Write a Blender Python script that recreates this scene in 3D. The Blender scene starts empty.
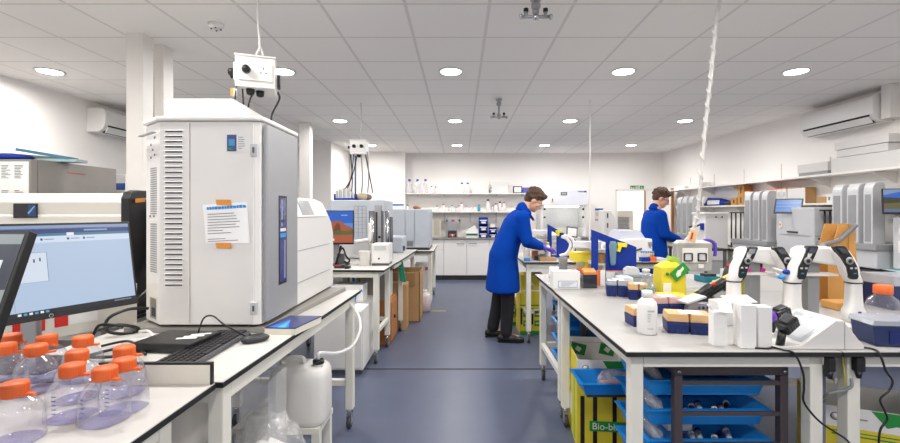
import bpy, bmesh, math, random
from mathutils import Vector, Matrix, Euler
random.seed(7)
PI = math.pi
SC = bpy.context.scene
COL = SC.collection
F = 440.0
CAMZ = 1.45


def X(px, d): return (px - 460) * d / F
def Z(py, d): return CAMZ - (py - 212) * d / F
def D(py, h=.9): return F * (CAMZ - h) / (py - 212)


# ------------------------------------------------------------------ materials
def lin(c):
    c = c.lstrip('#')
    out = []
    for i in (0, 2, 4):
        v = int(c[i:i + 2], 16) / 255
        out.append(v / 12.92 if v <= .04045 else ((v + .055) / 1.055) ** 2.4)
    return (*out, 1)


MATS = {}


def mat(name, col, rough=.5, metal=0, var=.04, scale=9, bump=0, trans=0, alpha=1, emit=0, spec=.5, coat=0):
    if name in MATS: return MATS[name]
    m = bpy.data.materials.new(name)
    m.use_nodes = True
    nt = m.node_tree
    b = nt.nodes['Principled BSDF']
    c = lin(col)
    b.inputs['Base Color'].default_value = c
    b.inputs['Roughness'].default_value = rough
    b.inputs['Metallic'].default_value = metal
    b.inputs['Specular IOR Level'].default_value = spec
    if coat: b.inputs['Coat Weight'].default_value = coat
    if trans: b.inputs['Transmission Weight'].default_value = trans
    if alpha < 1: b.inputs['Alpha'].default_value = alpha
    if emit:
        b.inputs['Base Color'].default_value = (.01, .01, .012, 1)
        b.inputs['Emission Color'].default_value = c
        b.inputs['Emission Strength'].default_value = emit
    if var and not emit:
        tc = nt.nodes.new('ShaderNodeTexCoord')
        n = nt.nodes.new('ShaderNodeTexNoise')
        n.inputs['Scale'].default_value = scale
        n.inputs['Detail'].default_value = 4
        mx = nt.nodes.new('ShaderNodeMix')
        mx.data_type = 'RGBA'
        lo = [max(0, k * (1 - var)) for k in c[:3]] + [1]
        hi = [min(1, k * (1 + var)) for k in c[:3]] + [1]
        mx.inputs[6].default_value = lo
        mx.inputs[7].default_value = hi
        nt.links.new(tc.outputs['Object'], n.inputs['Vector'])
        nt.links.new(n.outputs['Fac'], mx.inputs[0])
        nt.links.new(mx.outputs[2], b.inputs['Base Color'])
        if bump:
            bp = nt.nodes.new('ShaderNodeBump')
            bp.inputs['Strength'].default_value = bump
            bp.inputs['Distance'].default_value = .01
            n2 = nt.nodes.new('ShaderNodeTexNoise')
            n2.inputs['Scale'].default_value = scale * 4
            nt.links.new(tc.outputs['Object'], n2.inputs['Vector'])
            nt.links.new(n2.outputs['Fac'], bp.inputs['Height'])
            nt.links.new(bp.outputs['Normal'], b.inputs['Normal'])
    MATS[name] = m
    return m


def clear(name, tint, gloss=.25, diff=0., diffcol='#ffffff', rough=.06, wrinkle=0):
    """thin clear plastic or glass: tinted see-through wall with a sheen that grows at grazing angles"""
    if name in MATS: return MATS[name]
    m = bpy.data.materials.new(name)
    m.use_nodes = True
    nt = m.node_tree
    nt.nodes.clear()
    out = nt.nodes.new('ShaderNodeOutputMaterial')
    tr = nt.nodes.new('ShaderNodeBsdfTransparent')
    tr.inputs[0].default_value = lin(tint)
    gl = nt.nodes.new('ShaderNodeBsdfGlossy')
    gl.inputs['Roughness'].default_value = rough
    lw = nt.nodes.new('ShaderNodeLayerWeight')
    lw.inputs['Blend'].default_value = gloss
    mp = nt.nodes.new('ShaderNodeMapRange')
    mp.inputs['To Min'].default_value = .05
    mp.inputs['To Max'].default_value = .75
    nt.links.new(lw.outputs['Facing'], mp.inputs['Value'])
    mx = nt.nodes.new('ShaderNodeMixShader')
    nt.links.new(mp.outputs[0], mx.inputs[0])
    nt.links.new(tr.outputs[0], mx.inputs[1])
    nt.links.new(gl.outputs[0], mx.inputs[2])
    last = mx
    if diff:
        df = nt.nodes.new('ShaderNodeBsdfDiffuse')
        df.inputs[0].default_value = lin(diffcol)
        m2 = nt.nodes.new('ShaderNodeMixShader')
        m2.inputs[0].default_value = diff
        nt.links.new(mx.outputs[0], m2.inputs[1])
        nt.links.new(df.outputs[0], m2.inputs[2])
        last = m2
    if wrinkle:
        tc = nt.nodes.new('ShaderNodeTexCoord')
        n = nt.nodes.new('ShaderNodeTexNoise')
        n.inputs['Scale'].default_value = 22
        n.inputs['Detail'].default_value = 5
        bp = nt.nodes.new('ShaderNodeBump')
        bp.inputs['Strength'].default_value = wrinkle
        bp.inputs['Distance'].default_value = .03
        nt.links.new(tc.outputs['Object'], n.inputs['Vector'])
        nt.links.new(n.outputs['Fac'], bp.inputs['Height'])
        nt.links.new(bp.outputs['Normal'], gl.inputs['Normal'])
        nt.links.new(bp.outputs['Normal'], lw.inputs['Normal'])
    nt.links.new(last.outputs[0], out.inputs[0])
    MATS[name] = m
    return m


def screen_mat(name, col, s=1.0):
    return mat(name, col, rough=.3, emit=s)


def grid_ceiling(name):
    m = bpy.data.materials.new(name)
    m.use_nodes = True
    nt = m.node_tree
    b = nt.nodes['Principled BSDF']
    b.inputs['Roughness'].default_value = .9
    tc = nt.nodes.new('ShaderNodeTexCoord')
    mp = nt.nodes.new('ShaderNodeMapping')
    mp.inputs['Location'].default_value = (-.187 + .536 * 20, -2.792 + .534 * 20, 0)
    nt.links.new(tc.outputs['Object'], mp.inputs['Vector'])
    sp = nt.nodes.new('ShaderNodeSeparateXYZ')
    nt.links.new(mp.outputs[0], sp.inputs[0])

    def mth(op, a, bb, **k):
        n = nt.nodes.new('ShaderNodeMath')
        n.operation = op
        for i, v in enumerate((a, bb)):
            if v is None: continue
            if isinstance(v, (int, float)): n.inputs[i].default_value = v
            else: nt.links.new(v, n.inputs[i])
        return n.outputs[0]
    # distance to the nearest grid bar on either axis
    ds = []
    for o, p, off in ((sp.outputs[0], .536, .0), (sp.outputs[1], .534, 0)):
        t = mth('PINGPONG', o, p / 2)
        ds.append(t)
    dx = mth('MINIMUM', ds[0], ds[1])
    bar = mth('LESS_THAN', dx, .011)
    n = nt.nodes.new('ShaderNodeTexNoise')
    n.inputs['Scale'].default_value = 160
    nt.links.new(tc.outputs['Object'], n.inputs['Vector'])
    r = nt.nodes.new('ShaderNodeMapRange')
    r.inputs['To Min'].default_value = .94
    r.inputs['To Max'].default_value = 1.04
    nt.links.new(n.outputs['Fac'], r.inputs['Value'])
    mx = nt.nodes.new('ShaderNodeMix')
    mx.data_type = 'RGBA'
    mx.inputs[6].default_value = lin('#f1eeea')
    mx.inputs[7].default_value = lin('#dcd8d4')
    nt.links.new(bar, mx.inputs[0])
    ml = nt.nodes.new('ShaderNodeVectorMath')
    ml.operation = 'SCALE'
    nt.links.new(mx.outputs[2], ml.inputs[0])
    nt.links.new(r.outputs[0], ml.inputs['Scale'])
    nt.links.new(ml.outputs[0], b.inputs['Base Color'])
    bp = nt.nodes.new('ShaderNodeBump')
    bp.inputs['Strength'].default_value = .3
    bp.inputs['Distance'].default_value = .003
    sub = mth('SUBTRACT', 1, bar)
    nt.links.new(sub, bp.inputs['Height'])
    nt.links.new(bp.outputs[0], b.inputs['Normal'])
    return m


WALL = mat('wall_paint', '#f0edea', .75, var=.015, scale=3)
WALLG = mat('column_paint', '#e4e1dd', .6, var=.015)
CEIL = grid_ceiling('ceiling_tiles')
FLOOR = mat('blue_vinyl', '#535a6f', .34, var=.10, scale=5, bump=.02, spec=.4)
SEAM = mat('black_seam', '#17191f', .6)
WTOP = mat('white_laminate', '#c6c3be', .42, var=.03, scale=40)
GTOP = mat('grey_laminate', '#a3a19e', .40, var=.05, scale=30)
EDGE = mat('black_edge', '#191919', .5)
STEEL = mat('cream_steel', '#dcdad0', .4, var=.02)
WHITE = mat('white_plastic', '#e2e0dd', .35, var=.015)
WHITEP = mat('white_paper', '#e2e1df', .7, var=.03)
CREAM = mat('cream_panel', '#d5d1c6', .45)
LGREY = mat('light_grey_plastic', '#c3c4c6', .4)
BLGREY = mat('blue_grey_panel', '#b3b9c1', .42)
MGREY = mat('mid_grey', '#8f9092', .42)
DGREY = mat('dark_grey', '#55565a', .45)
FRIDGE = mat('brushed_grey', '#8d8985', .38, metal=.25, var=.05, scale=14)
BLACK = mat('black_plastic', '#161617', .38)
CHAR = mat('charcoal', '#2b2b2e', .42)
BROWNM = mat('brown_grey_steel', '#4a4244', .4, metal=.2)
CHROME = mat('chrome', '#c9c9cb', .18, metal=1, var=.02)
ALU = mat('brushed_steel', '#a9a9ab', .35, metal=.8)
RUBBER = mat('grey_rubber', '#3a3b3f', .6)
BLUE = mat('blue_board', '#0a3290', .5, spec=.3)
TRAYB = mat('blue_tray', '#2090e2', .3, trans=.25, var=.05)
NAVY = mat('navy_plastic', '#1c2a66', .42, spec=.3)
DNAVY = mat('deep_navy', '#1b2a56', .4)
ORANGE = mat('orange_cap', '#e0692f', .45, var=.05)
ORTAPE = mat('orange_tape', '#e0923c', .6)
YELLOW = mat('yellow_card', '#d6c430', .55)
YELP = mat('yellow_plastic', '#eedc2c', .4)
GREEN = mat('green_print', '#1f8a3a', .5)
DGREEN = mat('dark_green_cap', '#137a4c', .45)
RED = mat('red_plastic', '#c8201f', .4)
PURPLE = mat('purple_nitrile', '#5a3fb5', .5)
PURP2 = mat('purple_ring', '#6a2fb0', .4)
PINK = mat('pink_plastic', '#d83a9c', .45)
WOOD = mat('orange_wood', '#aa6f34', .5, var=.12, scale=6)
CARD = mat('brown_card', '#b08a5c', .75, var=.06)
AMBER = mat('amber_card', '#bd8a48', .65, var=.05)
WOODB = mat('door_edge_wood', '#a9754a', .5, var=.1)
TEAL = mat('teal_plastic', '#1a7f92', .45)
LBLUE = mat('pale_blue', '#a9cbe0', .5)
SKYB = mat('bright_blue', '#2b8fd8', .45)
INK = mat('print_ink', '#85878d', .7)
COAT = mat('blue_lab_coat', '#013a98', .9, var=.12, scale=7, bump=.25, spec=.12)
COAT2 = mat('royal_lab_coat', '#033a96', .9, var=.12, scale=7, bump=.25, spec=.12)
SKIN = mat('skin', '#d2a084', .55, var=.04)
HAIR = mat('brown_hair', '#4b3423', .7, var=.25, scale=60, bump=.5)
TROUS = mat('dark_trousers', '#15161d', .8, var=.1)
SHOE = mat('black_leather', '#141313', .4)
SLAB = mat('grey_stone', '#8b8883', .5, var=.08, scale=60)
TAPEY = mat('floor_tape_yellow', '#b9a13c', .6)
CLEAR = clear('clear_plastic', '#fafafc', .16, diff=.06)
CLEARB = clear('clear_reflected_tint', '#fbfbfe', .20, diff=.03, diffcol='#ecebf8')  # faint lavender tint paints reflections into the clear plastic
FROST = clear('frosted_plastic', '#f2f2f2', .3, diff=.45, rough=.25)
BAGP = clear('bag_film', '#fafafa', .30, diff=.16, rough=.14, wrinkle=1.0)
TRAYC = clear('blue_film', '#5fb2f0', .25, diff=.45, diffcol='#1d80d0', rough=.2)
ORLID = clear('orange_lid', '#f4d6a8', .2, diff=.6, diffcol='#e6c493', rough=.2)
REDLID = clear('red_lid', '#f3d0ca', .2, diff=.55, diffcol='#e3c0bb', rough=.2)
GREYLID = clear('grey_lid', '#e3e6ea', .25, diff=.55, diffcol='#b9bdc4', rough=.2)
CANP = mat('white_polythene', '#e4e2de', .4, trans=.1, var=.02)
GLASS = clear('sash_glass', '#f4f6f6', .2)
CARTON = mat('shelf_carton', '#d2d0cd', .7, var=.03)
LAMP = mat('lamp_diffuser', '#fffaf2', .5, emit=12)


# ------------------------------------------------------------------ mesh builder
def catmull(pts, k=6):
    P = [Vector(p) for p in pts]
    if len(P) < 3: return P
    out = []
    for i in range(len(P) - 1):
        a = P[i - 1] if i else P[0] * 2 - P[1]
        b, c = P[i], P[i + 1]
        d = P[i + 2] if i + 2 < len(P) else P[-1] * 2 - P[-2]
        for j in range(k):
            t = j / k
            out.append(.5 * (2 * b + (c - a) * t + (2 * a - 5 * b + 4 * c - d) * t * t + (3 * b - a - 3 * c + d) * t ** 3))
    out.append(P[-1])
    return out


class B:
    def __init__(s):
        s.v, s.f, s.m, s.s, s.mats = [], [], [], [], []

    def add(s, vs, fs, m, smooth=False):
        if m not in s.mats: s.mats.append(m)
        i, o = s.mats.index(m), len(s.v)
        s.v += [tuple(p) for p in vs]
        for f in fs:
            s.f.append([o + k for k in f])
            s.m.append(i)
            s.s.append(smooth)
        return s

    def box(s, x0, x1, y0, y1, z0, z1, m):
        vs = [(x, y, z) for z in (z0, z1) for y in (y0, y1) for x in (x0, x1)]
        return s.add(vs, [(0, 2, 3, 1), (4, 5, 7, 6), (0, 1, 5, 4), (2, 6, 7, 3), (0, 4, 6, 2), (1, 3, 7, 5)], m)

    def obox(s, c, size, rot, m):
        R = Euler(rot).to_matrix()
        h = [k / 2 for k in size]
        vs = [Vector(c) + R @ Vector((x * h[0], y * h[1], z * h[2])) for z in (-1, 1) for y in (-1, 1) for x in (-1, 1)]
        return s.add(vs, [(0, 2, 3, 1), (4, 5, 7, 6), (0, 1, 5, 4), (2, 6, 7, 3), (0, 4, 6, 2), (1, 3, 7, 5)], m)

    def rings(s, rings, m, smooth=True, caps=True):
        n = len(rings[0])
        vs = [p for r in rings for p in r]
        fs = []
        for k in range(len(rings) - 1):
            for i in range(n):
                j = (i + 1) % n
                fs.append((k * n + i, k * n + j, (k + 1) * n + j, (k + 1) * n + i))
        if caps:
            fs.append(tuple(reversed(range(n))))
            fs.append(tuple((len(rings) - 1) * n + i for i in range(n)))
        return s.add(vs, fs, m, smooth)

    def cyl(s, p, q, r, m, r2=None, n=16, smooth=True):
        return s.tube([p, q], r, m, n, r2=r2)

    def tube(s, pts, r, m, n=8, r2=None, curve=False):
        P = catmull(pts) if curve else [Vector(p) for p in pts]
        r2 = r if r2 is None else r2
        rings = []
        up = Vector((0, 0, 1))
        a = None
        for i, p in enumerate(P):
            t = (P[min(i + 1, len(P) - 1)] - P[max(i - 1, 0)])
            t = t.normalized() if t.length > 1e-9 else up
            if a is None:
                a = t.cross(up)
                if a.length < 1e-4: a = Vector((1, 0, 0))
            a = (a - t * a.dot(t)).normalized()
            b = t.cross(a)
            rr = r + (r2 - r) * i / max(1, len(P) - 1)
            rings.append([p + (a * math.cos(2 * PI * k / n) + b * math.sin(2 * PI * k / n)) * rr for k in range(n)])
        return s.rings(rings, m)

    def lathe(s, c, prof, m, n=20, sx=1, sy=1, pw=2, rot=0, caps=True, smooth=True):
        rings = []
        for r, z in prof:
            ring = []
            for k in range(n):
                t = 2 * PI * k / n
                cx, sn = math.cos(t), math.sin(t)
                if pw != 2:
                    q = (abs(cx) ** pw + abs(sn) ** pw) ** (-1 / pw)
                    cx, sn = cx * q, sn * q
                x, y = cx * r * sx, sn * r * sy
                if rot: x, y = x * math.cos(rot) - y * math.sin(rot), x * math.sin(rot) + y * math.cos(rot)
                ring.append((c[0] + x, c[1] + y, c[2] + z))
            rings.append(ring)
        return s.rings(rings, m, smooth, caps)

    def prism(s, poly, axis, t0, t1, m, smooth=False):
        def p3(a, b, t):
            return (t, a, b) if axis == 'x' else ((a, t, b) if axis == 'y' else (a, b, t))
        return s.rings([[p3(a, b, t0) for a, b in poly], [p3(a, b, t1) for a, b in poly]], m, smooth)

    def poly(s, pts, m):
        return s.add(pts, [tuple(range(len(pts)))], m)

    def rect(s, o, u, v, u0, u1, v0, v1, m, off=0):
        """a rectangle printed on the plane through o spanned by unit u, v, lifted by off along its normal"""
        o, u, v = Vector(o), Vector(u).normalized(), Vector(v).normalized()
        o = o + u.cross(v) * off
        return s.poly([o + u * u0 + v * v0, o + u * u1 + v * v0, o + u * u1 + v * v1, o + u * u0 + v * v1], m)

    def ball(s, c, r, m, n=14, k=8, rot=None):
        if isinstance(r, (int, float)): r = (r, r, r)
        R = Euler(rot).to_matrix() if rot else Matrix.Identity(3)
        rings = []
        for i in range(k + 1):
            t = PI * (.02 + .96 * i / k)
            rings.append([Vector(c) + R @ Vector((r[0] * math.sin(t) * math.cos(2 * PI * j / n), r[1] * math.sin(t) * math.sin(2 * PI * j / n), -r[2] * math.cos(t))) for j in range(n)])
        return s.rings(rings, m)

    def build(s, name, parent=None, bev=0, seg=2, solid=0, sub=0):
        o = obj_from(name, s.v, s.f, s.m, s.s, s.mats, parent)
        if solid:
            md = o.modifiers.new('thick', 'SOLIDIFY')
            md.thickness = solid
        if bev:
            md = o.modifiers.new('round', 'BEVEL')
            md.width = bev
            md.segments = seg
            md.limit_method = 'ANGLE'
            md.angle_limit = math.radians(40)
        if sub:
            md = o.modifiers.new('sub', 'SUBSURF')
            md.levels = md.render_levels = sub
        return o


def root_of(o):
    while o.parent: o = o.parent
    return o


def obj_from(name, v, f, mi, sm, mats, parent=None, fix=True):
    me = bpy.data.meshes.new(name)
    off = Vector(root_of(parent)['at']) if parent else Vector((0, 0, 0))
    me.from_pydata([tuple(Vector(p) - off) for p in v], [], f)
    for m in mats: me.materials.append(m)
    for p, i, k in zip(me.polygons, mi, sm):
        p.material_index = i
        p.use_smooth = k
    if fix:
        bm = bmesh.new()
        bm.from_mesh(me)
        bmesh.ops.recalc_face_normals(bm, faces=bm.faces)
        bm.to_mesh(me)
        bm.free()
    o = bpy.data.objects.new(name, me)
    COL.objects.link(o)
    if parent: o.parent = parent
    return o


def tag(o, label, cat, group=None, kind=None):
    if label: o['label'] = label
    if cat: o['category'] = cat
    if group: o['group'] = group
    if kind: o['kind'] = kind
    return o


def thing(name, label, cat, loc, rot=0, group=None):
    """an Empty at the base of a thing; its parts are given in the world frame before turning by rot about loc"""
    o = bpy.data.objects.new(name, None)
    COL.objects.link(o)
    o.empty_display_size = .05
    o.location = loc
    o.rotation_euler = (0, 0, rot)
    o['at'] = tuple(loc)
    return tag(o, label, cat, group)


def solo(name, label, cat, b, loc, rot=0, group=None, bev=0, kind=None, seg=2, sub=0):
    """a thing that is one mesh, its origin at loc"""
    e = {'at': tuple(loc)}
    o = B.build(b, name, None, bev, seg, 0, sub)
    for vtx in o.data.vertices: vtx.co -= Vector(loc)
    o.location = loc
    o.rotation_euler = (0, 0, rot)
    return tag(o, label, cat, group, kind)


def dup(root, loc, label=None, rot=None, scale=None):
    r = root.copy()
    COL.objects.link(r)
    r.location = loc
    if rot is not None: r.rotation_euler = (0, 0, rot)
    if scale: r.scale = scale
    if label: r['label'] = label
    for ch in list(root.children):
        c = ch.copy()
        COL.objects.link(c)
        c.parent = r
        for g in list(ch.children):
            d = g.copy()
            COL.objects.link(d)
            d.parent = c
    return r


def struct(name, b, bev=0):
    o = b.build(name, None, bev)
    o['kind'] = 'structure'
    return o


def lettering(name, txt, size, at, rot, m, parent=None, align='LEFT'):
    cu = bpy.data.curves.new('t', 'FONT')
    cu.body = txt
    cu.size = size
    cu.align_x = align
    cu.extrude = .0004
    t = bpy.data.objects.new('t', cu)
    COL.objects.link(t)
    bpy.context.view_layer.update()
    me = bpy.data.meshes.new_from_object(t.evaluated_get(bpy.context.evaluated_depsgraph_get()))
    bpy.data.objects.remove(t)
    R = Euler(rot).to_matrix()
    off = Vector(root_of(parent)['at']) if parent else Vector((0, 0, 0))
    for v in me.vertices: v.co = R @ v.co + Vector(at) - off
    me.materials.clear()
    me.materials.append(m)
    o = bpy.data.objects.new(name, me)
    COL.objects.link(o)
    if parent: o.parent = parent
    return o


def text_lines(b, o, u, v, w, n, pitch, h, m, seed=1, ind=0):
    r = random.Random(seed)
    for i in range(n):
        b.rect(o, u, v, ind, ind + w * r.uniform(.45, 1), -i * pitch - h, -i * pitch, m, .0008)

# ------------------------------------------------------------------ the room
XL, XR, YB, YF, H = -4.416, 4.56, 9.886, -4.6, 2.77
struct('floor', B().box(XL - .1, XR + .1, YF - .1, YB + .1, -.1, 0, FLOOR))
struct('ceiling', B().box(XL - .1, XR + .1, YF - .1, YB + .1, H, H + .1, CEIL))
struct('wall_left', B().box(XL - .1, XL, YF, YB, 0, H, WALL))
struct('wall_right', B().box(XR, XR + .1, YF, YB, 0, H, WALL))
struct('wall_front', B().box(XL, XR, YF - .1, YF, 0, H, WALL))
DX0, DX1, DH = X(616, YB), 4.38, 1.93
b = B().box(XL, DX0, YB, YB + .12, 0, H, WALL).box(DX1, XR, YB, YB + .12, 0, H, WALL).box(DX0, DX1, YB, YB + .12, DH, H, WALL)
struct('wall_back', b)
# the thicker stretch of the rear wall and the boxed-in corner on the left
struct('wall_rear_projection', B().box(-2.4, -1.2, 9.62, YB, 0, H, WALL))
struct('wall_boxed_corner', B().box(XL, -2.42, 8.25, YB, 0, H, WALL))
# door lining
b = B()
for x in (DX0, DX1): b.box(x - .03, x + .03, YB - .015, YB + .13, 0, DH + .03, WALLG)
b.box(DX0, DX1, YB - .015, YB + .13, DH, DH + .04, WALLG)
struct('trim_1', b)
# the open door leaf with wooden edges
d1 = B().obox((4.235, 9.40, .965), (.012, .90, 1.93), (0, 0, .19), WHITE).build('door_1')
d1['kind'] = 'structure'
e = B()
for s, q in ((-1, -.456), (1, .456)):
    e.obox((4.235 - math.sin(.19) * q, 9.40 + math.cos(.19) * q, .965), (.055, .03, 1.93), (0, 0, .19), WOODB)
e = e.build('door_edge', None)
e.parent = d1
hb = B().cyl((4.18, 9.02, 1.0), (4.13, 9.02, 1.0), .012, CHROME).cyl((4.13, 9.02, 1.0), (4.13, 9.13, 1.0), .01, CHROME).build('door_handle')
hb.parent = d1
# the passage beyond the door
b = B().box(DX0 - .5, DX1 + .4, YB + .12, 12.2, -.1, 0, FLOOR)
struct('floor_passage', b)
b = B().box(DX0 - .5, DX1 + .4, 12.2, 12.3, 0, H, WALL).box(DX0 - .6, DX0 - .5, YB + .12, 12.3, 0, H, WALL).box(DX1 + .4, DX1 + .5, YB + .12, 12.3, 0, H, WALL)
struct('wall_passage', b)
struct('ceiling_passage', B().box(DX0 - .6, DX1 + .5, YB + .12, 12.3, H, H + .1, WALL))
# columns: pairs of boxed pillars on the left
for i, (px0, px1, d, dep) in enumerate(((126, 143, 3.24, .11), (154, 163.5, 3.46, .12), (299, 310, 6.5, .12))):
    c = B().box(X(px0, d), X(px1, d), d, d + dep, 0, H, WALLG)
    struct('trim_%d' % (i + 2), c, .004)
# dark joint strip across the floor, skirting
struct('trim_5', B().box(-3.5, 2.2, 4.05, 4.075, -.02, .002, SEAM))
struct('baseboard_back', B().box(-1.2, DX0 - .04, YB - .02, YB, 0, .09, WALLG))
struct('baseboard_right', B().box(XR - .02, XR, YF, YB, 0, .09, WALLG))
struct('baseboard_left', B().box(XL, XL + .02, YF, 8.25, 0, .09, WALLG))

# ------------------------------------------------------------------ ceiling lights
def downlight(x, y, label):
    t = thing('downlight', label, 'ceiling light', (x, y, H), 0, 'round downlights in the ceiling')
    B().lathe((x, y, H), [(.115, 0), (.118, -.006), (.108, -.012), (.095, -.008)], WHITE, 28).build('rim', t)
    B().lathe((x, y, H), [(.002, -.0075), (.094, -.0085), (.094, -.0105), (.002, -.0115)], LAMP, 28).build('diffuser', t)
    L = bpy.data.lights.new('downlight_lamp', 'AREA')
    L.shape = 'DISK'
    L.size = .18
    L.energy = 18
    L.spread = math.radians(174)
    L.color = (1, .975, .945)
    o = bpy.data.objects.new('downlight_lamp', L)
    COL.objects.link(o)
    o.location = (x, y, H - .016)
    o.rotation_euler = (0, 0, 0)
    return t


rows = [(4.12, (50, 283, 451, 623.5, 796), ('near the left wall mounted air conditioner', 'behind the hanging socket box', 'over the middle of the aisle, in the nearest row shown', 'over the island bench', 'near the air conditioner on the right wall')),
        (6.35, (340, 455, 570, 685), ('beside the far hanging socket box cable', 'in the middle row over the aisle end', 'in the middle row beside the thin hanging rod', 'in the middle row beside the white spiral cable')),
        (8.67, (371, 457, 544.5, 631), ('above the grey tower instruments', 'above the rear wall shelves', 'above the white safety cabinet', 'above the green exit sign'))]
for d, pxs, ls in rows:
    for p, l in zip(pxs, ls):
        downlight(X(p, d), d, 'round white recessed ceiling downlight ' + l)
# the rows over and behind the photographer carry only their lamps
for d in (1.9, -.35, -2.6):
    for xx in (-3.4, -1.65, -.08, 1.5, 3.1):
        downlight(xx, d, 'round white recessed ceiling downlight above the near benches, beyond the picture edge')
L = bpy.data.lights.new('passage_lamp', 'AREA')
L.size = .6
L.energy = 32
o = bpy.data.objects.new('passage_lamp', L)
o.location = ((DX0 + DX1) / 2, 11.2, H - .02)
COL.objects.link(o)


# ------------------------------------------------------------------ benches
def caster(b, x, y, s=1):
    b.cyl((x, y, .10), (x, y, .125), .02, CHROME, n=12)
    b.box(x - .016, x + .016, y - .03, y + .012, .085, .103, ALU)
    b.box(x - .016, x - .011, y - .035, y + .005, .035, .09, ALU).box(x + .011, x + .016, y - .035, y + .005, .035, .09, ALU)
    b.cyl((x - .011, y - .015, .04), (x + .011, y - .015, .04), .04, RUBBER, n=20)
    b.cyl((x - .0125, y - .015, .04), (x + .0125, y - .015, .04), .018, LGREY, n=14)


def bench(label, x0, x1, y0, y1, h=.9, rot=0, pivot=None, top=None, inx=.035, iny=.05, rails=True, group=None, far=.05, low='yx', leg=.052, legy=0, mid=False):
    top = top or WTOP
    p = pivot or (x1, y0)
    t = thing('lab_bench', label, 'workbench', (p[0], p[1], 0), rot, group)
    w = B().box(x0 + .001, x1 - .001, y0 + .001, y1 - .001, h - .003, h, top).build('worktop', t)
    B().box(x0, x1, y0, y1, h - .020, h - .003, EDGE).build('edge_band', w)
    ax0, ax1, ay0, ay1 = x0 + inx, x1 - inx, y0 + iny, y1 - far
    ly0 = ay0 + legy
    f = B()
    zt_, zb_ = h - .0205, h - .078
    f.box(ax0 + leg + .0003, ax1 - leg - .0003, ay0 + .001, ay0 + .03, zb_, zt_, STEEL).box(ax0 + leg + .0003, ax1 - leg - .0003, ay1 - .03, ay1 - .001, zb_, zt_, STEEL)
    for x_ in (ax0 + .001, ax1 - .031):
        if legy:
            f.box(x_, x_ + .03, ay0, ly0 - .0003, zb_, zt_, STEEL)
        f.box(x_, x_ + .03, ly0 + leg + .0003, ay1 - leg - .0003, zb_, zt_, STEEL)
    f.build('apron', t, .003)
    if rails:
        f = B()
        zz = .30
        f.box(ax0 + leg, ax1 - leg, ay1 - .045, ay1 - .01, zz - .02, zz + .02, STEEL)
        if 'y' in low: f.box(ax0 + .005, ax0 + .04, ly0 + leg, ay1 - leg, zz - .02, zz + .02, STEEL)
        if 'r' in low: f.box(ax1 - .04, ax1 - .005, ly0 + leg, ay1 - leg, zz - .02, zz + .02, STEEL)
        if mid: f.box(ax0 + .38, ax0 + .42, ly0 + .1, ay1 - .046, zz - .02, zz + .02, STEEL)
        f.build('stretcher', t, .003)
    for lx in (ax0, ax1 - leg):
        for ly in (ly0, ay1 - leg):
            l = B().box(lx, lx + leg, ly, ly + leg, .125, h - .0208, STEEL).build('leg', t, .004)
            c = B()
            caster(c, lx + leg / 2, ly + leg / 2)
            c.build('caster', l)
    return t


R23 = -math.radians(2.3)
bench('white bench carrying the orange capped bottles and the monitors', -1.66, -.787, .30, 1.416, iny=.06, low='y', far=.16)
bench('white bench under the tall white analyser', -1.62, -.767, 1.424, 3.10, rot=R23, low='', iny=.02, inx=.012, far=.10, mid=True)
bench('white bench against the left columns, holding the long white instrument', -3.30, -1.72, 2.10, 2.95, low='y')
bench('white bench with the desert picture monitor', -1.75, -.72, 4.17, 4.80, rot=R23, low='r', iny=.03, inx=.06, far=.03)
bench('white bench behind the desert monitor bench, above the wooden cabinet', -1.72, -.69, 4.81, 6.45, rot=R23, low='', legy=.50)
bench('white bench under the big blue grey cabinet instrument', -1.4, -.395, 6.55, 7.8, h=.87, low='y')
bench('white and black edged island bench with tip boxes and cartons near its front edge', .655, 1.503, 1.729, 3.05, top=GTOP, far=.03, low='')
bench('island bench carrying the white wedge console and navy box', 1.508, 2.62, 1.729, 3.05, top=GTOP, inx=.06, low='')
bench('short island bench section under the labelled white box and blue racks', .660, 1.503, 3.055, 3.90, top=GTOP, low='y', iny=.03)
bench('short island bench section behind the pipette stands', 1.508, 2.62, 3.055, 3.90, top=GTOP, low='y')
bench('white bench at which the bending person works', .70, 1.45, 4.84, 6.6, low='y', iny=.03)
bench('white bench with the white angular machine, beside the bending person\'s bench', 1.455, 2.33, 4.84, 6.6, low='y', top=WTOP)

# benches along the right wall, with cupboards below
wl = ['white wall bench with the landscape screen instrument', 'white wall bench with the tablet instrument and the tall grey stackers', 'white wall bench at the far end with the narrow grey fins']
for i, (y0, y1) in enumerate(((2.9, 4.93), (4.94, 6.98), (6.99, 9.0))):
    t = thing('wall_bench', wl[i], 'workbench', (4.08, y0, 0), 0, None)
    w = B().box(4.05, 4.55, y0, y1, .88, .9, WTOP).build('worktop', t)
    B().box(4.043, 4.05, y0, y1, .876, .9, EDGE).build('edge_band', w)
    B().box(4.12, 4.55, y0 + .005, y1 - .005, .10, .879, CREAM).box(4.16, 4.55, y0 + .01, y1 - .01, 0, .10, DGREY).build('cupboard', t)
    n = 3
    for k in range(n):
        a, c = y0 + .01 + k * (y1 - y0 - .02) / n, y0 + .01 + (k + 1) * (y1 - y0 - .02) / n
        dr = B().box(4.10, 4.119, a + .004, c - .004, .13, .855, CREAM).build('door', t, .002)
        B().cyl((4.085, (a + c) / 2 - .06, .80), (4.085, (a + c) / 2 + .06, .80), .006, CHROME, n=8).build('handle', dr)

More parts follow.
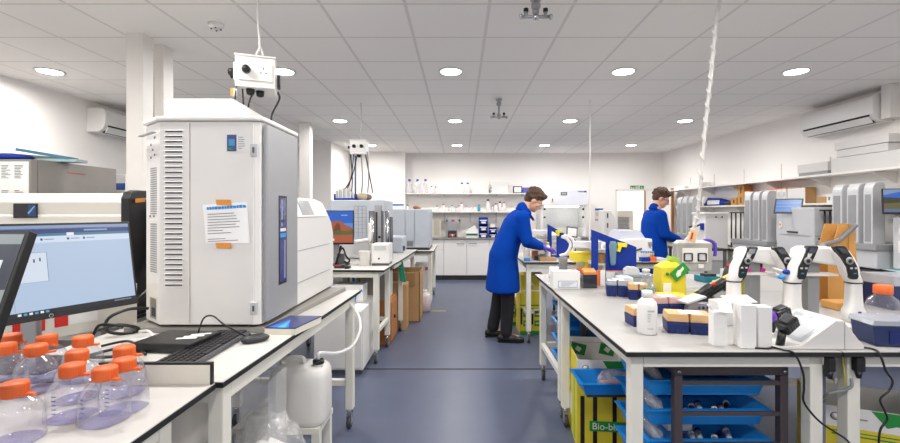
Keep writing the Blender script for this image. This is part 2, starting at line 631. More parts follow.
# rear worktop with base cupboards
YC = 9.36
t = thing('rear_worktop', 'long dark edged rear worktop over white base cupboards', 'worktop', (-1.19, YC, 0))
B().box(-1.19, 2.95, YC - .03, YB - .021, .868, .895, mat('rear_worktop_grey', '#85827c', .45)).build('worktop', t)
cab_x = [-1.19, X(432, YC), X(443.5, YC) + .02]
xs = [-1.19, X(443.8, YC), X(489.5, YC), X(535, YC), X(581, YC) + .1]
nm = ['white drawer and door base cupboard next to the blue grey cabinet instrument', 'white double door base cupboard under the blue bins', 'white base cupboard half hidden by the bending person', 'white base cupboard below the safety cabinet']
for i in range(4):
    x0, x1 = xs[i], xs[i + 1]
    t = thing('base_cupboard', nm[i], 'cupboard', (x0, YC, 0), 0, 'white base cupboards along the rear wall')
    B().box(x0 + .001, x1 - .001, YC + .02, YB - .022, .10, .866, WHITE).box(x0 + .002, x1 - .002, YC + .05, YB - .022, 0, .10, CHAR).build('body', t)
    if i == 0:
        m0 = (x0 + x1) / 2 + .1
        for a, c in ((x0, m0 - .01), (m0 - .01, x1)):
            B().box(a + .004, c - .004, YC, YC + .019, .65, .86, WHITE).build('drawer', t, .003)
            B().box(a + .004, c - .004, YC, YC + .019, .105, .64, WHITE).build('door', t, .003)
    else:
        m0 = (x0 + x1) / 2
        for a, c, s in ((x0, m0, 1), (m0, x1, -1)):
            dr = B().box(a + .004, c - .004, YC, YC + .019, .105, .86, WHITE).build('door', t, .003)
            hx = (c - .05 - .16) if s == 1 else (a + .05)
            B().box(hx, hx + .16, YC - .018, YC - .010, .775, .785, CHROME).box(hx, hx + .01, YC - .011, YC + .001, .775, .785, CHROME).box(hx + .15, hx + .16, YC - .011, YC + .001, .775, .785, CHROME).build('handle', dr)

# shelves on the rear wall
for nme, lab, z, x0, x1, dd in (('wall_shelf', 'upper white shelf on the rear wall holding clear bottles with blue caps', 1.862, -1.19, 1.62, .30), ('wall_shelf', 'lower white shelf on the rear wall crowded with small bottles', 1.462, -1.19, 1.55, .28)):
    t = thing(nme, lab, 'shelf', (x0, YB - dd, z))
    B().box(x0, x1, YB - dd, YB - .001, z - .022, z, WALLG).build('board', t)
    for k in range(5):
        xx = x0 + .25 + k * .58
        if xx < x1: B().box(xx, xx + .015, YB - dd + .06, YB - .001, z - .05, z - .0225, ALU).build('bracket', t)
up = thing('shelf_upright', 'slotted white metal uprights behind the rear shelves', 'shelf upright', (-.9, YB, 1.2))
for k in range(5):
    xx = -1.19 + .25 + k * .58
    B().box(xx, xx + .02, YB - .012, YB - .001, 1.2, 1.41, LGREY).build('upright', up)

# shelves along the right wall
for lab, z, y0, y1, x0 in (('upper long white shelf on the right wall holding flat white cartons', 1.90, 2.6, 9.2, 4.29), ('lower long white shelf on the right wall with binders and the blue bag', 1.56, 2.6, 9.2, 4.37)):
    t = thing('wall_shelf', lab, 'shelf', (x0, y0, z))
    B().box(x0, 4.559, y0, y1, z - .024, z, WALLG).build('board', t)
    for k in range(8):
        yy = y0 + .35 + k * .82
        B().prism([(4.558, z - .15), (4.558, z - .025), (x0 + .03, z - .025), (x0 + .03, z - .04)], 'y', yy, yy + .012, WALLG).build('bracket', t)
up = thing('shelf_upright', 'pairs of slim white uprights on the right wall above the shelves', 'shelf upright', (4.55, 3, 1.2))
for k in range(8):
    yy = 2.95 + k * .82
    B().box(4.548, 4.559, yy, yy + .014, 1.925, 2.13, WALLG).build('upright', up)


# ------------------------------------------------------------------ air conditioners
def aircon(label, xw, s, y0, y1, z0, z1, lamp=False):
    """s = +1 for the left wall (unit looks to +x), -1 for the right wall"""
    t = thing('air_conditioner', label, 'air conditioner', (xw, (y0 + y1) / 2, z0))
    dp = .225
    hgt = z1 - z0
    prof = [(0, 0), (0, hgt), (dp * .8, hgt), (dp * .97, hgt - .03), (dp, hgt - .07), (dp * .97, .09), (dp * .86, .035), (dp * .62, .0)]
    B().prism([(xw + s * (a + .002), z0 + c) for a, c in prof], 'y', y0, y1, WHITE).build('casing', t, .006)
    f = B()
    f.add([(xw + s * dp * .965, y0 + .05, z0 + .088), (xw + s * dp * .965, y1 - .05, z0 + .088), (xw + s * dp * .64, y1 - .05, z0 - .002), (xw + s * dp * .64, y0 + .05, z0 - .002),
           (xw + s * (dp * .975), y0 + .05, z0 + .080), (xw + s * (dp * .975), y1 - .05, z0 + .080), (xw + s * dp * .70, y1 - .05, z0 - .006), (xw + s * dp * .70, y0 + .05, z0 - .006)],
          [(4, 5, 6, 7), (0, 1, 5, 4), (3, 2, 6, 7), (0, 3, 7, 4), (1, 2, 6, 5)], BLACK)
    f.build('air_outlet', t)
    B().obox((xw + s * dp * .93, (y0 + y1) / 2, z0 + .028), (.012, y1 - y0 - .08, .075), (0, s * .55, 0), WHITE).build('flap', t)
    return t


aircon('white wall air conditioner on the left wall behind the column', XL, 1, 5.2, 6.2, 2.40, 2.685)
t = aircon('white wall air conditioner on the right wall above the flat cartons', XR, -1, 4.62, 5.62, 2.40, 2.70)
B().box(4.44, 4.552, 4.60, 4.66, 2.45, 2.6, LGREY).build('end_cap', t)
solo('cable_duct', 'white boxed duct running up the right wall beside the air conditioner', 'duct', B().box(4.40, 4.558, 4.50, 4.60, 2.42, 2.768, WALLG), (4.48, 4.55, 2.42), bev=.003)

# smoke detector
t = thing('smoke_detector', 'small round white smoke detector on the ceiling', 'smoke detector', (X(216, 3.09), 3.09, H))
B().lathe((X(216, 3.09), 3.09, H), [(.052, 0), (.052, -.015), (.04, -.03), (.034, -.034)], WHITE, 20).build('body', t)
q = B()
for k in range(4):
    a = k * PI / 2 + .4
    q.ball((X(216, 3.09) + .03 * math.cos(a), 3.09 + .03 * math.sin(a), H - .036), .006, DGREY, 8, 5)
q.build('vent', t)

# ceiling gas bars
for x, y, zb, lab in ((.465, 2.70, 2.648, 'metal ceiling gas bar with two black taps, cut by the top of the picture'), (.455, 5.15, 2.56, 'metal ceiling gas bar with two taps hanging over the aisle end')):
    t = thing('ceiling_gas_bar', lab, 'gas fitting', (x, y, H))
    B().cyl((x, y, H), (x, y, H - .02), .035, ALU, n=16).build('flange', t)
    B().cyl((x, y, H - .02), (x, y, zb), .012, ALU).ball((x, y, H - .055), (.03, .03, .032), ALU).ball((x, y, zb + .03), (.022, .022, .022), ALU).build('stem', t)
    B().cyl((x - .085, y, zb), (x + .085, y, zb), .010, ALU).cyl((x - .1, y, zb), (x - .085, y, zb), .017, CHROME).cyl((x + .085, y, zb), (x + .1, y, zb), .017, CHROME).cyl((x, y, zb + .01), (x, y, zb - .02), .018, CHROME).build('bar', t)
    for s in (-1, 1):
        B().cyl((x + s * .06, y, zb), (x + s * .06, y, zb + .03), .012, ALU, n=10).cyl((x + s * .06, y, zb + .03), (x + s * .06, y, zb + .05), .015, BLACK, n=10).build('tap', t)

# exit sign
ex, ey = X(637, 9.87), YB - .001
t = thing('exit_sign', 'green and white exit sign above the open doorway', 'sign', (ex, ey, 1.97))
z0, z1 = Z(190.6, 9.87), Z(185.6, 9.87)
x0, x1 = X(630.4, 9.87), X(644, 9.87)
B().box(x0, x1, ey - .012, ey, z0, z1, GREEN).build('plate', t)
q = B()
wd = (x1 - x0)
hm = (z0 + z1) / 2
yy = ey - .0145
# running figure, door and arrow
q.box(x0 + wd * .345, x0 + wd * .365, yy, yy + .003, z0, z1, WHITE).box(x0 + wd * .645, x0 + wd * .69, yy, yy + .003, z0, z1, WHITE)
q.box(x0 + wd * .57, x0 + wd * .62, yy, yy + .003, z0 + .015, z1 - .015, WHITE)
q.ball((x0 + wd * .485, yy, z1 - .022), (.012, .002, .012), WHITE)
q.obox((x0 + wd * .475, yy, hm + .005), (.022, .003, .045), (0, .25, 0), WHITE)
q.obox((x0 + wd * .44, yy, hm - .028), (.012, .003, .045), (0, .6, 0), WHITE).obox((x0 + wd * .515, yy, hm - .028), (.012, .003, .045), (0, -.5, 0), WHITE)
q.obox((x0 + wd * .43, yy, hm + .012), (.04, .003, .009), (0, .5, 0), WHITE).obox((x0 + wd * .525, yy, hm + .008), (.04, .003, .009), (0, .4, 0), WHITE)
q.box(x0 + wd * .82, x0 + wd * .86, yy, yy + .003, hm - .03, hm + .04, WHITE)
q.prism([(x0 + wd * .77, hm - .015), (x0 + wd * .91, hm - .015), (x0 + wd * .84, hm - .048)], 'y', yy, yy + .003, WHITE)
for k in range(3):
    q.box(x0 + wd * (.06 + .09 * k), x0 + wd * (.10 + .09 * k), yy, yy + .003, hm - .03, hm + .03, WHITE) if k != 1 else q.box(x0 + wd * .06, x0 + wd * .28, yy, yy + .003, hm - .006, hm + .006, WHITE)
q.build('pictogram', t)

# tape marks on the floor
for k, xx in enumerate((X(414, 6.45), X(437, 6.45))):
    solo('floor_tape', 'short worn yellow tape mark on the blue floor, ' + ('beside the cardboard boxes' if k == 0 else 'out in the open aisle'), 'tape mark', B().box(xx - .13, xx + .13, 6.43, 6.47, .0003, .0015, TAPEY), (xx, 6.45, 0))

# ================================================================== LEFT SIDE
# ---- the tall analyser
AX = -.902
t = thing('stone_slab', 'thick grey stone slab under the tall white analyser', 'slab', (-1.2, 1.98, .9))
B().prism([(-1.53, 2.0), (-.892, 2.0), (-.80, 3.08), (-1.53, 3.08)], 'z', .9005, .925, SLAB).build('slab', t, .003)
t = thing('laboratory_analyser', 'tall white analyser cabinet with louvred front panel, grey door and taped notice', 'analyser', (-1.19, 2.0, .925))
YA, ZB, ZT = 2.0, .937, 1.862
out = [(-1.366, YA), (AX - .03, YA), (AX - .008, YA + .008), (AX, YA + .03), (AX, 2.40), (-1.505, 2.40), (-1.505, YA + .11)]
B().prism(out, 'z', ZB, ZT, WHITE).build('cabinet', t, .004)
cap = [(-1.372, YA - .012), (AX - .03, YA - .012), (AX + .008, YA + .002), (AX + .014, YA + .03), (AX + .014, 2.42), (-1.515, 2.42), (-1.515, YA + .10)]
B().prism(cap, 'z', ZT + .001, ZT + .022, WHITE).build('lid', t, .006)
fp = B().box(-1.222, AX - .032, YA - .007, YA - .0005, ZB + .004, ZT - .008, WHITE).build('front_panel', t, .004)
lv = B().box(-1.362, -1.226, YA - .007, YA - .0005, ZB + .004, ZT - .008, WHITE).build('louvre_panel', t, .004)
q = B()
n = 31
for k in range(n):
    z = 1.815 - k * .0232
    q.prism([(YA - .0085, z - .004), (YA - .0075, z + .004), (YA - .006, z + .004), (YA - .006, z - .004)], 'x', -1.335, -1.258, DGREY)
    q.prism([(YA - .010, z + .004), (YA - .007, z + .007), (YA - .007, z + .004)], 'x', -1.337, -1.256, WHITE)
q.build('louvre', lv)
# perforated chamfer panel
cu = Vector((-1.505 + 1.366, .11, 0)).normalized()
co = Vector((-1.366, YA, 0))
q = B()
def chamf(u0, u1, v0, v1, m=DGREY, off=.0008):
    # the panel faces away from the cabinet, towards -x and -y
    o_ = co + Vector((-.62, -.78, 0)) * off
    q.poly([o_ + cu * u0 + Vector((0, 0, v0)), o_ + cu * u1 + Vector((0, 0, v0)), o_ + cu * u1 + Vector((0, 0, v1)), o_ + cu * u0 + Vector((0, 0, v1))], m)
for z0_, z1_ in ((1.44, 1.66), (1.17, 1.40)):
    k = 0
    zz = z0_
    while zz < z1_:
        for c in range(5):
            chamf(.035 + c * .017, .047 + c * .017, zz, zz + .0055, DGREY)
        zz += .0105
for u, z in ((.05, 1.79), (.10, 1.76), (.075, 1.735), (.05, 1.71), (.1, 1.70), (.06, 1.425), (.11, 1.425)):
    chamf(u, u + .02, z, z + .010, DGREY)
chamf(.04, .12, .955, 1.05, ALU)
chamf(.05, .10, .965, 1.005, BLACK, .0012)
q.build('vent_grille', t)
B().prism([(-1.372, YA - .012), (-1.52, YA + .105), (-1.53, YA + .09), (-1.39, YA - .018)], 'z', ZT - .055, ZT - .05, MGREY).build('vent_hood', t)
# grey door on the aisle side with its narrow window
dr = B().prism([(AX + .001, 2.012), (AX + .016, 2.012), (AX + .022, 2.02), (AX + .022, 2.385), (AX + .001, 2.385)], 'z', ZB + .01, ZT - .012, mat('silver_door', '#9c9da0', .42, metal=.2)).build('door', t, .003)
B().box(AX + .0225, AX + .0235, 2.135, 2.232, 1.095, 1.53, BLACK).build('window_frame', dr)
q = B().box(AX + .0237, AX + .0242, 2.145, 2.222, 1.108, 1.518, mat('violet_glass', '#404376', .15))
q.box(AX + .0243, AX + .0247, 2.15, 2.218, 1.355, 1.37, WHITE).box(AX + .0243, AX + .0247, 2.160, 2.18, 1.38, 1.51, mat('pale_lilac', '#8485ac', .3)).box(AX + .0243, AX + .0247, 2.15, 2.218, 1.325, 1.345, SKYB)
q.box(AX + .0243, AX + .0247, 2.185, 2.21, 1.41, 1.44, DGREY).box(AX + .0243, AX + .0247, 2.15, 2.18, 1.40, 1.41, DGREY).box(AX + .0243, AX + .0247, 2.195, 2.215, 1.12, 1.31, mat('pale_lilac', '#8485ac', .3))
q.build('window', dr)
for z in (1.73, 1.015):
    B().box(AX - .045, AX - .012, YA - .017, YA - .0075, z - .028, z + .028, LGREY).box(AX - .034, AX - .024, YA - .0205, YA - .0165, z - .013, z + .013, DGREY).build('latch', t, .002)
# printed sticker
q = B().rect((-1.0, YA - .0075, 1.80), (1, 0, 0), (0, 0, 1), -.055, -.012, -.075, 0, mat('sticker_blue', '#3a4a86', .5), .0004)
q.rect((-1.0, YA - .0075, 1.80), (1, 0, 0), (0, 0, 1), -.01, .055, -.075, .005, WHITEP, .0004)
q.rect((-1.0, YA - .0075, 1.80), (1, 0, 0), (0, 0, 1), -.047, -.02, -.05, -.02, mat('sticker_cyan', '#3f8fc0', .5), .001)
q.rect((-1.0, YA - .0075, 1.80), (1, 0, 0), (0, 0, 1), -.047, -.03, -.068, -.058, GREEN, .001)
text_lines(q, (-1.0, YA - .0075, 1.79), (1, 0, 0), (0, 0, 1), .038, 6, .010, .003, INK, 3, -.004)
q.build('sticker', t)
# lower white module
ZL = 1.535
prof = [(-1.45, ZB), (AX + .008, ZB), (AX + .012, ZB + .16), (AX + .012, 1.425), (AX - .035, ZL - .004), (AX - .06, ZL), (-1.45, ZL)]
low = B()
ys = [2.402, 2.85, 2.98, 3.045, 3.08, 3.09]
dz = [0, 0, -.015, -.05, -.11, -.2]
rg = []
for y, z_ in zip(ys, dz):
    rg.append([(a, y, c if c < 1.3 else max(1.3, c + z_)) for a, c in prof])
low.rings(rg, WHITE, False)
lo = low.build('sample_module', t, .006)
sl = Vector((-.047, 0, ZL - .004 - 1.425)).normalized()
def slope(u, yy, off=.0015):
    p = Vector((AX + .012, yy, 1.425)) + sl * u
    return p + Vector((sl.z, 0, -sl.x)) * off
B().poly([slope(.008, 2.50), slope(.008, 2.70), slope(.102, 2.70), slope(.102, 2.50)], mat('smoked_window', '#7c7d80', .25)).build('window', lo)
q = B()
for z in (1.42, 1.235, 1.06):
    q.box(AX + .0125, AX + .0135, 2.41, 3.0, z - .0015, z + .0015, MGREY)
q.build('panel_joint', lo)
q = B()
for x, y in ((-1.40, 2.07), (-.95, 2.03), (-.93, 2.95), (-1.40, 2.95)): q.cyl((x, y, .9255), (x, y, .9368), .02, RUBBER)
q.build('foot', t)
# raised white housing on the lid
hb = thing('exhaust_housing', 'plain white box housing on top of the tall white analyser', 'housing', (-1.35, 2.26, ZT + .022))
B().box(-1.51, -1.17, 2.26, 2.42, ZT + .0225, 2.032, WHITE).prism([(2.261, ZT + .0225), (2.6, ZT + .0225), (2.6, 2.015), (2.261, 2.032)], 'x', -1.169, -1.163, WHITE).build('body', hb, .003)
# taped notice
t = thing('paper_notice', 'printed instruction sheet fixed with orange tape to the white analyser', 'notice', (-1.06, YA - .008, 1.4))
px = lambda x: X(x, 1.99)
pz = lambda y: Z(y, 1.99)
q = B().poly([(px(202.5), YA - .009, pz(205)), (px(206), YA - .010, pz(243)), (px(250), YA - .012, pz(243.5)), (px(247), YA - .009, pz(202))], mat('notice_white', '#f4f4f4', .6))
q.build('sheet', t)
q = B()
o = (px(208), YA - .0122, pz(214))
text_lines(q, o, (1, 0, .05), (0, 0, 1), .15, 8, .0125, .0032, INK, 5)
text_lines(q, (px(208), YA - .0122, pz(239)), (1, 0, .05), (0, 0, 1), .14, 2, .010, .003, INK, 8)
q.build('print', t)
q = B()
r = random.Random(4)
xx = px(207)
while xx < px(244.5):
    w = r.uniform(.008, .016)
    dz_ = (xx - px(207)) * .06
    q.poly([(xx, YA - .0122, pz(209.8) + dz_), (xx + w, YA - .0122, pz(209.8) + dz_), (xx + w, YA - .0122, pz(207.0) + dz_ + r.uniform(-.002, .002)), (xx, YA - .0122, pz(207.0) + dz_)], SKYB)
    xx += w + .0015
h_ = q.build('heading', t)
for yy, w in ((202.5, 1), (245.6, 1)):
    B().poly([(px(217), YA - .0135, pz(yy + 2.4)), (px(232), YA - .0135, pz(yy + 2.9)), (px(231), YA - .0135, pz(yy - 2.8)), (px(216), YA - .0135, pz(yy - 2.8))], ORTAPE).build('tape', t)

# ---- hanging socket box over the analyser
def plug(b, c, nrm, m=BLACK, s=1):
    c, n_ = Vector(c), Vector(nrm).normalized()
    b.cyl(c, c + n_ * .03 * s, .024 * s, m, r2=.020 * s, n=12)
    b.cyl(c + n_ * .028 * s, c + n_ * .034 * s, .012 * s, m, n=8)


def socket_box(label, c, rot, s, cable_top, faces, plugs, cords, cab_m=WHITE, face=WHITE, twin=False):
    """c = centre of the box underside"""
    t = thing('hanging_socket_box', label, 'socket box', c, rot)
    x, y, z = c
    hw, hd, hh = .105 * s, .10 * s, .175 * s
    B().box(x - hw, x + hw, y - hd, y + hd, z, z + hh, face).build('housing', t, .006)
    B().box(x - hw - .004, x + hw + .004, y - hd - .004, y + hd + .004, z + hh + .0005, z + hh + .012, face).build('lid', t, .004)
    for k in faces:
        p = B()
        if k == 'f':
            p.box(x - hw * .84, x + hw * .84, y - hd - .010, y - hd - .0005, z + hh * .22, z + hh * .80, WHITE)
            for q_ in (-1, 1):
                for dx_, dz_, w_, g_ in ((0, .022, .006, .012), (-.014, -.004, .011, .006), (.014, -.004, .011, .006)):
                    p.box(x + q_ * hw * .42 + dx_ * s - w_ / 2 * s, x + q_ * hw * .42 + dx_ * s + w_ / 2 * s, y - hd - .0112, y - hd - .0095, z + hh * .5 + (dz_ - g_ / 2) * s, z + hh * .5 + (dz_ + g_ / 2) * s, DGREY)
        else:
            p.box(x - hw - .010, x - hw - .0005, y - hd * .84, y + hd * .84, z + hh * .22, z + hh * .80, WHITE)
        p.build('socket_plate', t, .002)
    for pc, nn in plugs:
        pb = B()
        plug(pb, (x + pc[0] * s, y + pc[1] * s, z + pc[2] * s), nn, s=s)
        pb.build('plug', t)
    return t


sb = socket_box('white hanging socket box with black plugs above the tall analyser', (-1.21, 2.62, 2.165), math.radians(20), 1, None, 'fl',
                [((-.045, -.11, .095), (0, -1, 0)), ((-.115, -.035, .095), (-1, 0, 0)), ((-.115, .05, .10), (-1, 0, 0)), ((.02, -.02, .0), (0, 0, -1)), ((-.03, -.05, .0), (0, 0, -1))], None)
B().box(-1.21 + .112, -1.21 + .13, 2.60, 2.66, 2.20, 2.27, BLACK).build('breaker', sb, .003)
def cable(label, pts, r, m=BLACK, cat='cable', group=None, name='power_cable', loc=None):
    b = B().tube(pts, r, m, 8, curve=True)
    return solo(name, label, cat, b, loc or pts[0], group=group)


cable('white twisted cable from the ceiling down to the near hanging socket box', [(X(258, 2.64), 2.64, 2.765), (X(257.5, 2.64), 2.645, 2.60), (X(259, 2.64), 2.65, 2.45), (X(256.5, 2.64), 2.64, 2.40), (X(257, 2.62), 2.62, 2.354)], .0065, WHITE, name='suspension_cable')
cable('white tail of cable spread beside the near suspension cable', [(X(257.5, 2.64), 2.655, 2.47), (X(261, 2.64), 2.66, 2.41), (X(263.5, 2.66), 2.66, 2.356)], .006, WHITE, name='suspension_cable')
cable('black cord from a side plug of the near socket box to the analyser top', [(X(236.5, 2.5), 2.52, 2.24), (X(236, 2.5), 2.5, 2.15), (X(236, 2.5), 2.48, 2.04)], .005)
cable('second black cord beside it, dropping behind the white housing', [(X(241, 2.55), 2.56, 2.24), (X(243, 2.55), 2.55, 2.12), (X(244.5, 2.55), 2.55, 2.01)], .005)
cable('thin black cord curving from under the near socket box', [(X(253, 2.56), 2.58, 2.16), (X(248.5, 2.56), 2.58, 2.11), (X(247, 2.56), 2.56, 2.02)], .005)
cable('black cord hanging from the near socket box to the analyser lid edge', [(X(276, 2.6), 2.63, 2.165), (X(278, 2.6), 2.62, 2.12), (X(274, 2.55), 2.52, 2.0), (X(272.5, 2.4), 2.40, 1.886)], .006)
t = solo('cable_tag', 'white and orange cable tag hanging below the near socket box', 'tag', B().box(X(231, 2.5), X(234, 2.5), 2.495, 2.50, Z(96, 2.5), Z(88, 2.5), ORTAPE).box(X(234.2, 2.5), X(237, 2.5), 2.494, 2.4995, Z(97, 2.5), Z(89, 2.5), WHITEP), (X(233, 2.5), 2.5, Z(96, 2.5)))

# ---- edge board, keyboard, mouse, tablet, black box
t = thing('edge_board', 'low white black-edged board standing on the bench joint behind the bottles', 'board', (-.95, 1.41, .9))
x0, x1 = -1.15, -.79
B().box(x0, x1 - .006, 1.400, 1.413, .9005, .963, CREAM).build('panel', t)
B().box(x0, x1, 1.400, 1.413, .9635, .970, EDGE).box(x1 - .0055, x1, 1.400, 1.413, .9005, .963, EDGE).build('edging', t)

kx0, ky0 = D(361), 0
def onb(px_, py_, h=.9):
    d = D(py_, h)
    return Vector((X(px_, d), d, h))
# keyboard corners on the bench
k0, k1, k2, k3 = onb(163, 366), onb(196, 366), onb(243, 340), onb(214, 337)
t = thing('computer_keyboard', 'black computer keyboard lying askew on the bench before the analyser', 'keyboard', ((k0 + k2) / 2)[:])
kc = (k0 + k1 + k2 + k3) / 4
ku = ((k2 - k1) + (k3 - k0)).normalized()
kl, kw = .44, .145
ka = math.atan2(ku.y, ku.x)
B().obox((kc.x, kc.y, .912), (kl, kw, .018), (0, 0, ka), mat('key_gap_grey', '#4a4b4f', .5)).build('case', t, .004)
q = B()
kv = Vector((-ku.y, ku.x, 0))
for r_ in range(6):
    n = 19
    for c in range(n):
        if r_ == 0 and 4 <= c <= 9 and c != 4: continue
        w = .018
        cc = kc + ku * ((c - (n - 1) / 2) * .0222) + kv * ((r_ - 2.5) * .0215)
        if r_ == 0 and c == 4:
            cc = kc + ku * ((6.5 - (n - 1) / 2) * .0222) + kv * (-2.5 * .0215)
            w = .13
        q.obox((cc.x, cc.y, .924), (w * .93, .0165, .007), (0, 0, ka), BLACK)
q.build('keys', t)
m_ = Vector((-.868, 1.845, .9))
t = thing('computer_mouse', 'black computer mouse beside the keyboard near the bench edge', 'mouse', m_[:])
B().ball((m_.x, m_.y + .02, .914), (.034, .058, .020), CHAR, 18, 10, (0, 0, -.9)).build('body', t)
B().cyl((m_.x - .018, m_.y + .008, .931), (m_.x - .014, m_.y + .008, .931), .008, BLACK, n=10).build('wheel', t)
cable('thin black mouse cable looping up in front of the analyser', [(m_.x - .035, m_.y + .03, .915), (X(225, 1.8), 1.80, Z(325, 1.8)), (X(213, 1.85), 1.85, Z(316, 1.85)), (X(204, 1.85), 1.85, Z(318, 1.85)), (X(199, 1.85), 1.85, Z(330, 1.85)), (X(196, 1.87), 1.87, .905), (X(190, 1.85), 1.80, .904)], .0035)
t0, t1_, t2, t3 = Vector((-.876, 1.972, .9)), Vector((-.735, 1.962, .9)), Vector((-.690, 2.19, .9)), Vector((-.852, 2.20, .9))
tc = (t0 + t1_ + t2 + t3) / 4
t = thing('boxed_tablet', 'dark blue boxed notebook with a bright blue corner by the mouse', 'notebook', tc[:])
def lift(p, z): return Vector((p.x, p.y, z))
pts = [t0, t1_, t2, t3]
q = B().rings([[lift(p, .9005) for p in pts], [lift(p, .928) for p in pts]], mat('page_cream', '#dcd8c8', .7), False)
q.build('pages', t)
q = B().rings([[lift(p, .9282) for p in pts], [lift(p, .933) for p in pts]], mat('cover_blue', '#22306e', .3), False)
cv = q.build('cover', t)
a_, c_, e_ = t0.lerp(t1_, .12), t0.lerp(t1_, .78), (t3.lerp(t2, .30)).lerp(t0.lerp(t1_, .30), .35)
q = B().poly([lift(a_, .9334), lift(c_, .9334), lift(e_, .9334)], mat('triangle_blue', '#1f6fd6', .3))
q.poly([lift(a_.lerp(c_, .45), .9337), lift(c_.lerp(a_, .15), .9337), lift(e_.lerp(c_, .1), .9337)], mat('triangle_cyan', '#39b3df', .3))
q.build('cover_print', cv)
t = thing('docking_box', 'flat black docking box with loose paper strips, left of the keyboard', 'electronics box', (-1.13, 1.80, .9))
B().obox((-1.15, 1.80, .922), (.24, .19, .038), (0, 0, -.1), BLACK).build('case', t, .004)
q = B()
for k in range(3): q.obox((-1.10 + k * .012, 1.77 + .03 * k, .9425), (.075, .018, .001), (0, 0, .15 + .1 * k), WHITEP)
q.build('paper_strip', t)
solo('cable_bundle', 'tangled bundle of clear and black cables beside the docking box', 'cables', B().tube([(-1.27, 1.70, .906), (-1.34, 1.74, .912), (-1.40, 1.66, .908), (-1.33, 1.62, .915), (-1.26, 1.66, .907)], .006, BLACK, 8, curve=True).tube([(-1.40, 1.82, .908), (-1.32, 1.86, .915), (-1.24, 1.92, .91), (-1.2, 1.95, .915)], .007, FROST, 8, curve=True).tube([(-1.45, 1.78, .908), (-1.36, 1.80, .922), (-1.28, 1.75, .91), (-1.2, 1.68, .907)], .005, BLACK, 8, curve=True).tube([(-1.3, 1.88, .908), (-1.36, 1.92, .93), (-1.42, 1.95, .92)], .006, FROST, 8, curve=True), (-1.33, 1.75, .9))
cable('black power cable looping from the analyser inlet down to the bench', [(-1.455, 2.055, 1.0), (-1.50, 1.99, 1.01), (-1.54, 1.93, .985), (-1.55, 1.93, .93), (-1.50, 1.97, .905), (-1.46, 2.0, .92), (-1.50, 1.93, .955), (-1.56, 1.90, .94)], .007)
cable('black cable arching behind the monitor neck', [(X(64, 1.6), 1.66, .905), (X(70, 1.6), 1.7, Z(335, 1.7)), (X(78, 1.6), 1.7, Z(325, 1.7)), (X(95, 1.6), 1.72, Z(326, 1.72)), (X(112, 1.7), 1.75, Z(328, 1.75))], .006)

# ---- monitors
def monitor(label, loc_mid, right, width, height, tilt, roll_out, screen_fn, stand=None):
    """loc_mid = middle of the lower edge; right = unit vector along the lower edge; the screen looks to the left of it turned -90"""
    u = Vector(right).normalized()
    nrm = Vector((u.y, -u.x, 0)).normalized()           # faces the viewer
    v = (Vector((0, 0, 1)) * math.cos(tilt) - nrm * math.sin(tilt)).normalized()
    n = u.cross(v).normalized()
    if n.dot(nrm) < 0: n = -n
    o = Vector(loc_mid)
    t = thing('monitor', label, 'monitor', stand[0] if stand else (o.x, o.y, o.z))

    def P_(a, b, c=0): return o + u * a + v * b + n * c
    w2 = width / 2
    q = B()
    q.rings([[P_(-w2, 0, -.02), P_(w2, 0, -.02), P_(w2, height, -.02), P_(-w2, height, -.02)], [P_(-w2, 0, 0), P_(w2, 0, 0), P_(w2, height, 0), P_(-w2, height, 0)]], BLACK, False)
    q.rings([[P_(-w2 * .6, height * .2, -.04), P_(w2 * .6, height * .2, -.04), P_(w2 * .6, height * .8, -.04), P_(-w2 * .6, height * .8, -.04)], [P_(-w2 * .8, height * .1, -.02), P_(w2 * .8, height * .1, -.02), P_(w2 * .8, height * .9, -.02), P_(-w2 * .8, height * .9, -.02)]], BLACK, False)
    q.build('housing', t, .002)
    s = B()

    def R_(a0, a1, b0, b1, m, lay=0):
        A = lambda a: -w2 + .008 + a * (width - .016)
        Bq = lambda b: .018 + b * (height - .026)
        c = .0008 + .0004 * lay
        s.poly([P_(A(a0), Bq(b0), c), P_(A(a1), Bq(b0), c), P_(A(a1), Bq(b1), c), P_(A(a0), Bq(b1), c)], m)

    def G_(pts, m, lay=0):
        A = lambda a: -w2 + .008 + a * (width - .016)
        Bq = lambda b: .018 + b * (height - .026)
        s.poly([P_(A(a), Bq(b), .0008 + .0004 * lay) for a, b in pts], m)
    screen_fn(R_, G_)
    s.build('screen', t)
    if width > .525 and stand: B().cyl(P_(0, .009, .0003), P_(0, .009, .0012), .006, LGREY, n=16).cyl(P_(0, .009, .0013), P_(0, .009, .0016), .0045, BLACK, n=16).build('logo', t)
    if stand:
        st, neck_h = stand
        c = P_(0, height * .45, -.04)
        q = B().box(st[0] - .028, st[0] + .028, st[1] - .012, st[1] + .012, st[2] + .012, c.z, ALU)
        q.build('neck', t, .003)
        back = Vector((st[0], st[1], c.z - .03))
        B().tube([back, P_(0, height * .4, -.035)], .022, BLACK, 12).build('bracket', t)
        B().box(st[0] - .12, st[0] + .12, st[1] - .09, st[1] + .09, st[2] + .0005, st[2] + .012, CHAR).build('base', t, .004)
    return t


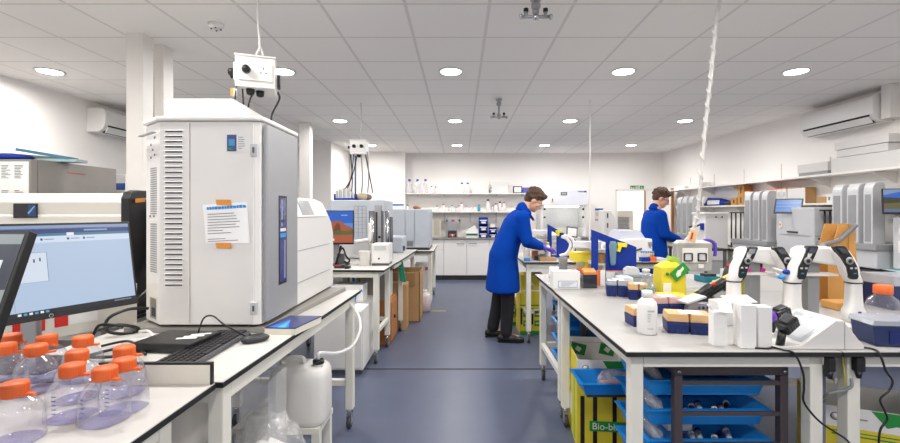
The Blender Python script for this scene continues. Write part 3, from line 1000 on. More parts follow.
def ui_main(R_, G_):
    pale = screen_mat('screen_pale', '#b7cbe4', .75)
    R_(0, 1, 0, 1, pale)
    R_(0, 1, .955, 1, screen_mat('screen_title', '#8fa6c9', .7), 1)
    R_(0, 1, .905, .965, screen_mat('screen_navy', '#2c3c82', .6), 1)
    R_(0, 1, .875, .905, screen_mat('screen_teal', '#3f86a8', .6), 1)
    R_(.62, .66, .875, .91, screen_mat('screen_white', '#dfe8f2', .85), 2)
    R_(0, 1, .80, .872, screen_mat('screen_light', '#cfdcee', .8), 1)
    ink = screen_mat('screen_ink', '#42506e', .4)
    for a in (.35, .48, .62, .71):
        R_(a, a + .012, .825, .85, ink, 2)
        R_(a + .02, a + .07, .832, .843, screen_mat('screen_grey', '#93a3ba', .6), 2)
    R_(.72, .86, .925, .945, screen_mat('screen_title', '#8fa6c9', .7), 2)
    for a, b, c, d in ((.34, .505, .36, .362), (.34, .505, .69, .693), (.34, .342, .36, .69), (.503, .505, .36, .69)):
        R_(a, b, c, d, ink, 2)
    R_(.342, .503, .362, .69, screen_mat('screen_paper', '#d3deec', .8), 1)
    for k in range(4):
        R_(.375 + k * .03, .383 + k * .03, .58 + .01 * (k % 2), .62 + .01 * (k % 2), screen_mat('screen_orange', '#c09a5a', .6) if k == 1 else ink, 2)
    for k in range(7):
        R_(.348, .356, .40 + k * .035, .41 + k * .035, ink, 2)
    R_(.33, .3315, .06, .80, screen_mat('screen_grey', '#93a3ba', .6), 2)
    R_(.34, .42, .76, .775, ink, 2)
    for k in range(3):
        R_(.2, .31, .50 + k * .1, .503 + k * .1, screen_mat('screen_grey', '#93a3ba', .6), 2)
    R_(.19, .29, .075, .125, screen_mat('screen_blue', '#2466e0', .7), 2)
    R_(0, 1, 0, .048, screen_mat('screen_taskbar', '#23293c', .3), 1)
    for k in range(6):
        R_(.34 + k * .027, .357 + k * .027, .012, .036, screen_mat('screen_icon', '#5fb4d8', .6) if k % 2 else screen_mat('screen_white', '#dfe8f2', .85), 2)
    R_(.86, .97, .018, .03, screen_mat('screen_grey', '#93a3ba', .6), 2)


rr = Vector((-1.235, 1.69, 1.10))
dirv = Vector((.156, .34, 0)).normalized()
mid = rr - dirv * .265
monitor('wide black monitor showing a pale blue software window, behind the bottles', mid, dirv, .53, .318, math.radians(10.5), 0, ui_main, (onb(40, 371) + Vector((-.05, .0, 0)), 0) if False else ((-1.53, 1.57, .9), 0))


def ui_dark(R_, G_):
    R_(0, 1, 0, 1, screen_mat('screen_sage', '#b9c3c1', .55))
    R_(0, 1, .62, .93, screen_mat('screen_slate', '#454c5e', .45), 1)
    R_(0, 1, .93, 1, screen_mat('screen_grey2', '#aeb8bb', .55), 1)
    w = screen_mat('screen_white', '#dfe8f2', .85)
    for a in (.86, .93):
        R_(a, a + .018, .76, .82, w, 2)
        R_(a - .01, a + .03, .67, .69, w, 2)
    R_(.5, .97, .40, .402, screen_mat('screen_grey', '#93a3ba', .6), 2)
    for a in (.86, .94): R_(a, a + .02, .46, .50, screen_mat('screen_ink', '#42506e', .4), 2)


rr2 = Vector((-.925, .83, 1.09))
d2 = Vector((1, .0, 0))
monitor('near tilted black touch screen at the picture\'s left edge', rr2 - d2 * .25, d2, .50, .34, math.radians(20), 0, ui_dark, ((-1.34, 1.02, .9), 0))

# ---- orange capped bottles
def bottle(label, x, y, ang):
    t = thing('media_bottle', label, 'bottle', (x, y, .9), ang, 'clear bottles with orange caps on the near bench')
    c = (x, y, .9005)
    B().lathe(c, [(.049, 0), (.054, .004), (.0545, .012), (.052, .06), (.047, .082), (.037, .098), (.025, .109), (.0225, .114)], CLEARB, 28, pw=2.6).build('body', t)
    B().lathe(c, [(.051, .0015), (.051, .003), (.050, .0035)], clear('reflected_lavender', '#f2f1fb', .10, diff=.14, diffcol='#c9c7f0'), 24, pw=2.6).build('base_reflection', t)  # lavender disc stands in for a reflection low in the bottle
    q = B()
    for k in range(5):
        q.poly([(x + .0535 * math.sin(a) * (1 - .0012 * k), y - .0535 * math.cos(a), .9 + .03 + k * .011) for a in (-.28, -.05)] + [(x + .0535 * math.sin(a), y - .0535 * math.cos(a), .9 + .0325 + k * .011) for a in (-.05, -.28)], mat('scale_blue', '#5a5f98', .6))
    q.build('printed_scale', t)
    cp = B().lathe(c, [(.0245, .109), (.0265, .111), (.0275, .139), (.0255, .142), (.002, .1425)], ORANGE, 40).build('cap', t)
    q = B()
    for k in range(40):
        a = 2 * PI * k / 40
        q.obox((x + .0275 * math.cos(a), y + .0275 * math.sin(a), 1.025), (.0016, .0026, .024), (0, 0, a), ORANGE)
    q.box(x + .026, x + .046, y - .006, y + .006, 1.010, 1.016, ORANGE)
    q.build('cap_ridge', cp)
    return t


spots = [(8, 339, 'fully behind, under the screen at the picture\'s left border'), (5, 349, 'cut by the picture\'s left border, second row'), (47, 340, 'standing in front of the monitor neck'), (36, 350, 'just in front of the one at the monitor neck'),
         (83, 341, 'in the back row under the middle of the monitor'), (77, 356, 'directly in front of the back row one under the monitor middle'), (130, 346, 'hindmost beside the low edge board'), (128, 357, 'beside the edge board with its cap tab to the right'),
         (72, 370, 'second from the bench edge, touching the frontmost'), (105, 373, 'nearest the bench edge and the edge board'), (14, 389, 'largest and nearest, in the lower left corner')]
first = None
placed = []
for i, (px_, py_, l) in enumerate(spots):
    d = F * (CAMZ - 1.026) / (py_ - 212)
    x = X(px_, d)
    if i == 6: d, x = 1.337, -1.02
    if i == 7: d, x = 1.225, -.935
    if i == 0: d, x = 1.47, -1.50
    lab = 'clear orange-capped bottle ' + l
    ang = (.1, .5, -.3, .9, .2, -.5, .3, .05, .15, -.2, .1)[i]
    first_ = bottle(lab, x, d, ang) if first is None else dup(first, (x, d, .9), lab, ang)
    first = first or first_
    placed.append((x, d))

# ---- long instrument behind the monitor
t = thing('long_instrument', 'long white instrument with a small dark display and black end panel', 'instrument', (-2.4, 2.25, .9))
xr, yf = -1.733, 2.27
prof = [(yf + .005, .92), (yf, 1.2), (yf, 1.43), (yf + .008, 1.435), (yf + .004, 1.50), (yf + .02, 1.535), (yf + .05, 1.548), (yf + .6, 1.548), (yf + .6, .92)]
B().prism(prof, 'x', -3.2, xr - .012, CREAM).build('casing', t, .003)
prof2 = [(yf - .008, .905), (yf - .008, 1.52), (yf + .01, 1.553), (yf + .05, 1.565), (yf + .6, 1.565), (yf + .6, .905)]
B().prism(prof2, 'x', xr - .0115, xr + .035, BLACK).build('end_panel', t, .004)
q = B().box(X(14, yf), X(38, yf), yf - .004, yf - .0005, Z(218, yf), Z(203.5, yf), BLACK)
q.build('display', t)
q = B().box(X(15, yf), X(29, yf), yf - .0055, yf - .0045, Z(216.5, yf), Z(204.5, yf), screen_mat('screen_black', '#0b1020', .2)).box(X(29, yf), X(37, yf), yf - .0055, yf - .0045, Z(216.5, yf), Z(204.5, yf), screen_mat('screen_deep_blue', '#12447f', .5))
q.poly([(X(28.5, yf), yf - .006, Z(213, yf)), (X(35, yf), yf - .006, Z(206, yf)), (X(36, yf), yf - .006, Z(206.5, yf)), (X(30, yf), yf - .006, Z(214, yf))], screen_mat('screen_sky', '#7db8ea', .7))
q.build('display_image', t)
for z in (1.50, 1.475, 1.45, 1.42): pass
q = B()
for k in range(4): q.box(xr + .0355, xr + .039, yf + .10 + .03 * k, yf + .112 + .03 * k, 1.515, 1.527, ALU)
q.build('screw', t)
B().obox((xr + .043, yf + .055, 1.512), (.008, .06, .020), (0.1, 0, 0), ORTAPE).build('orange_tag', t)
cable('white wrapped loom beside the black end panel of the long instrument', [(xr + .05, yf + .15, 1.50), (xr + .07, yf + .14, 1.44), (xr + .05, yf + .13, 1.3), (xr + .06, yf + .1, 1.15), (xr + .12, yf + .02, 1.06), (xr + .10, yf - .05, 1.0), (xr + .05, yf - .1, .91)], .012, BLACK)
# coloured label box under the monitor
t = thing('reagent_carton', 'long cream carton with red, white and yellow labels below the monitor', 'carton', (-1.55, 1.95, .9))
a0, a1 = Vector((-1.86, 1.80, 0)), Vector((-1.585, 2.16, 0))
du = (a1 - a0).normalized()
dn = Vector((du.y, -du.x, 0))
pts = [a0, a1, a1 - dn * .12, a0 - dn * .12]
B().rings([[p + Vector((0, 0, .9005)) for p in pts], [p + Vector((0, 0, 1.10)) for p in pts]], CREAM, False).build('box', t, .002)
q = B()
L_ = (a1 - a0).length
for u0, u1, v0, v1, m in ((.15, .195, .045, .185, RED), (.20, .30, .05, .15, WHITEP), (.20, .265, .152, .195, YELLOW), (.27, .30, .152, .195, WHITEP), (.305, .44, .10, .195, YELLOW), (.02, .12, .04, .1, RED)):
    q.rect(a0 + Vector((0, 0, .9)), du, (0, 0, 1), u0, u1, v0, v1, m, .001)
q.build('label_print', t)

# ---- tall grey fridge with papers and the things on its top
t = thing('upright_freezer', 'tall brushed grey freezer with a sheet of notices on its front', 'freezer', (-3.4, 3.03, 0))
fx0, fx1, fy0, fy1, fz = -3.95, -2.905, 3.03, 3.72, 1.812
B().box(fx0, fx1, fy0, fy1, .06, fz, FRIDGE).box(fx0 + .03, fx1 - .03, fy0 + .04, fy1 - .03, 0, .06, BLACK).build('body', t, .004)
B().box(fx0 + .003, fx1 - .003, fy0 - .05, fy0 - .001, .10, fz - .004, FRIDGE).build('door', t, .004)
q = B()
INK2 = mat('dark_print', '#5c5e64', .7)
r = random.Random(11)
yy = fy0 - .0515
q.box(fx0 + .05, fx1 - .015, yy, yy + .001, .8, fz - .02, WHITEP)
cw = .088
for c in range(10):
    for rw in range(5):
        x0 = fx1 - .03 - (c + 1) * cw
        z1 = fz - .03 - rw * .17
        if r.random() < .04: continue
        text_lines(q, (x0 + .008, yy - .001, z1 - .015), (1, 0, 0), (0, 0, 1), .066, 9, .0105, .004, INK2, c * 9 + rw)
        mk = r.choice([None, BLACK, ORTAPE, RED, None, INK])
        if mk: q.rect((x0, yy - .001, z1 - .12), (1, 0, 0), (0, 0, 1), .01, .06, -.02, .012, mk, .0008)
q.build('notice_sheet', t)
B().poly([(fx1 + .0008, fy0 + .22, 1.735), (fx1 + .0008, fy0 + .38, 1.735), (fx1 + .0008, fy0 + .38, 1.745), (fx1 + .0008, fy0 + .22, 1.745)], mat('faded_red', '#a5604f', .6)).build('badge', t)
tp = fz + .0005
def pillow(label, x, y, z, sx, sy, sz, m, rot, cat='pack', name='plastic_pack'):
    b = B().lathe((x, y, z), [(sx * .55, 0), (sx * .95, sz * .25), (sx, sz * .5), (sx * .85, sz * .8), (sx * .4, sz)], m, 20, 1, sy / sx, 3.2)
    return solo(name, label, cat, b, (x, y, z), rot)
pillow('bright blue folded bag on top of the grey freezer', -3.22, 3.10, tp, .20, .06, .05, BLUE, .05, 'bag', 'folded_bag')
b = B().obox((-3.0, 3.20, tp + .055), (.34, .10, .02), (0, .17, .15), mat('teal_sleeve', '#3f7f96', .35)).obox((-3.02, 3.22, tp + .032), (.36, .12, .02), (0, .08, .1), mat('grey_sleeve', '#707a78', .4)).obox((-2.93, 3.22, tp + .011), (.3, .11, .02), (0, .0, .12), mat('sleeve_pale', '#9fb6bd', .4))
solo('sleeve_pile', 'slanting pile of teal and grey plastic sleeves on top of the grey freezer', 'sleeves', b, (-3.0, 3.2, tp))
t = thing('storage_cabinet', 'plain white cabinet hidden behind the grey freezer', 'cabinet', (-3.3, 4.0, 0))
B().box(-3.8, -3.0, 3.95, 4.5, .05, 1.56, WHITE).box(-3.78, -3.02, 3.98, 4.48, 0, .05, BLACK).build('body', t)
t = thing('carton', 'small white carton with a blue band between freezer and column', 'carton', (-3.2, 4.0, 1.56))
B().box(-3.45, -3.02, 3.97, 4.3, 1.5605, 1.79, WHITEP).build('box', t, .002)
B().rect((-3.45, 3.9695, 1.56), (1, 0, 0), (0, 0, 1), 0, .43, .09, .15, mat('band_blue', '#2c5fae', .5), .0005).build('band', t)

# ---- under the near bench
t = thing('jerry_can', 'white plastic jerry can with a black cap and a thin hose, under the analyser bench', 'canister', (-.86, 2.3, .366))
jx0, jx1, jy0, jy1, jz0, jz1 = X(275, 2.2) - .05, X(332, 2.2) - .045, 2.2, 2.40, .368, .694
q = B()
rg = []
cx, cy = (jx0 + jx1) / 2, (jy0 + jy1) / 2
for k, (s, z) in enumerate(((.90, 0), (.98, .012), (1, .03), (1, .215), (.985, .245), (.93, .272), (.80, .288), (.5, .293))):
    ring = []
    for i in range(36):
        a = 2 * PI * i / 36
        c, sn = math.cos(a), math.sin(a)
        p = (abs(c) ** 5 + abs(sn) ** 5) ** (-1 / 5)
        ring.append((cx + c * p * s * (jx1 - jx0) / 2, cy + sn * p * s * (jy1 - jy0) / 2, jz0 + z))
    rg.append(ring)
q.rings(rg, CANP)
q.build('body', t)
B().lathe((jx1 - .045, cy - .03, jz0), [(.022, .28), (.022, .305)], CANP, 20).build('neck', t)
B().lathe((jx1 - .045, cy - .03, jz0), [(.028, .302), (.029, .320), (.020, .324), (.018, .322)], BLACK, 20).build('cap', t)
B().tube([(jx0 + .05, cy, jz0 + .285), (jx0 + .055, cy, jz0 + .315), (cx, cy, jz0 + .322), (cx + .02, cy, jz0 + .285)], .011, CANP, 10, curve=True).build('handle', t)
hz = jz0 + .324
cable('thin translucent hose rising from the jerry can to the analyser', [(jx1 - .045, cy - .03, hz), (jx1 - .04, cy - .03, hz + .03), (X(337, 2.4), 2.4, Z(353, 2.4)), (X(352, 2.5), 2.5, Z(346, 2.5)), (X(360, 2.6), 2.6, Z(330, 2.6)), (X(358, 2.75), 2.75, Z(315, 2.75)), (X(350, 2.9), 2.9, Z(303, 2.9)), (X(341, 2.98), 2.98, Z(295.5, 2.98)), (X(330, 2.98), 2.98, Z(290, 2.98))], .009, FROST, 'hose', name='hose')
t = thing('low_stand', 'low white stand carrying the jerry can', 'stand', (-.86, 2.4, 0))
B().box(-1.14, jx1 - .02, 2.20, 2.44, .337, .366, STEEL).build('top', t)
for x in (-1.13, jx1 - .062):
    for y in (2.21, 2.39): B().box(x, x + .04, y, y + .04, 0, .3365, STEEL).build('leg', t)
CRATEC = clear('crate_clear', '#f4f4f4', .12, diff=.14)
# clear crate with a bag
t = thing('clear_crate', 'clear plastic crate under the bench end', 'crate', (-1.05, 1.85, .25))
cx0, cx1, cy0, cy1, cz0, cz1 = X(239, 1.86), X(268, 1.86), 1.86, 2.06, .26, .73
q = B()
for (a, b_, c, d_) in ((cx0, cx0 + .003, cy0, cy1), (cx1 - .003, cx1, cy0, cy1), (cx0, cx1, cy0, cy0 + .003), (cx0, cx1, cy1 - .003, cy1)):
    q.box(a, b_, c, d_, cz0, cz1, CRATEC)
q.box(cx0, cx1, cy0, cy1, cz0 - .002, cz0, CRATEC)
q.build('box', t)
t2 = thing('low_shelf', 'cream undershelf of the bench holding crate and bags', 'shelf', (-1.1, 2.0, .2))
B().box(-1.50, -.72, 1.56, 2.10, .235, .2575, STEEL).build('board', t2)
for x in (-1.49, -.77):
    for y in (1.57, 2.05): B().box(x, x + .04, y, y + .04, 0, .2348, STEEL).build('leg', t2)
def crumple(label, c, r, seed, m=BAGP, name='plastic_bag', cat='bag', amp=.16):
    bm = bmesh.new()
    bmesh.ops.create_icosphere(bm, subdivisions=4, radius=1)
    rr_ = random.Random(seed)
    ph = [(Vector((rr_.uniform(-1, 1), rr_.uniform(-1, 1), rr_.uniform(-1, 1))).normalized(), rr_.uniform(3, 11), rr_.uniform(0, 6)) for _ in range(14)]
    for v in bm.verts:
        k = 1 + amp * sum(abs(math.sin(v.co.dot(d_) * f + p)) - .6 for d_, f, p in ph) / 5
        zz = v.co.z
        co = Vector((v.co.x * r[0] * k, v.co.y * r[1] * k, v.co.z * r[2] * k))
        co.z = max(co.z, -r[2] * .82)
        v.co = co + Vector((0, 0, r[2] * .82))
    me = bpy.data.meshes.new(name)
    bm.to_mesh(me)
    bm.free()
    me.materials.append(m)
    for p in me.polygons: p.use_smooth = True
    o = bpy.data.objects.new(name, me)
    COL.objects.link(o)
    o.location = c
    return tag(o, label, cat)
crumple('crumpled clear bag of white packs in front of the jerry can', (-.80, 1.86, .258), (.14, .11, .18), 3, amp=.30)
FOAM = mat('white_foam', '#e6e4e2', .6)
solo('white_pack', 'white folded pack inside the crumpled clear bag', 'pack', B().obox((-.83, 1.86, .35), (.14, .10, .15), (.1, .15, .2), FOAM).obox((-.80, 1.85, .45), (.13, .10, .05), (.1, .25, -.2), FOAM), (-.82, 1.86, .262), bev=.02)
crumple('clear bag filling the plastic crate', ((cx0 + cx1) / 2, 1.96, .262), (.054, .085, .19), 9, amp=.28)
solo('white_bag', 'big greyish white sack behind the near bench leg', 'sack', B().lathe((-1.27, 1.93, .258), [(.12, 0), (.155, .05), (.16, .28), (.13, .40), (.05, .43)], mat('sack_white', '#d2cec9', .6), 24, 1, .9, 3), (-1.27, 1.93, .258))
solo('floor_cables', 'heap of black cables under the near bench', 'cables', B().tube([(-1.2, 1.5, .5), (-1.15, 1.45, .35), (-1.25, 1.5, .3), (-1.1, 1.42, .29), (-1.3, 1.4, .32)], .009, BLACK, 8, curve=True).tube([(-1.3, 1.55, .7), (-1.22, 1.5, .5), (-1.26, 1.45, .33), (-1.12, 1.5, .3), (-1.0, 1.46, .30)], .008, BLACK, 8, curve=True).tube([(-1.35, 1.5, .3), (-1.2, 1.42, .31), (-1.05, 1.40, .3), (-.95, 1.45, .29)], .008, LGREY, 8, curve=True).box(-1.45, -.86, 1.36, 1.55, .25, .285, DGREY), (-1.2, 1.45, .25))

# ---- white cabinet beyond the bench and what stands on it
t = thing('under_bench_cabinet', 'white knee-high cabinet on the floor beyond the analyser bench', 'cabinet', (-1.1, 4.0, 0))
B().box(X(314, 3.92), -.865, 3.92, 4.62, .04, .578, WHITE).box(X(315, 3.92), -.88, 3.94, 4.6, 0, .0395, DGREY).build('body', t, .004)
B().box(X(314, 3.92) + .01, -.875, 3.905, 3.9195, .06, .565, WHITE).build('door', t, .003)
B().cyl((-1.0, 4.2, .5785), (-1.0, 4.2, .584), .012, LGREY).build('cap', t)
t = thing('carton', 'white carton with a blue swirl on the knee-high cabinet', 'carton', (-.98, 4.25, .58))
B().box(X(333, 4.25), X(363, 4.25), 4.25, 4.45, .5805, Z(285, 4.25), WHITEP).build('box', t, .002)
B().tube([(X(354.5, 4.24), 4.248, Z(302, 4.24)), (X(355.5, 4.24), 4.248, Z(296, 4.24)), (X(358.5, 4.24), 4.248, Z(292, 4.24)), (X(362, 4.24), 4.248, Z(290.5, 4.24))], .011, SKYB, 6, curve=True).build('printed_swirl', t)
t = thing('wooden_cabinet', 'orange wooden cabinet with dark knob under the second bench', 'cabinet', (-.95, 4.8, 0))
wx0, wx1 = -1.12, -.765
B().box(wx0, wx1, 4.80, 5.27, 0, .475, WOOD).build('body', t, .003)
B().box(wx1 + .0005, wx1 + .016, 4.82, 5.25, .03, .455, WOOD).build('door', t, .002)
B().cyl((wx1 + .0165, 5.0, .27), (wx1 + .034, 5.0, .27), .02, BLACK, n=12).build('knob', t)
solo('grey_crate', 'grey storage crate on top of the wooden cabinet', 'crate', B().box(-1.10, -.80, 4.86, 5.22, .4758, .775, mat('warm_grey_box', '#9a948c', .5)).box(-.799, -.796, 4.87, 5.21, .49, .77, mat('pale_film', '#cfcfcd', .4)), (-1.0, 5.0, .4758))
solo('cardboard_box', 'narrow brown cardboard box against the wooden cabinet', 'cardboard box', B().box(-.95, -.66, 5.40, 5.66, 0, .56, CARD), (-.8, 5.5, 0), bev=.003)
t = thing('cardboard_box', 'taller open brown cardboard box behind the narrow one', 'cardboard box', (-.72, 5.8, 0))
q = B()
bx0, bx1, by0, by1, bz = -1.0, -.53, 5.80, 6.3, .66
q.box(bx0, bx0 + .008, by0, by1, 0, bz, CARD).box(bx1 - .008, bx1, by0, by1, 0, bz, CARD).box(bx0, bx1, by0, by0 + .008, 0, bz, CARD).box(bx0, bx1, by1 - .008, by1, 0, bz, CARD).box(bx0, bx1, by0, by1, 0, .008, CARD)
q.build('box', t)
B().obox((bx0 + .2, by0 - .045, bz - .09), (.42, .006, .2), (.35, 0, 0), CARD).build('flap', t)
solo('green_cloth', 'green cloth hanging over the bench edge', 'cloth', B().prism([(X(400, 5.3), .62), (X(398.5, 5.3), .83), (X(394, 5.3), .87), (X(401, 5.3), .885), (X(403, 5.3), .83), (X(406, 5.3), .60)], 'y', 5.30, 5.33, mat('green_fabric', '#1f7f5e', .8)), (X(401, 5.3), 5.31, .6))
t = thing('canister', 'white plastic canister with pink contents at the third bench leg', 'canister', (X(425, 6.5), 6.5, 0))
cc = (X(425, 6.45), 6.45, .001)
B().lathe(cc, [(.07, 0), (.08, .01), (.08, .22), (.05, .27), (.03, .28)], FROST, 20, 1, 1, 4).build('body', t)
B().lathe(cc, [(.060, .004), (.068, .01), (.068, .17), (.06, .172)], mat('pink_liquid', '#d9a0ae', .5), 20, 1, 1, 4).build('contents', t)
B().lathe(cc, [(.034, .278), (.034, .31), (.02, .312)], WHITE, 16).build('cap', t)
solo('white_bin', 'tall white bin with a red mark standing under the third bench', 'bin', B().box(X(414, 6.9), X(432, 6.9) - .02, 6.95, 7.3, 0, .62, WHITE).box(X(425, 6.9), X(430, 6.9), 6.947, 6.9495, .53, .58, mat('pink_mark', '#c8607a', .6)), (X(420, 6.95), 7.1, 0))

# ---- far left instruments
def ui_rocks(R_, G_):
    R_(0, 1, 0, 1, screen_mat('scr_sky', '#1f5fc4', .75))
    R_(0, 1, .0, .62, screen_mat('scr_sky_low', '#4a90d8', .75), 1)
    rk = screen_mat('scr_rock', '#b85f38', .6)
    G_([(.0, .15), (1, .15), (1, .45), (.94, .52), (.86, .56), (.8, .66), (.72, .70), (.64, .69), (.56, .6), (.5, .5), (.4, .42), (.2, .4), (0, .36)], rk, 2)
    G_([(.62, .30), (.78, .30), (.76, .58), (.70, .64), (.66, .5)], screen_mat('scr_rock_dark', '#8a4426', .5), 3)
    G_([(0, .22), (1, .26), (1, .42), (.9, .36), (.75, .40), (.6, .34), (.4, .4), (0, .36)], screen_mat('scr_scrub', '#6f7a3a', .45), 4)
    G_([(0, 0), (1, 0), (1, .26), (.7, .22), (.4, .25), (0, .22)], screen_mat('scr_sand', '#c0623c', .6), 5)
    R_(.78, .9, .86, .885, screen_mat('scr_cloud', '#a8c4ea', .7), 3)
    R_(.55, .66, .06, .13, screen_mat('screen_white', '#dfe8f2', .85), 6)


md = 4.45
monitor('monitor showing a red desert rock and blue sky', ((X(353.5, md) - .28), md, Z(244.5, md)), (1, 0, 0), .56, .345, .04, 0, ui_rocks, ((X(353.5, md) - .20, md + .10, .9), 0))
solo('cable_tangle', 'dark tangle of cables and hubs under the desert monitor', 'cables', B().tube([(X(335, 4.5), 4.52, .91), (X(338, 4.5), 4.50, 1.0), (X(342, 4.5), 4.52, 1.08), (X(346, 4.5), 4.5, 1.0), (X(349, 4.5), 4.52, .95), (X(345, 4.5), 4.5, .91)], .010, BLACK, 6, curve=True).tube([(X(340, 4.5), 4.55, 1.1), (X(337, 4.5), 4.55, 1.02), (X(341, 4.5), 4.55, .95), (X(347, 4.5), 4.55, .92)], .012, CHAR, 6, curve=True).box(X(336, 4.5), X(343, 4.5), 4.53, 4.57, .9005, 1.02, DGREY), (X(341, 4.5), 4.52, .9))
t = thing('desk_phone', 'black and red handset lying before the desert monitor', 'handset', (X(340, 4.25), 4.25, .9))
B().box(X(334, 4.28), X(344, 4.28), 4.28, 4.36, .9005, .935, CHAR).build('body', t, .006)
B().box(X(344.5, 4.25), X(349, 4.25), 4.25, 4.32, .9005, .925, BLACK).box(X(334, 4.28), X(341, 4.28), 4.279, 4.2795, .925, .933, RED).build('receiver', t, .004)
t = thing('white_beaker', 'white square tub between the monitor and the small white instrument', 'tub', (X(365, 4.5), 4.5, .9))
B().lathe((X(365, 4.52), 4.52, .9005), [(.05, 0), (.058, .145), (.060, .150), (.054, .150), (.047, .01)], WHITE, 24, 1, 1, 5).build('body', t)
t = thing('small_instrument', 'small white boxy instrument with a black button on the second bench', 'instrument', (X(381, 4.55), 4.55, .9))
B().box(X(371.5, 4.5), X(389, 4.5), 4.5, 4.75, .925, Z(244, 4.5), WHITE).build('housing', t, .006)
B().box(X(371.5, 4.5) + .005, X(389, 4.5) - .005, 4.51, 4.74, .9005, .9248, DGREY).build('base', t)
B().cyl((X(379, 4.5), 4.4995, Z(258.5, 4.5)), (X(379, 4.5), 4.49, Z(258.5, 4.5)), .009, BLACK, n=12).build('button', t)
B().box(X(374, 4.5), X(386, 4.5), 4.497, 4.4995, Z(250, 4.5), Z(246, 4.5), LGREY).build('label_plate', t)
# big grey mass spectrometer behind
t = thing('grey_tower', 'large pale grey instrument behind the desert monitor with columns on its right', 'instrument', (-1.2, 5.25, .9))
gx0, gx1 = X(330, 5.3), X(384, 5.3)
B().box(gx0, gx1, 5.3, 6.0, .92, Z(200, 5.3), BLGREY).build('cabinet', t, .01)
q = B()
for k in range(8):
    zz = Z(206, 5.3) - k * .045
    q.box(X(354, 5.3), X(367, 5.3), 5.296, 5.2995, zz - .003, zz, MGREY)
for k in range(4): q.box(X(354 + 4 * k, 5.3), X(354.4 + 4 * k, 5.3), 5.295, 5.2995, 1.15, Z(206, 5.3), MGREY)
q.build('seam', t)
B().box(gx0, gx1 - .05, 5.12, 5.2995, .905, 1.12, LGREY).build('lower_panel', t, .02)
for x in (gx0 + .04, gx1 - .08): B().box(x, x + .05, 5.4, 5.9, .9005, .9198, DGREY).build('foot', t)
q = thing('column_oven', 'polished steel column with dark slots beside the grey instrument', 'steel column', (X(376, 4.95), 4.95, .9))
B().cyl((X(372, 4.95), 4.95, .9005), (X(372, 4.95), 4.95, Z(211, 4.95)), .035, CHROME, n=20).build('cylinder', q)
B().box(X(375, 4.95), X(381.5, 4.95), 4.92, 5.02, .9005, Z(205, 4.95), ALU).build('frame', q, .003)
B().box(X(376, 4.95), X(378, 4.95), 4.915, 4.9195, 1.05, Z(212, 4.95), CHAR).box(X(381, 4.95) + .002, X(383, 4.95), 4.93, 5.0, .9005, Z(211, 4.95), DGREY).build('slot', q)
B().cyl((X(379.5, 4.9), 4.91, Z(237, 4.9)), (X(379.5, 4.9), 4.89, Z(237, 4.9)), .014, BLACK).build('knob', q)
q = thing('column_oven', 'shorter pair of steel cylinders right of the polished column', 'steel column', (X(388, 5.0), 5.1, .9))
B().cyl((X(387, 5.1), 5.1, .9005), (X(387, 5.1), 5.1, Z(211, 5.1)), .026, CHROME, n=16).build('cylinder', q)
B().cyl((X(391, 5.1), 5.12, .9005), (X(391, 5.1), 5.12, Z(217, 5.1)), .02, DGREY, n=12).build('cylinder', q)
solo('white_hose', 'white bent drain pipe in front of the grey instrument', 'pipe', B().tube([(X(370, 4.85), 4.85, 1.33), (X(369.5, 4.85), 4.85, 1.15), (X(367, 4.85), 4.85, Z(240, 4.85)), (X(355, 4.85), 4.86, Z(242, 4.85))], .022, WHITE, 12, curve=True), (X(368, 4.85), 4.85, 1.1))
# blue tray on top of the grey tower with tubes
bx0, bx1, byy, bz = X(333, 5.35), X(354.5, 5.35), 5.38, Z(200, 5.3) + .001
t = thing('blue_rack', 'blue open rack of grey cartridges on the grey instrument', 'rack', ((bx0 + bx1) / 2, byy, bz))
B().box(bx0, bx1, byy, byy + .22, bz, bz + .025, BLUE).box(bx0, bx0 + .012, byy, byy + .22, bz + .025, bz + .075, BLUE).box(bx1 - .012, bx1, byy, byy + .22, bz + .025, bz + .075, BLUE).build('tray', t)
B().cyl((bx1 - .02, byy + .1, bz + .075), (bx1 - .02, byy + .1, bz + .60), .011, mat('steel_blue_pole', '#4a6c98', .4), n=8).build('pole', t)
for k in range(8):
    x = bx0 + .025 + k * .024
    hh = (.09, .12, .10, .125, .09, .12, .11, .08)[k]
    solo('cartridge', 'thin grey cartridge standing in the blue rack', 'cartridge', B().box(x - .009, x + .009, byy + .03, byy + .17, bz + .0258, bz + .025 + hh, WALLG if k % 2 else LGREY), (x, byy + .1, bz + .0258), group='grey cartridges in the blue rack')
solo('foil_bundle', 'crumpled brown and white bundle on top of the grey instrument', 'bundle', B().ball((X(362, 5.5), 5.5, bz + .045), (.08, .08, .05), mat('beige_bundle', '#b5a68e', .7), 12, 8).ball((X(367, 5.5), 5.52, bz + .04), (.06, .05, .04), mat('bundle_dark', '#6d6253', .7), 10, 6), (X(364, 5.5), 5.5, bz))
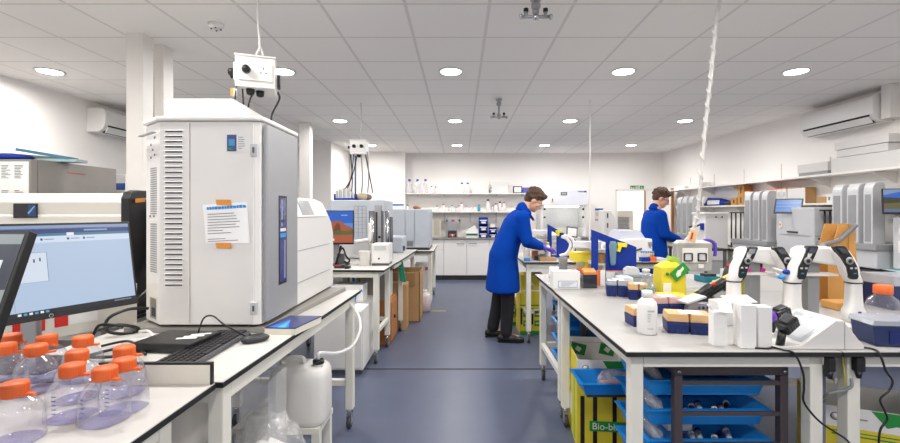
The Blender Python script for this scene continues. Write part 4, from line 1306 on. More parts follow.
# far hanging socket box
fs = socket_box('far white hanging socket box with two black plugs', (X(359.5, 5.3), 5.3, Z(155, 5.3)), 0, .92, None, 'f', [((-.045, -.11, .10), (0, -1, 0)), ((.05, -.11, .10), (0, -1, 0)), ((.0, -.02, 0), (0, 0, -1)), ((-.115, 0, .1), (-1, 0, 0))], None)
cable('thin cable carrying the far hanging socket box', [(X(361, 5.3), 5.3, 2.768), (X(361.5, 5.3), 5.3, 2.5), (X(359, 5.3), 5.3, Z(143, 5.3))], .006, LGREY, name='suspension_cable')
for k, (a, c, m, lab) in enumerate(((350.5, 352, CHAR, 'straight dark cord nearest the blue pole'), (354, 346, CHAR, 'dark cord slanting to the blue rack'), (358, 343, CHAR, 'dark cord slanting furthest towards the cartridges'), (361, 362, MGREY, 'straight grey cord in the middle'), (365, 373, CHAR, 'dark cord slanting to the right end of the grey instrument'), (367.5, 368, MGREY, 'grey cord at the right side'))):
    zt = Z(152, 5.25)
    cable(lab + ', below the far socket box', [(X(a, 5.25), 5.25, zt), (X(a * .5 + c * .5 + 1, 5.35), 5.35, Z(178, 5.35)), (X(c, 5.6), 5.58, bz + .10)], .007, m)
# big blue-grey cabinet instrument on the third bench
t = thing('cabinet_instrument', 'large blue grey two-door cabinet instrument on the third bench', 'instrument', (-.75, 6.62, .87))
x0, x1, z0, z1 = X(391.5, 6.7), X(429.5, 6.7), .905, Z(209, 6.7)
B().box(x0, x1, 6.7, 7.4, z0, z1, BLGREY).build('cabinet', t, .008)
for a, c in ((x0 + .004, X(405, 6.7)), (X(405.3, 6.7), X(414.3, 6.7)), (X(414.6, 6.7), x1 - .004)):
    B().box(a + .002, c - .002, 6.685, 6.6995, z0 + .01, z1 - .01, BLGREY).build('door', t, .004)
q = B()
for k in range(6): q.box(X(407, 6.68), X(413, 6.68), 6.681, 6.6845, Z(246, 6.68) + k * .014, Z(246, 6.68) + k * .014 + .007, DGREY)
q.build('vent_grille', t)
B().box(x0, x1, 6.70, 7.4, .8705, .9045, CHAR).build('plinth', t)
t = thing('side_module', 'lower blue grey module in front of the two-door cabinet instrument', 'module', (X(397, 5.9), 5.9, .9))
B().box(X(387, 5.9), X(402.5, 5.9), 5.9, 6.35, .9005, Z(237, 5.9), BLGREY).build('body', t, .02)
B().box(X(402.6, 5.9), X(404.5, 5.9), 5.93, 6.0, .93, .99, DGREY).build('handle', t)
solo('plastic_tub', 'blue lidded tub on top of the two-door cabinet instrument', 'tub', B().box(X(393, 6.9), X(402, 6.9), 6.9, 7.1, z1 + .0005, z1 + .055, WHITE).box(X(392.6, 6.9), X(402.4, 6.9), 6.895, 7.105, z1 + .0555, z1 + .08, mat('tub_lid', '#3f78b8', .4)), (X(397, 6.9), 7.0, z1))
solo('brown_packets', 'heap of brown packets on top of the two-door cabinet instrument', 'packets', B().ball((X(416, 6.9), 6.9, z1 + .025), (.05, .04, .03), mat('packet_brown', '#8a5a3c', .6), 10, 6).ball((X(419, 6.9), 6.92, z1 + .022), (.04, .04, .028), mat('packet_tan', '#b58a68', .6), 10, 6), (X(417, 6.9), 6.9, z1))
# something under the second bench
solo('blue_carton', 'white and blue carton under the desert monitor bench', 'carton', B().box(X(333, 4.9), X(343, 4.9), 4.9, 5.1, .0, .76, WHITEP).box(X(350, 4.9), X(356, 4.9), 4.9, 5.05, 0, .80, WHITEP).box(X(352, 4.9), X(355, 4.9), 4.897, 4.8995, .55, .79, mat('band_blue', '#2c5fae', .5)), (X(340, 4.9), 4.95, 0))
solo('backing_panel', 'dark grey back board standing under the second benches', 'board', B().box(-1.55, -1.05, 5.6, 5.63, 0, .80, mat('taupe_panel', '#8b857d', .6)), (-1.3, 5.3, 0))  # plain backing panel under the benches

# ================================================================== REAR WALL
SU, SL = 1.8622, 1.4622
YS = 9.68
def lab_bottle(label, px_, zb, hgt, r, cap, d=YS, body=None, group=None, first={}):
    x = X(px_, d)
    t = thing('lab_bottle', label, 'bottle', (x, d, zb), 0, group)
    B().lathe((x, d, zb + .0005), [(r * .92, 0), (r, hgt * .03), (r, hgt * .62), (r * .45, hgt * .80), (r * .42, hgt * .86)], body or BOTC, 16).build('body', t)
    B().lathe((x, d, zb + .0005), [(r * .55, hgt * .86), (r * .55, hgt * .985), (r * .4, hgt)], cap, 14).build('cap', t)
    return t


BOTC = clear('pale_bottle', '#fbfbfd', .1, diff=.35, diffcol='#f0f0f2')
BCAP = mat('blue_cap', '#3a44c0', .4)
for p, l in ((409.5, 'next to the wall step'), (417.5, 'in the middle of the three'), (425.5, 'at the inner end of the three')):
    lab_bottle('tall blue-capped bottle on the upper rear shelf, ' + l, p, SU, .31, .05, BCAP, group='tall blue capped bottles on the upper shelf')
for p, h_, l in ((431.5, .165, 'taller'), (435.8, .15, 'shorter')):
    lab_bottle(l + ' of two small blue capped bottles beside the three tall ones', p, SU, h_, .034, BCAP)
for p, l in ((462, 'outer'), (467.8, 'inner')):
    lab_bottle('wide blue-capped bottle in the middle of the upper rear shelf, %s of the pair' % l, p, SU, .235, .052, BCAP, body=FROST)
d = YS
def cbox(name, label, cat, x0, x1, y0, y1, z0, z1, m, bev=.002, group=None, extra=None):
    b = B().box(x0, x1, y0, y1, z0 + .0005, z1, m)
    if extra: extra(b)
    return solo(name, label, cat, b, ((x0 + x1) / 2, (y0 + y1) / 2, z0), bev=bev, group=group)


cbox('carton', 'low white carton on the upper rear shelf left of the stacked ones', 'carton', X(473, d), X(488.5, d), 9.62, 9.85, SU, SU + .135, WHITEP)
cbox('carton', 'lower white carton of the stack on the upper rear shelf', 'carton', X(491, d), X(507.5, d), 9.62, 9.85, SU, SU + .17, WHITEP, extra=lambda b: b.box(X(490.3, d), X(491.5, d), 9.618, 9.6195, SU + .02, SU + .06, INK).box(X(490.3, d), X(491.5, d), 9.618, 9.6195, SU + .09, SU + .13, INK))
cbox('carton', 'upper white carton of the stack on the upper rear shelf', 'carton', X(490.5, d), X(508.5, d), 9.62, 9.85, SU + .1705, SU + .25, WHITEP)
t = thing('framed_display', 'small white screen in a black frame on the upper rear shelf', 'display', (X(517, d), d, SU))
B().box(X(513, d), X(522, d), 9.66, 9.70, SU + .0005, SU + .155, BLACK).build('frame', t, .006)
B().box(X(514, d), X(521, d), 9.657, 9.6595, SU + .02, SU + .135, WHITE).build('panel', t)
cbox('carton', 'blue carton with red print beside the framed screen', 'carton', X(523, d), X(531.5, d), 9.64, 9.8, SU, SU + .125, mat('carton_blue', '#2a5fc0', .5), extra=lambda b: b.box(X(525, d), X(530.5, d), 9.6375, 9.6395, SU + .075, SU + .105, RED))
# lower shelf: small bottles
rnd = random.Random(21)
small = [(407.5, DGREEN, .15, 'green-capped bottle half hidden at the wall step'), (437, CHAR, .13, 'grey-capped vial nearest the blue grey cabinet instrument'), (443.5, RED, .17, 'red-capped bottle standing alone, next to a vial'), (449, GREEN, .10, 'low green-topped vial'),
         (452, BLUE, .14, 'blue-capped bottle beside the green-topped vial'), (456, RED, .10, 'low red-topped jar in the shelf middle'), (459, BLUE, .13, 'second blue-capped bottle by the red-topped jar'), (461.5, RED, .20, 'wide red-capped jar, tallest of its cluster'), (466, RED, .11, 'little red-topped tube at the cluster end'),
         (471.5, WHITE, .13, 'white-capped bottle'), (474.5, WHITE, .12, 'second white-capped bottle'), (479, TEAL, .15, 'teal liquid bottle'), (488, BLACK, .27, 'large white bottle with a black cap'), (492.5, RED, .13, 'red-capped jar next to the large white bottle'),
         (496, RED, .18, 'tall red-capped jar'), (500, CHAR, .22, 'white bottle with a dark wide cap'), (504, RED, .21, 'tall red-capped bottle near the bending person'), (502.3, RED, .12, 'short wide red-capped jar in front')]
for i, (p, c, h_, l) in enumerate(small):
    body = mat('teal_liquid', '#3f97b5', .3) if c == TEAL else (FOAM if c in (BLACK, CHAR, RED) and h_ > .11 else FROST)
    lab_bottle(l + ' on the lower rear shelf', p, SL, h_, min(.045, .018 + h_ * .11), c, d=YS + (.05 if i % 2 else -.01) - (.06 if i == 17 else 0), body=body)
cbox('packet', 'little brown packet on the lower rear shelf', 'packet', X(421, d), X(425, d), 9.66, 9.75, SL, SL + .05, CARD)
# worktop things (z .895)
WZ = .8952
d = 9.5
t = thing('sink_panel', 'beige steel splash panel leaning at the rear sink', 'panel', (X(421, d), 9.6, WZ))
B().box(X(415, 9.75), X(441, 9.75), 9.72, 9.75, WZ, 1.30, mat('beige_steel', '#cfc6b4', .4, metal=.1)).build('panel', t, .004)
q = B()
for k in range(5): q.box(X(434 + k * 1.2, 9.7), X(434.4 + k * 1.2, 9.7), 9.712, 9.7195, .93, 1.28, MGREY)
q.build('rib', t)
t = thing('water_bath', 'grey boxy instrument with a dark opening and red clips on the rear worktop', 'instrument', (X(452, d), d, WZ))
B().box(X(447, d), X(457.5, d), 9.5, 9.75, WZ + .0005, Z(222, d), MGREY).build('body', t, .008)
B().box(X(448, d), X(456.5, d), 9.495, 9.4995, .91, 1.05, CHAR).build('opening', t)
q = B()
for k, m in enumerate((RED, ALU, WHITE, RED)): q.cyl((X(449.5 + k * 1.6, d), 9.485, .91), (X(449.5 + k * 1.6, d), 9.485, .97 + .01 * (k % 2)), .012, m, n=8)
q.build('clip', t)
t = thing('wall_dispenser', 'white wall dispenser with a pink disc above the grey instrument', 'dispenser', (X(453, 9.8), 9.8, 1.2))
B().box(X(447.5, 9.8), X(458.5, 9.8), 9.76, 9.87, 1.18, 1.34, WHITE).build('housing', t, .01)
B().cyl((X(453, 9.76), 9.7595, 1.235), (X(453, 9.76), 9.745, 1.235), .045, PINK, n=18).build('disc', t)
for p in (447, 459.5): B().cyl((X(p, 9.76), 9.74, 1.26), (X(p, 9.76), 9.72, 1.26), .025, DGREY, n=12).build('knob', t)
t = thing('tissue_box', 'green banded box of white wipes with tissue pulled out', 'tissue box', (X(472, d), d, WZ))
B().box(X(466, d), X(478, d), 9.45, 9.6, WZ + .0005, 1.0, mat('pale_green_box', '#cbd2cc', .5)).box(X(466.3, d), X(477.5, d), 9.448, 9.4495, .945, .985, mat('sage', '#2f5d45', .5)).build('box', t)
B().prism([(X(466, d), 1.001), (X(478, d), 1.001), (X(476.5, d), 1.10), (X(474.5, d), 1.17), (X(471, d), 1.11), (X(467.5, d), 1.07)], 'y', 9.48, 9.56, WHITEP).build('tissue', t)
def bin_(label, px0, px1, y, z, h_):
    t = thing('storage_bin', label, 'storage bin', (X(px0, y), y, z), 0, 'blue storage bins on the rear worktop')
    x0, x1 = X(px0, y), X(px1, y)
    q = B()
    q.box(x0, x0 + .006, y, y + .2, z + .0005, z + h_, BLUE).box(x1 - .006, x1, y, y + .2, z + .0005, z + h_, BLUE).box(x0, x1, y + .194, y + .2, z + .0005, z + h_, BLUE).box(x0, x1, y, y + .2, z + .0005, z + .006, BLUE).box(x0, x1, y, y + .006, z + .0005, z + h_ * .5, BLUE)
    q.build('shell', t, .002)
    B().box(x0 + .05, x1 - .05, y - .003, y - .0005, z + h_ * .12, z + h_ * .42, WHITE).build('label_card', t)
    B().box(x0 + .02, x1 - .02, y + .02, y + .17, z + .007, z + h_ * .62, FOAM).build('contents', t)
hh = .145
for k, l in enumerate(('bottom', 'middle', 'top')):
    bin_('%s blue bin of the stack of three on the rear worktop' % l, 479, 488, 9.45, WZ + k * (hh + .001), hh)
for k, l in enumerate(('lower', 'upper')):
    bin_('%s blue bin of the short stack beside the bending person' % l, 489, 497, 9.45, WZ + k * .111, .11)
cbox('white_box', 'white box on top of the short blue bin stack', 'box', X(490, 9.5), X(495, 9.5), 9.5, 9.6, WZ + .223, WZ + .30, WHITE)
cbox('grey_bin', 'dark grey container between blue bins and bending person', 'container', X(498, 9.5), X(503, 9.5), 9.5, 9.65, WZ, 1.12, MGREY)

# safety cabinet
t = thing('safety_cabinet', 'white safety cabinet with sliding glass front against the rear wall', 'safety cabinet', (2.2, 9.5, .9))
hx0, hx1 = X(541, 9.3), X(587, 9.3)
B().box(hx0, hx1, 9.28, 9.84, Z(205, 9.28), Z(190, 9.28), mat('pale_lavender_white', '#dcdde6', .4)).build('header', t, .006)
B().box(hx0, hx1, 9.80, 9.84, .93, Z(205, 9.28), WHITE).box(hx0, hx0 + .05, 9.34, 9.80, .93, Z(205, 9.28) - .001, WHITE).box(hx1 - .05, hx1, 9.34, 9.80, .93, Z(205, 9.28) - .001, WHITE).build('side_panel', t)
B().box(hx0, hx1, 9.30, 9.84, .8955, .929, ALU).build('work_surface', t)
B().box(hx0 + .05, hx1 - .05, 9.33, 9.336, 1.12, Z(205, 9.28) - .001, GLASS).build('sash', t)
q = B().box(X(561, 9.27), X(567, 9.27), 9.272, 9.2795, Z(195, 9.27), Z(192, 9.27), BLACK).box(X(561.7, 9.27), X(566.3, 9.27), 9.2705, 9.2725, Z(194.5, 9.27), Z(192.5, 9.27), screen_mat('panel_lcd', '#c8d6cf', .6))
q.build('display', t)
B().prism([(X(551.2, 9.27), Z(202.5, 9.27)), (X(553.8, 9.27), Z(202.5, 9.27)), (X(552.5, 9.27), Z(198.5, 9.27))], 'y', 9.272, 9.2795, YELLOW).box(X(552, 9.27), X(552.9, 9.27), 9.269, 9.2715, Z(201, 9.27), Z(198.6, 9.27), BLACK).build('warning_sign', t)
B().box(X(578, 9.27), X(583.5, 9.27), 9.272, 9.2795, Z(191.8, 9.27), Z(191, 9.27), INK).box(X(584, 9.27), X(586.5, 9.27), 9.272, 9.2795, Z(192, 9.27), Z(190.9, 9.27), BLUE).build('name_plate', t)
for p in (544.5, 583):
    for yy in (209.2, 217.2): B().cyl((X(p, 9.33), 9.329, Z(yy, 9.33)), (X(p, 9.33), 9.31, Z(yy, 9.33)), .022, BLACK, n=12).build('knob', t)
B().cyl((hx0 + .12, 9.5, Z(205, 9.28) - .03), (hx1 - .12, 9.5, Z(205, 9.28) - .03), .013, LAMP, n=12).build('lamp_tube', t)
L = bpy.data.lights.new('cabinet_lamp', 'AREA')
L.shape = 'RECTANGLE'
L.size, L.size_y = .7, .05
L.energy = .8
o = bpy.data.objects.new('cabinet_lamp', L)
o.location = ((hx0 + hx1) / 2, 9.5, Z(205, 9.28) - .05)
COL.objects.link(o)
# wall notice and white centrifuge next to it
t = thing('wall_notice', 'small blue-headed notice on the rear wall beside the safety cabinet', 'notice', (X(599, YB), YB - .004, 1.2))
B().box(X(595, YB), X(603.5, YB), YB - .008, YB - .001, Z(221, YB), Z(208, YB), mat('notice_card', '#d8d6d4', .6)).build('card', t)
q = B().box(X(595, YB), X(603, YB), YB - .0105, YB - .0085, Z(210.5, YB), Z(208.5, YB), mat('band_blue', '#2c5fae', .5)).box(X(595.5, YB), X(602.5, YB), YB - .0105, YB - .0085, Z(216, YB), Z(212, YB), mat('notice_tan', '#c8b9a4', .6)).box(X(595, YB), X(603, YB), YB - .0105, YB - .0085, Z(220.5, YB), Z(219.2, YB), MGREY)
q.build('print', t)
t = thing('white_incubator', 'tall white rounded machine left of the open doorway', 'machine', (X(609, 8.9), 9.0, .0))
x0, x1 = X(604.5, 8.9), X(618, 8.9)
B().prism([(x0, .03), (x1, .03), (x1, 1.18), (x1 - .06, 1.36), (x1 - .13, 1.48), (x0 + .01, 1.49), (x0, 1.47)], 'y', 8.9, 9.3, WHITE).build('body', t, .01)
q = B()
for z in (1.33, 1.13): q.box(x0 + .05, x0 + .075, 8.893, 8.8995, z, z + .10, BROWNM)
q.build('latch', t)
# things seen through the doorway
t = thing('vent_cabinet', 'pale cabinet with a grey louvred vent seen through the doorway', 'cabinet', (3.7, 11.0, 0))
B().box(X(617, 10.9), X(633, 10.9), 10.9, 11.6, 0, 1.48, CREAM).build('body', t)
q = B()
for k in range(12): q.box(X(618, 10.88), X(629.3, 10.88), 10.88, 10.8995, .93 + k * .034, .95 + k * .034, MGREY)
q.build('vent_grille', t)

# ================================================================== RIGHT WALL
cb = [('long flat white carton lying nearest on the upper right shelf', 4.30, 4.55, 3.85, 5.10, 1.9005, 2.065), ('flat white carton resting on the long one', 4.30, 4.545, 4.42, 5.02, 2.069, 2.15), ('topmost flat white carton with a grey lid edge', 4.29, 4.55, 4.40, 5.04, 2.154, 2.24),
      ('small low white carton beyond the long flat one', 4.31, 4.54, 5.16, 5.62, 1.9405, 2.045), ('grey carton under the small low white one', 4.31, 4.54, 5.16, 5.60, 1.9005, 1.94)]
for l, x0, x1, y0, y1, z0, z1 in cb:
    q = B().box(x0, x1, y0, y1, z0, z1, CARTON if 'grey carton' not in l else MGREY)
    o = solo('carton', l, 'carton', q, ((x0 + x1) / 2, y0, z0), bev=.002)
cbox('packet', 'small cream packet on the upper right shelf beside the cartons', 'packet', 4.40, 4.46, 5.08, 5.14, 2.066, 2.10, mat('packet_cream', '#b9a88e', .6))
for k, (y0, l) in enumerate(((7.9, 'nearer'), (8.45, 'farther'))):
    cbox('carton', l + ' small white carton at the far end of the upper right shelf', 'carton', 4.32, 4.50, y0, y0 + .42, 1.9005, 1.985 - .03 * k, WHITEP)
ZSL = 1.5605
def sh(px_, x=4.40): return x * F / (px_ - 460)
# blue bag
y1, y0 = sh(705), sh(724)
b = B().rings([[(x, y, ZSL + z) for x, y, z in ring] for ring in [[(4.385 + .15 * u, yy, v) for u, v in ((0, 0), (1, 0), (1.05, h * .6), (.8, h), (.2, h), (-.05, h * .6))] for yy, h in ((y0, .08), (y0 + .25, .13), (y0 + .5, .14), (y1 - .08, .12), (y1, .05))]], BLUE, True)
b.box(4.374, 4.384, y0 + .1, y0 + .45, ZSL + .02, ZSL + .09, WHITEP)
solo('folded_bag', 'royal blue folded bag with a white label on the lower right shelf', 'bag', b, (4.4, (y0 + y1) / 2, ZSL))
solo('black_case', 'small black case beside the blue bag on the lower right shelf', 'case', B().box(4.39, 4.50, sh(730), y0 - .02, ZSL, ZSL + .06, CHAR), (4.38, sh(727), ZSL), bev=.01)
for l, a, c, z0, z1 in (('single amber carton beside the black case', 731, 736.8, 0, .115), ('lower amber carton of the stacked pair', 738, 744, 0, .15), ('upper amber carton of the stacked pair', 738, 744, .1505, .31)):
    x = 4.395
    q = B().box(x, 4.52, sh(c), sh(a), ZSL + z0, ZSL + z1, AMBER).box(x - .002, x - .0005, sh(c) + .05, sh(a) - .06, ZSL + z0 + .03, ZSL + z1 - .03, mat('carton_print', '#5a4632', .6))
    solo('carton', l + ' on the lower right shelf', 'carton', q, (4.42, sh(a), ZSL + z0), bev=.002)
pos = [(745.3, 750), (767, 772), (772.3, 777), (777.3, 782), (782.3, 787)]
for k, (a, c) in enumerate(pos):
    l = 'white binder with an orange top next to the amber cartons' if k == 0 else ('first', 'second', 'third', 'fourth')[k - 1] + ' white binder from the tall grey fins in the row on the lower right shelf'
    q = B().box(4.39, 4.545, sh(c), sh(a), ZSL, ZSL + .20, WHITEP).box(4.39, 4.545, sh(c), sh(a), ZSL + .2001, ZSL + .213, ORANGE)
    q.box(4.388, 4.3895, sh(c) + .02, sh(a) - .02, ZSL + .1, ZSL + .16, LGREY)
    solo('ring_binder', l, 'binder', q, (4.42, sh(a), ZSL), group='white binders on the lower right shelf')
cbox('carton', 'large white carton with brown edges over the tablet instrument', 'carton', 4.40, 4.54, sh(805), sh(787.5), ZSL, ZSL + .20, WHITEP, extra=lambda b: b.box(4.40, 4.54, sh(805) - .006, sh(805) - .0005, ZSL, ZSL + .2, CARD).box(4.40, 4.54, sh(805), sh(787.5), ZSL + .2002, ZSL + .208, CARD))
cbox('carton', 'small brown carton on the lower right shelf', 'carton', 4.40, 4.5, sh(826), sh(816.5), ZSL, ZSL + .075, CARD)
cbox('carton', 'white carton with a dark mark beside the small brown one', 'carton', 4.40, 4.5, sh(842), sh(826.5), ZSL, ZSL + .105, WHITEP, extra=lambda b: b.box(4.398, 4.3995, sh(830), sh(828.5), ZSL + .03, ZSL + .07, DGREY))

def fins(label, x0, x1, ys, zb, zt, base_z, base_y, m=LGREY):
    t = thing('plate_stacker', label, 'plate stacker', (x0, base_y[0], base_z))
    B().box(x0 - .06, x1, base_y[0], base_y[1], base_z + .0005, zb - .06, LGREY).build('base', t, .008)
    B().box(x0 - .08, x1, base_y[0] - .01, base_y[1] + .01, zb - .0595, zb, MGREY).build('deck', t, .004)
    x1 = x0 + .125
    for y0_, y1_ in ys:
        w = x1 - x0
        h_ = zt - zb
        prof = [(x0, zb + .0005), (x1, zb + .0005), (x1, zt - .02), (x1 - .02, zt)] + [(x0 + w * .45 - w * .45 * math.sin(a), zt - .09 + .09 * math.cos(a)) for a in (0, .3, .6, .9, 1.2, 1.5)]
        f = B().prism(prof, 'y', y0_, y1_, m).build('fin', t, .004)
        B().box(x0 - .004, x0 - .0005, y0_ + .02, y1_ - .02, zb + .02, zt - .12, MGREY).build('plate_guide', f)
    return t
fins('tall grey stacker fins beside the landscape screen instrument', 4.06, 4.36, ((4.33, 4.43), (4.49, 4.62), (4.68, 4.80)), 1.135, 1.745, .9, (4.22, 4.92))
fins('tall grey stacker fins between the white tall box and the tablet instrument', 4.07, 4.36, ((5.83, 5.94), (5.99, 6.12), (6.17, 6.3)), 1.06, 1.735, .9, (5.74, 6.48))
fins('distant narrow grey fins in the corner by the door', 4.07, 4.36, ((7.7, 7.83), (7.9, 8.05), (8.1, 8.25)), 1.05, 1.73, .9, (7.6, 8.4))

# tablet instrument
t = thing('bench_instrument', 'light grey instrument with a tilted blue tablet screen on top', 'instrument', (4.1, 5.1, .9))
B().box(4.07, 4.39, 5.06, 5.66, .915, 1.505, LGREY).build('housing', t, .012)
for x in (4.1, 4.32):
    for y in (5.1, 5.56): B().box(x, x + .05, y, y + .05, .9005, .9145, BLACK).build('foot', t)
B().box(4.063, 4.0695, 5.12, 5.60, 1.17, 1.174, MGREY).box(4.08, 4.38, 5.0565, 5.0595, 1.17, 1.174, MGREY).build('seam', t)
B().box(4.055, 4.0695, 5.30, 5.46, 1.20, 1.215, BLACK).build('handle', t)
B().box(4.06, 4.0695, 5.56, 5.60, 1.25, 1.33, WHITE).box(4.0575, 4.0598, 5.57, 5.59, 1.28, 1.305, ORANGE).build('button_panel', t)
u = Vector((.78, -.62, 0)).normalized()
o = Vector((4.03, 5.42, 1.435))
vv = Vector((.26, .16, .95)).normalized()
n = u.cross(vv).normalized()
def tp_(a, c, e=0): return o + u * a + vv * c + n * e
tb = B().rings([[tp_(-.14, 0, -.02), tp_(.14, 0, -.02), tp_(.14, .19, -.02), tp_(-.14, .19, -.02)], [tp_(-.14, 0), tp_(.14, 0), tp_(.14, .19), tp_(-.14, .19)]], CHAR, False).build('tablet', t, .003)
q = B().poly([tp_(-.125, .015, .001), tp_(.125, .015, .001), tp_(.125, .175, .001), tp_(-.125, .175, .001)], screen_mat('tablet_blue', '#4f8fe0', .55))
for k in range(3): q.poly([tp_(-.12, .04 + .045 * k, .002), tp_(.12, .04 + .045 * k, .002), tp_(.12, .044 + .045 * k, .002), tp_(-.12, .044 + .045 * k, .002)], screen_mat('tablet_pale', '#86b4ee', .75))
q.build('screen', tb)
def rods(label, ys, zb, zt, x=4.28):
    t = thing('rod_rack', label, 'rod rack', (x, ys[0], zb))
    q = B()
    q.box(x - .05, x + .05, ys[0] - .04, ys[-1] + .04, zb + .0005, zb + .025, BLACK).build('base', t)
    B().box(x - .03, x + .03, ys[0] - .05, ys[-1] + .05, zt - .018, zt, BLACK).build('top_bar', t)
    for y in ys: B().cyl((x, y, zb + .0255), (x, y, zt - .0185), .011, BLACK, n=10).build('rod', t)
    return t
# rods stand on a grey module
t = thing('grey_module', 'low grey module under the black rods next to the tablet instrument', 'module', (4.2, 4.97, .9))
B().box(4.09, 4.48, 4.945, 5.045, .9005, 1.13, LGREY).build('body', t, .006)
solo('module_block', 'grey block behind the fins carrying the black rods', 'block', B().box(4.471, 4.545, 4.33, 5.04, .9005, 1.13, LGREY), (4.5, 4.7, .9))
def rods2(label, pts, zb, zt, y):
    t = thing('rod_rack', label, 'rod rack', (pts[0], y, zb))
    B().box(pts[0] - .05, pts[-1] + .05, y - .03, y + .03, zb + .0005, zb + .022, BLACK).build('base', t)
    B().box(pts[0] - .04, pts[-1] + .04, y - .025, y + .025, zt - .016, zt, BLACK).build('top_bar', t)
    for x in pts: B().cyl((x, y, zb + .0225), (x, y, zt - .0165), .010, BLACK, n=10).build('rod', t)
rods2('rack of black upright rods over the low grey module', (4.14, 4.20, 4.25, 4.34, 4.43), 1.13, 1.475, 4.995)
rods('rack of black upright rods between the tall white box and the fins', (6.56, 6.65, 6.74, 6.86, 6.97), .9, 1.45, 4.30)
# right-most instrument with landscape screen
t = thing('bench_instrument', 'pale grey instrument with a landscape picture on its screen at the picture\'s right edge', 'instrument', (4.1, 3.5, .9))
B().box(4.09, 4.5, 3.45, 4.16, .915, 1.40, LGREY).build('housing', t, .012)
B().box(4.12, 4.46, 3.5, 4.1, .9005, .9145, BLACK).build('foot', t)
q = B().box(4.083, 4.0895, 3.86, 4.10, 1.07, 1.18, WHITE).box(4.081, 4.0835, 3.93, 4.05, 1.13, 1.155, BLACK).box(4.083, 4.0895, 3.86, 3.94, 1.24, 1.30, ORTAPE).box(4.083, 4.0895, 4.0, 4.09, 1.24, 1.30, WHITE)
q.build('control_panel', t)
def ui_land(R_, G_):
    R_(0, 1, 0, 1, screen_mat('ls_sky', '#2f66c8', .7))
    G_([(0, .75), (.25, .9), (.5, .8), (.8, .95), (1, .9), (1, 1), (0, 1)], screen_mat('ls_cloud', '#8fa4c8', .6), 1)
    G_([(0, .2), (1, .2), (1, .62), (.8, .70), (.62, .58), (.45, .72), (.25, .62), (0, .66)], screen_mat('ls_hill', '#4a4a36', .45), 2)
    G_([(0, .15), (1, .15), (1, .42), (.6, .36), (.3, .44), (0, .38)], screen_mat('ls_field', '#7b7342', .5), 3)
    R_(0, 1, 0, .15, screen_mat('ls_water', '#6f86a8', .5), 4)
monitor('black framed monitor with a hill landscape, on the pale grey instrument', (4.20, 3.86, 1.435), (.42, -.30), .52, .235, .10, 0, ui_land, ((4.28, 3.95, 1.40), 0)) if False else None
u0 = Vector((.52, -.22, 0)).normalized()
monitor('black framed monitor with a hill landscape at the picture\'s right edge', Vector((3.96, 4.12, 1.43)) + u0 * .26, (u0.x, u0.y, 0), .52, .24, .08, 0, ui_land, ((4.27, 4.07, 1.4005), 0))
# white tall box at the wall bench
t = thing('bench_instrument', 'tall plain white box instrument with two holes near its top', 'instrument', (3.95, 6.6, 0))
wx0, wx1 = X(704, 6.6), X(704, 6.6) + .36
B().box(wx0 + .02, wx1, 6.6, 6.95, .72, 1.41, WHITE).build('housing', t, .01)
B().box(wx0 + .0, wx1 + .02, 6.585, 6.96, 1.4105, 1.445, WHITE).build('lid', t, .006)
B().box(wx0 + .06, wx1 - .06, 6.63, 6.92, 0, .7195, LGREY).build('pedestal', t)
q = B()
for p in (716, 722): q.cyl((X(p, 6.6), 6.5995, Z(217, 6.6)), (X(p, 6.6), 6.594, Z(217, 6.6)), .013, CHAR, n=10)
q.build('hole', t)
B().box(wx0 - .005, wx0 + .018, 6.63, 6.70, 1.18, 1.28, BLUE).build('blue_valve', t)
cable('short black bent lever beside the tall white box', [(wx0 - .15, 6.75, 1.22), (wx0 - .06, 6.74, 1.23), (wx0 + .018, 6.72, 1.26)], .014, BLACK, 'lever', name='lever')
# cylinders far corner
for k, (p, y) in enumerate(((674.5, 8.6), (679, 8.75))):
    solo('gas_cylinder', ('front' if k == 0 else 'rear') + ' grey cylinder on the far end of the wall bench', 'cylinder', B().lathe((X(p, y) + .22, y, .9005), [(.06, 0), (.065, .01), (.065, .42), (.05, .47), (.02, .49), (.02, .53)], ALU, 16), (X(p, y) + .22, y, .9))
for k in range(4):
    yy = 8.0 + .22 * k
    solo('white_jar', ('first', 'second', 'third', 'fourth')[k] + ' white jar from the near end, lower right shelf far corner', 'jar', B().lathe((4.46, yy, ZSL), [(.05, 0), (.055, .01), (.055, .12 + .03 * (k % 2)), (.045, .14 + .03 * (k % 2)), (.045, .17 + .03 * (k % 2))], WHITE, 14), (4.46, yy, ZSL))
# bench clutter right edge
solo('paper_mat', 'pale turquoise paper mat over the wall bench edge', 'mat', B().box(4.03, 4.3, 3.3, 4.2, .9003, .903, mat('turquoise_paper', '#a9d3d6', .7)), (4.1, 3.7, .9))
t = thing('navy_crate', 'navy blue box at the right edge of the wall bench', 'box', (4.2, 3.5, .9))
B().box(4.045, 4.085, 3.40, 4.0, .9035, .985, NAVY).build('box', t)

# ================================================================== ISLAND
BZ = .9003


def at(px_, py_, h=.9):
    d = D(py_, h)
    return X(px_, d), d


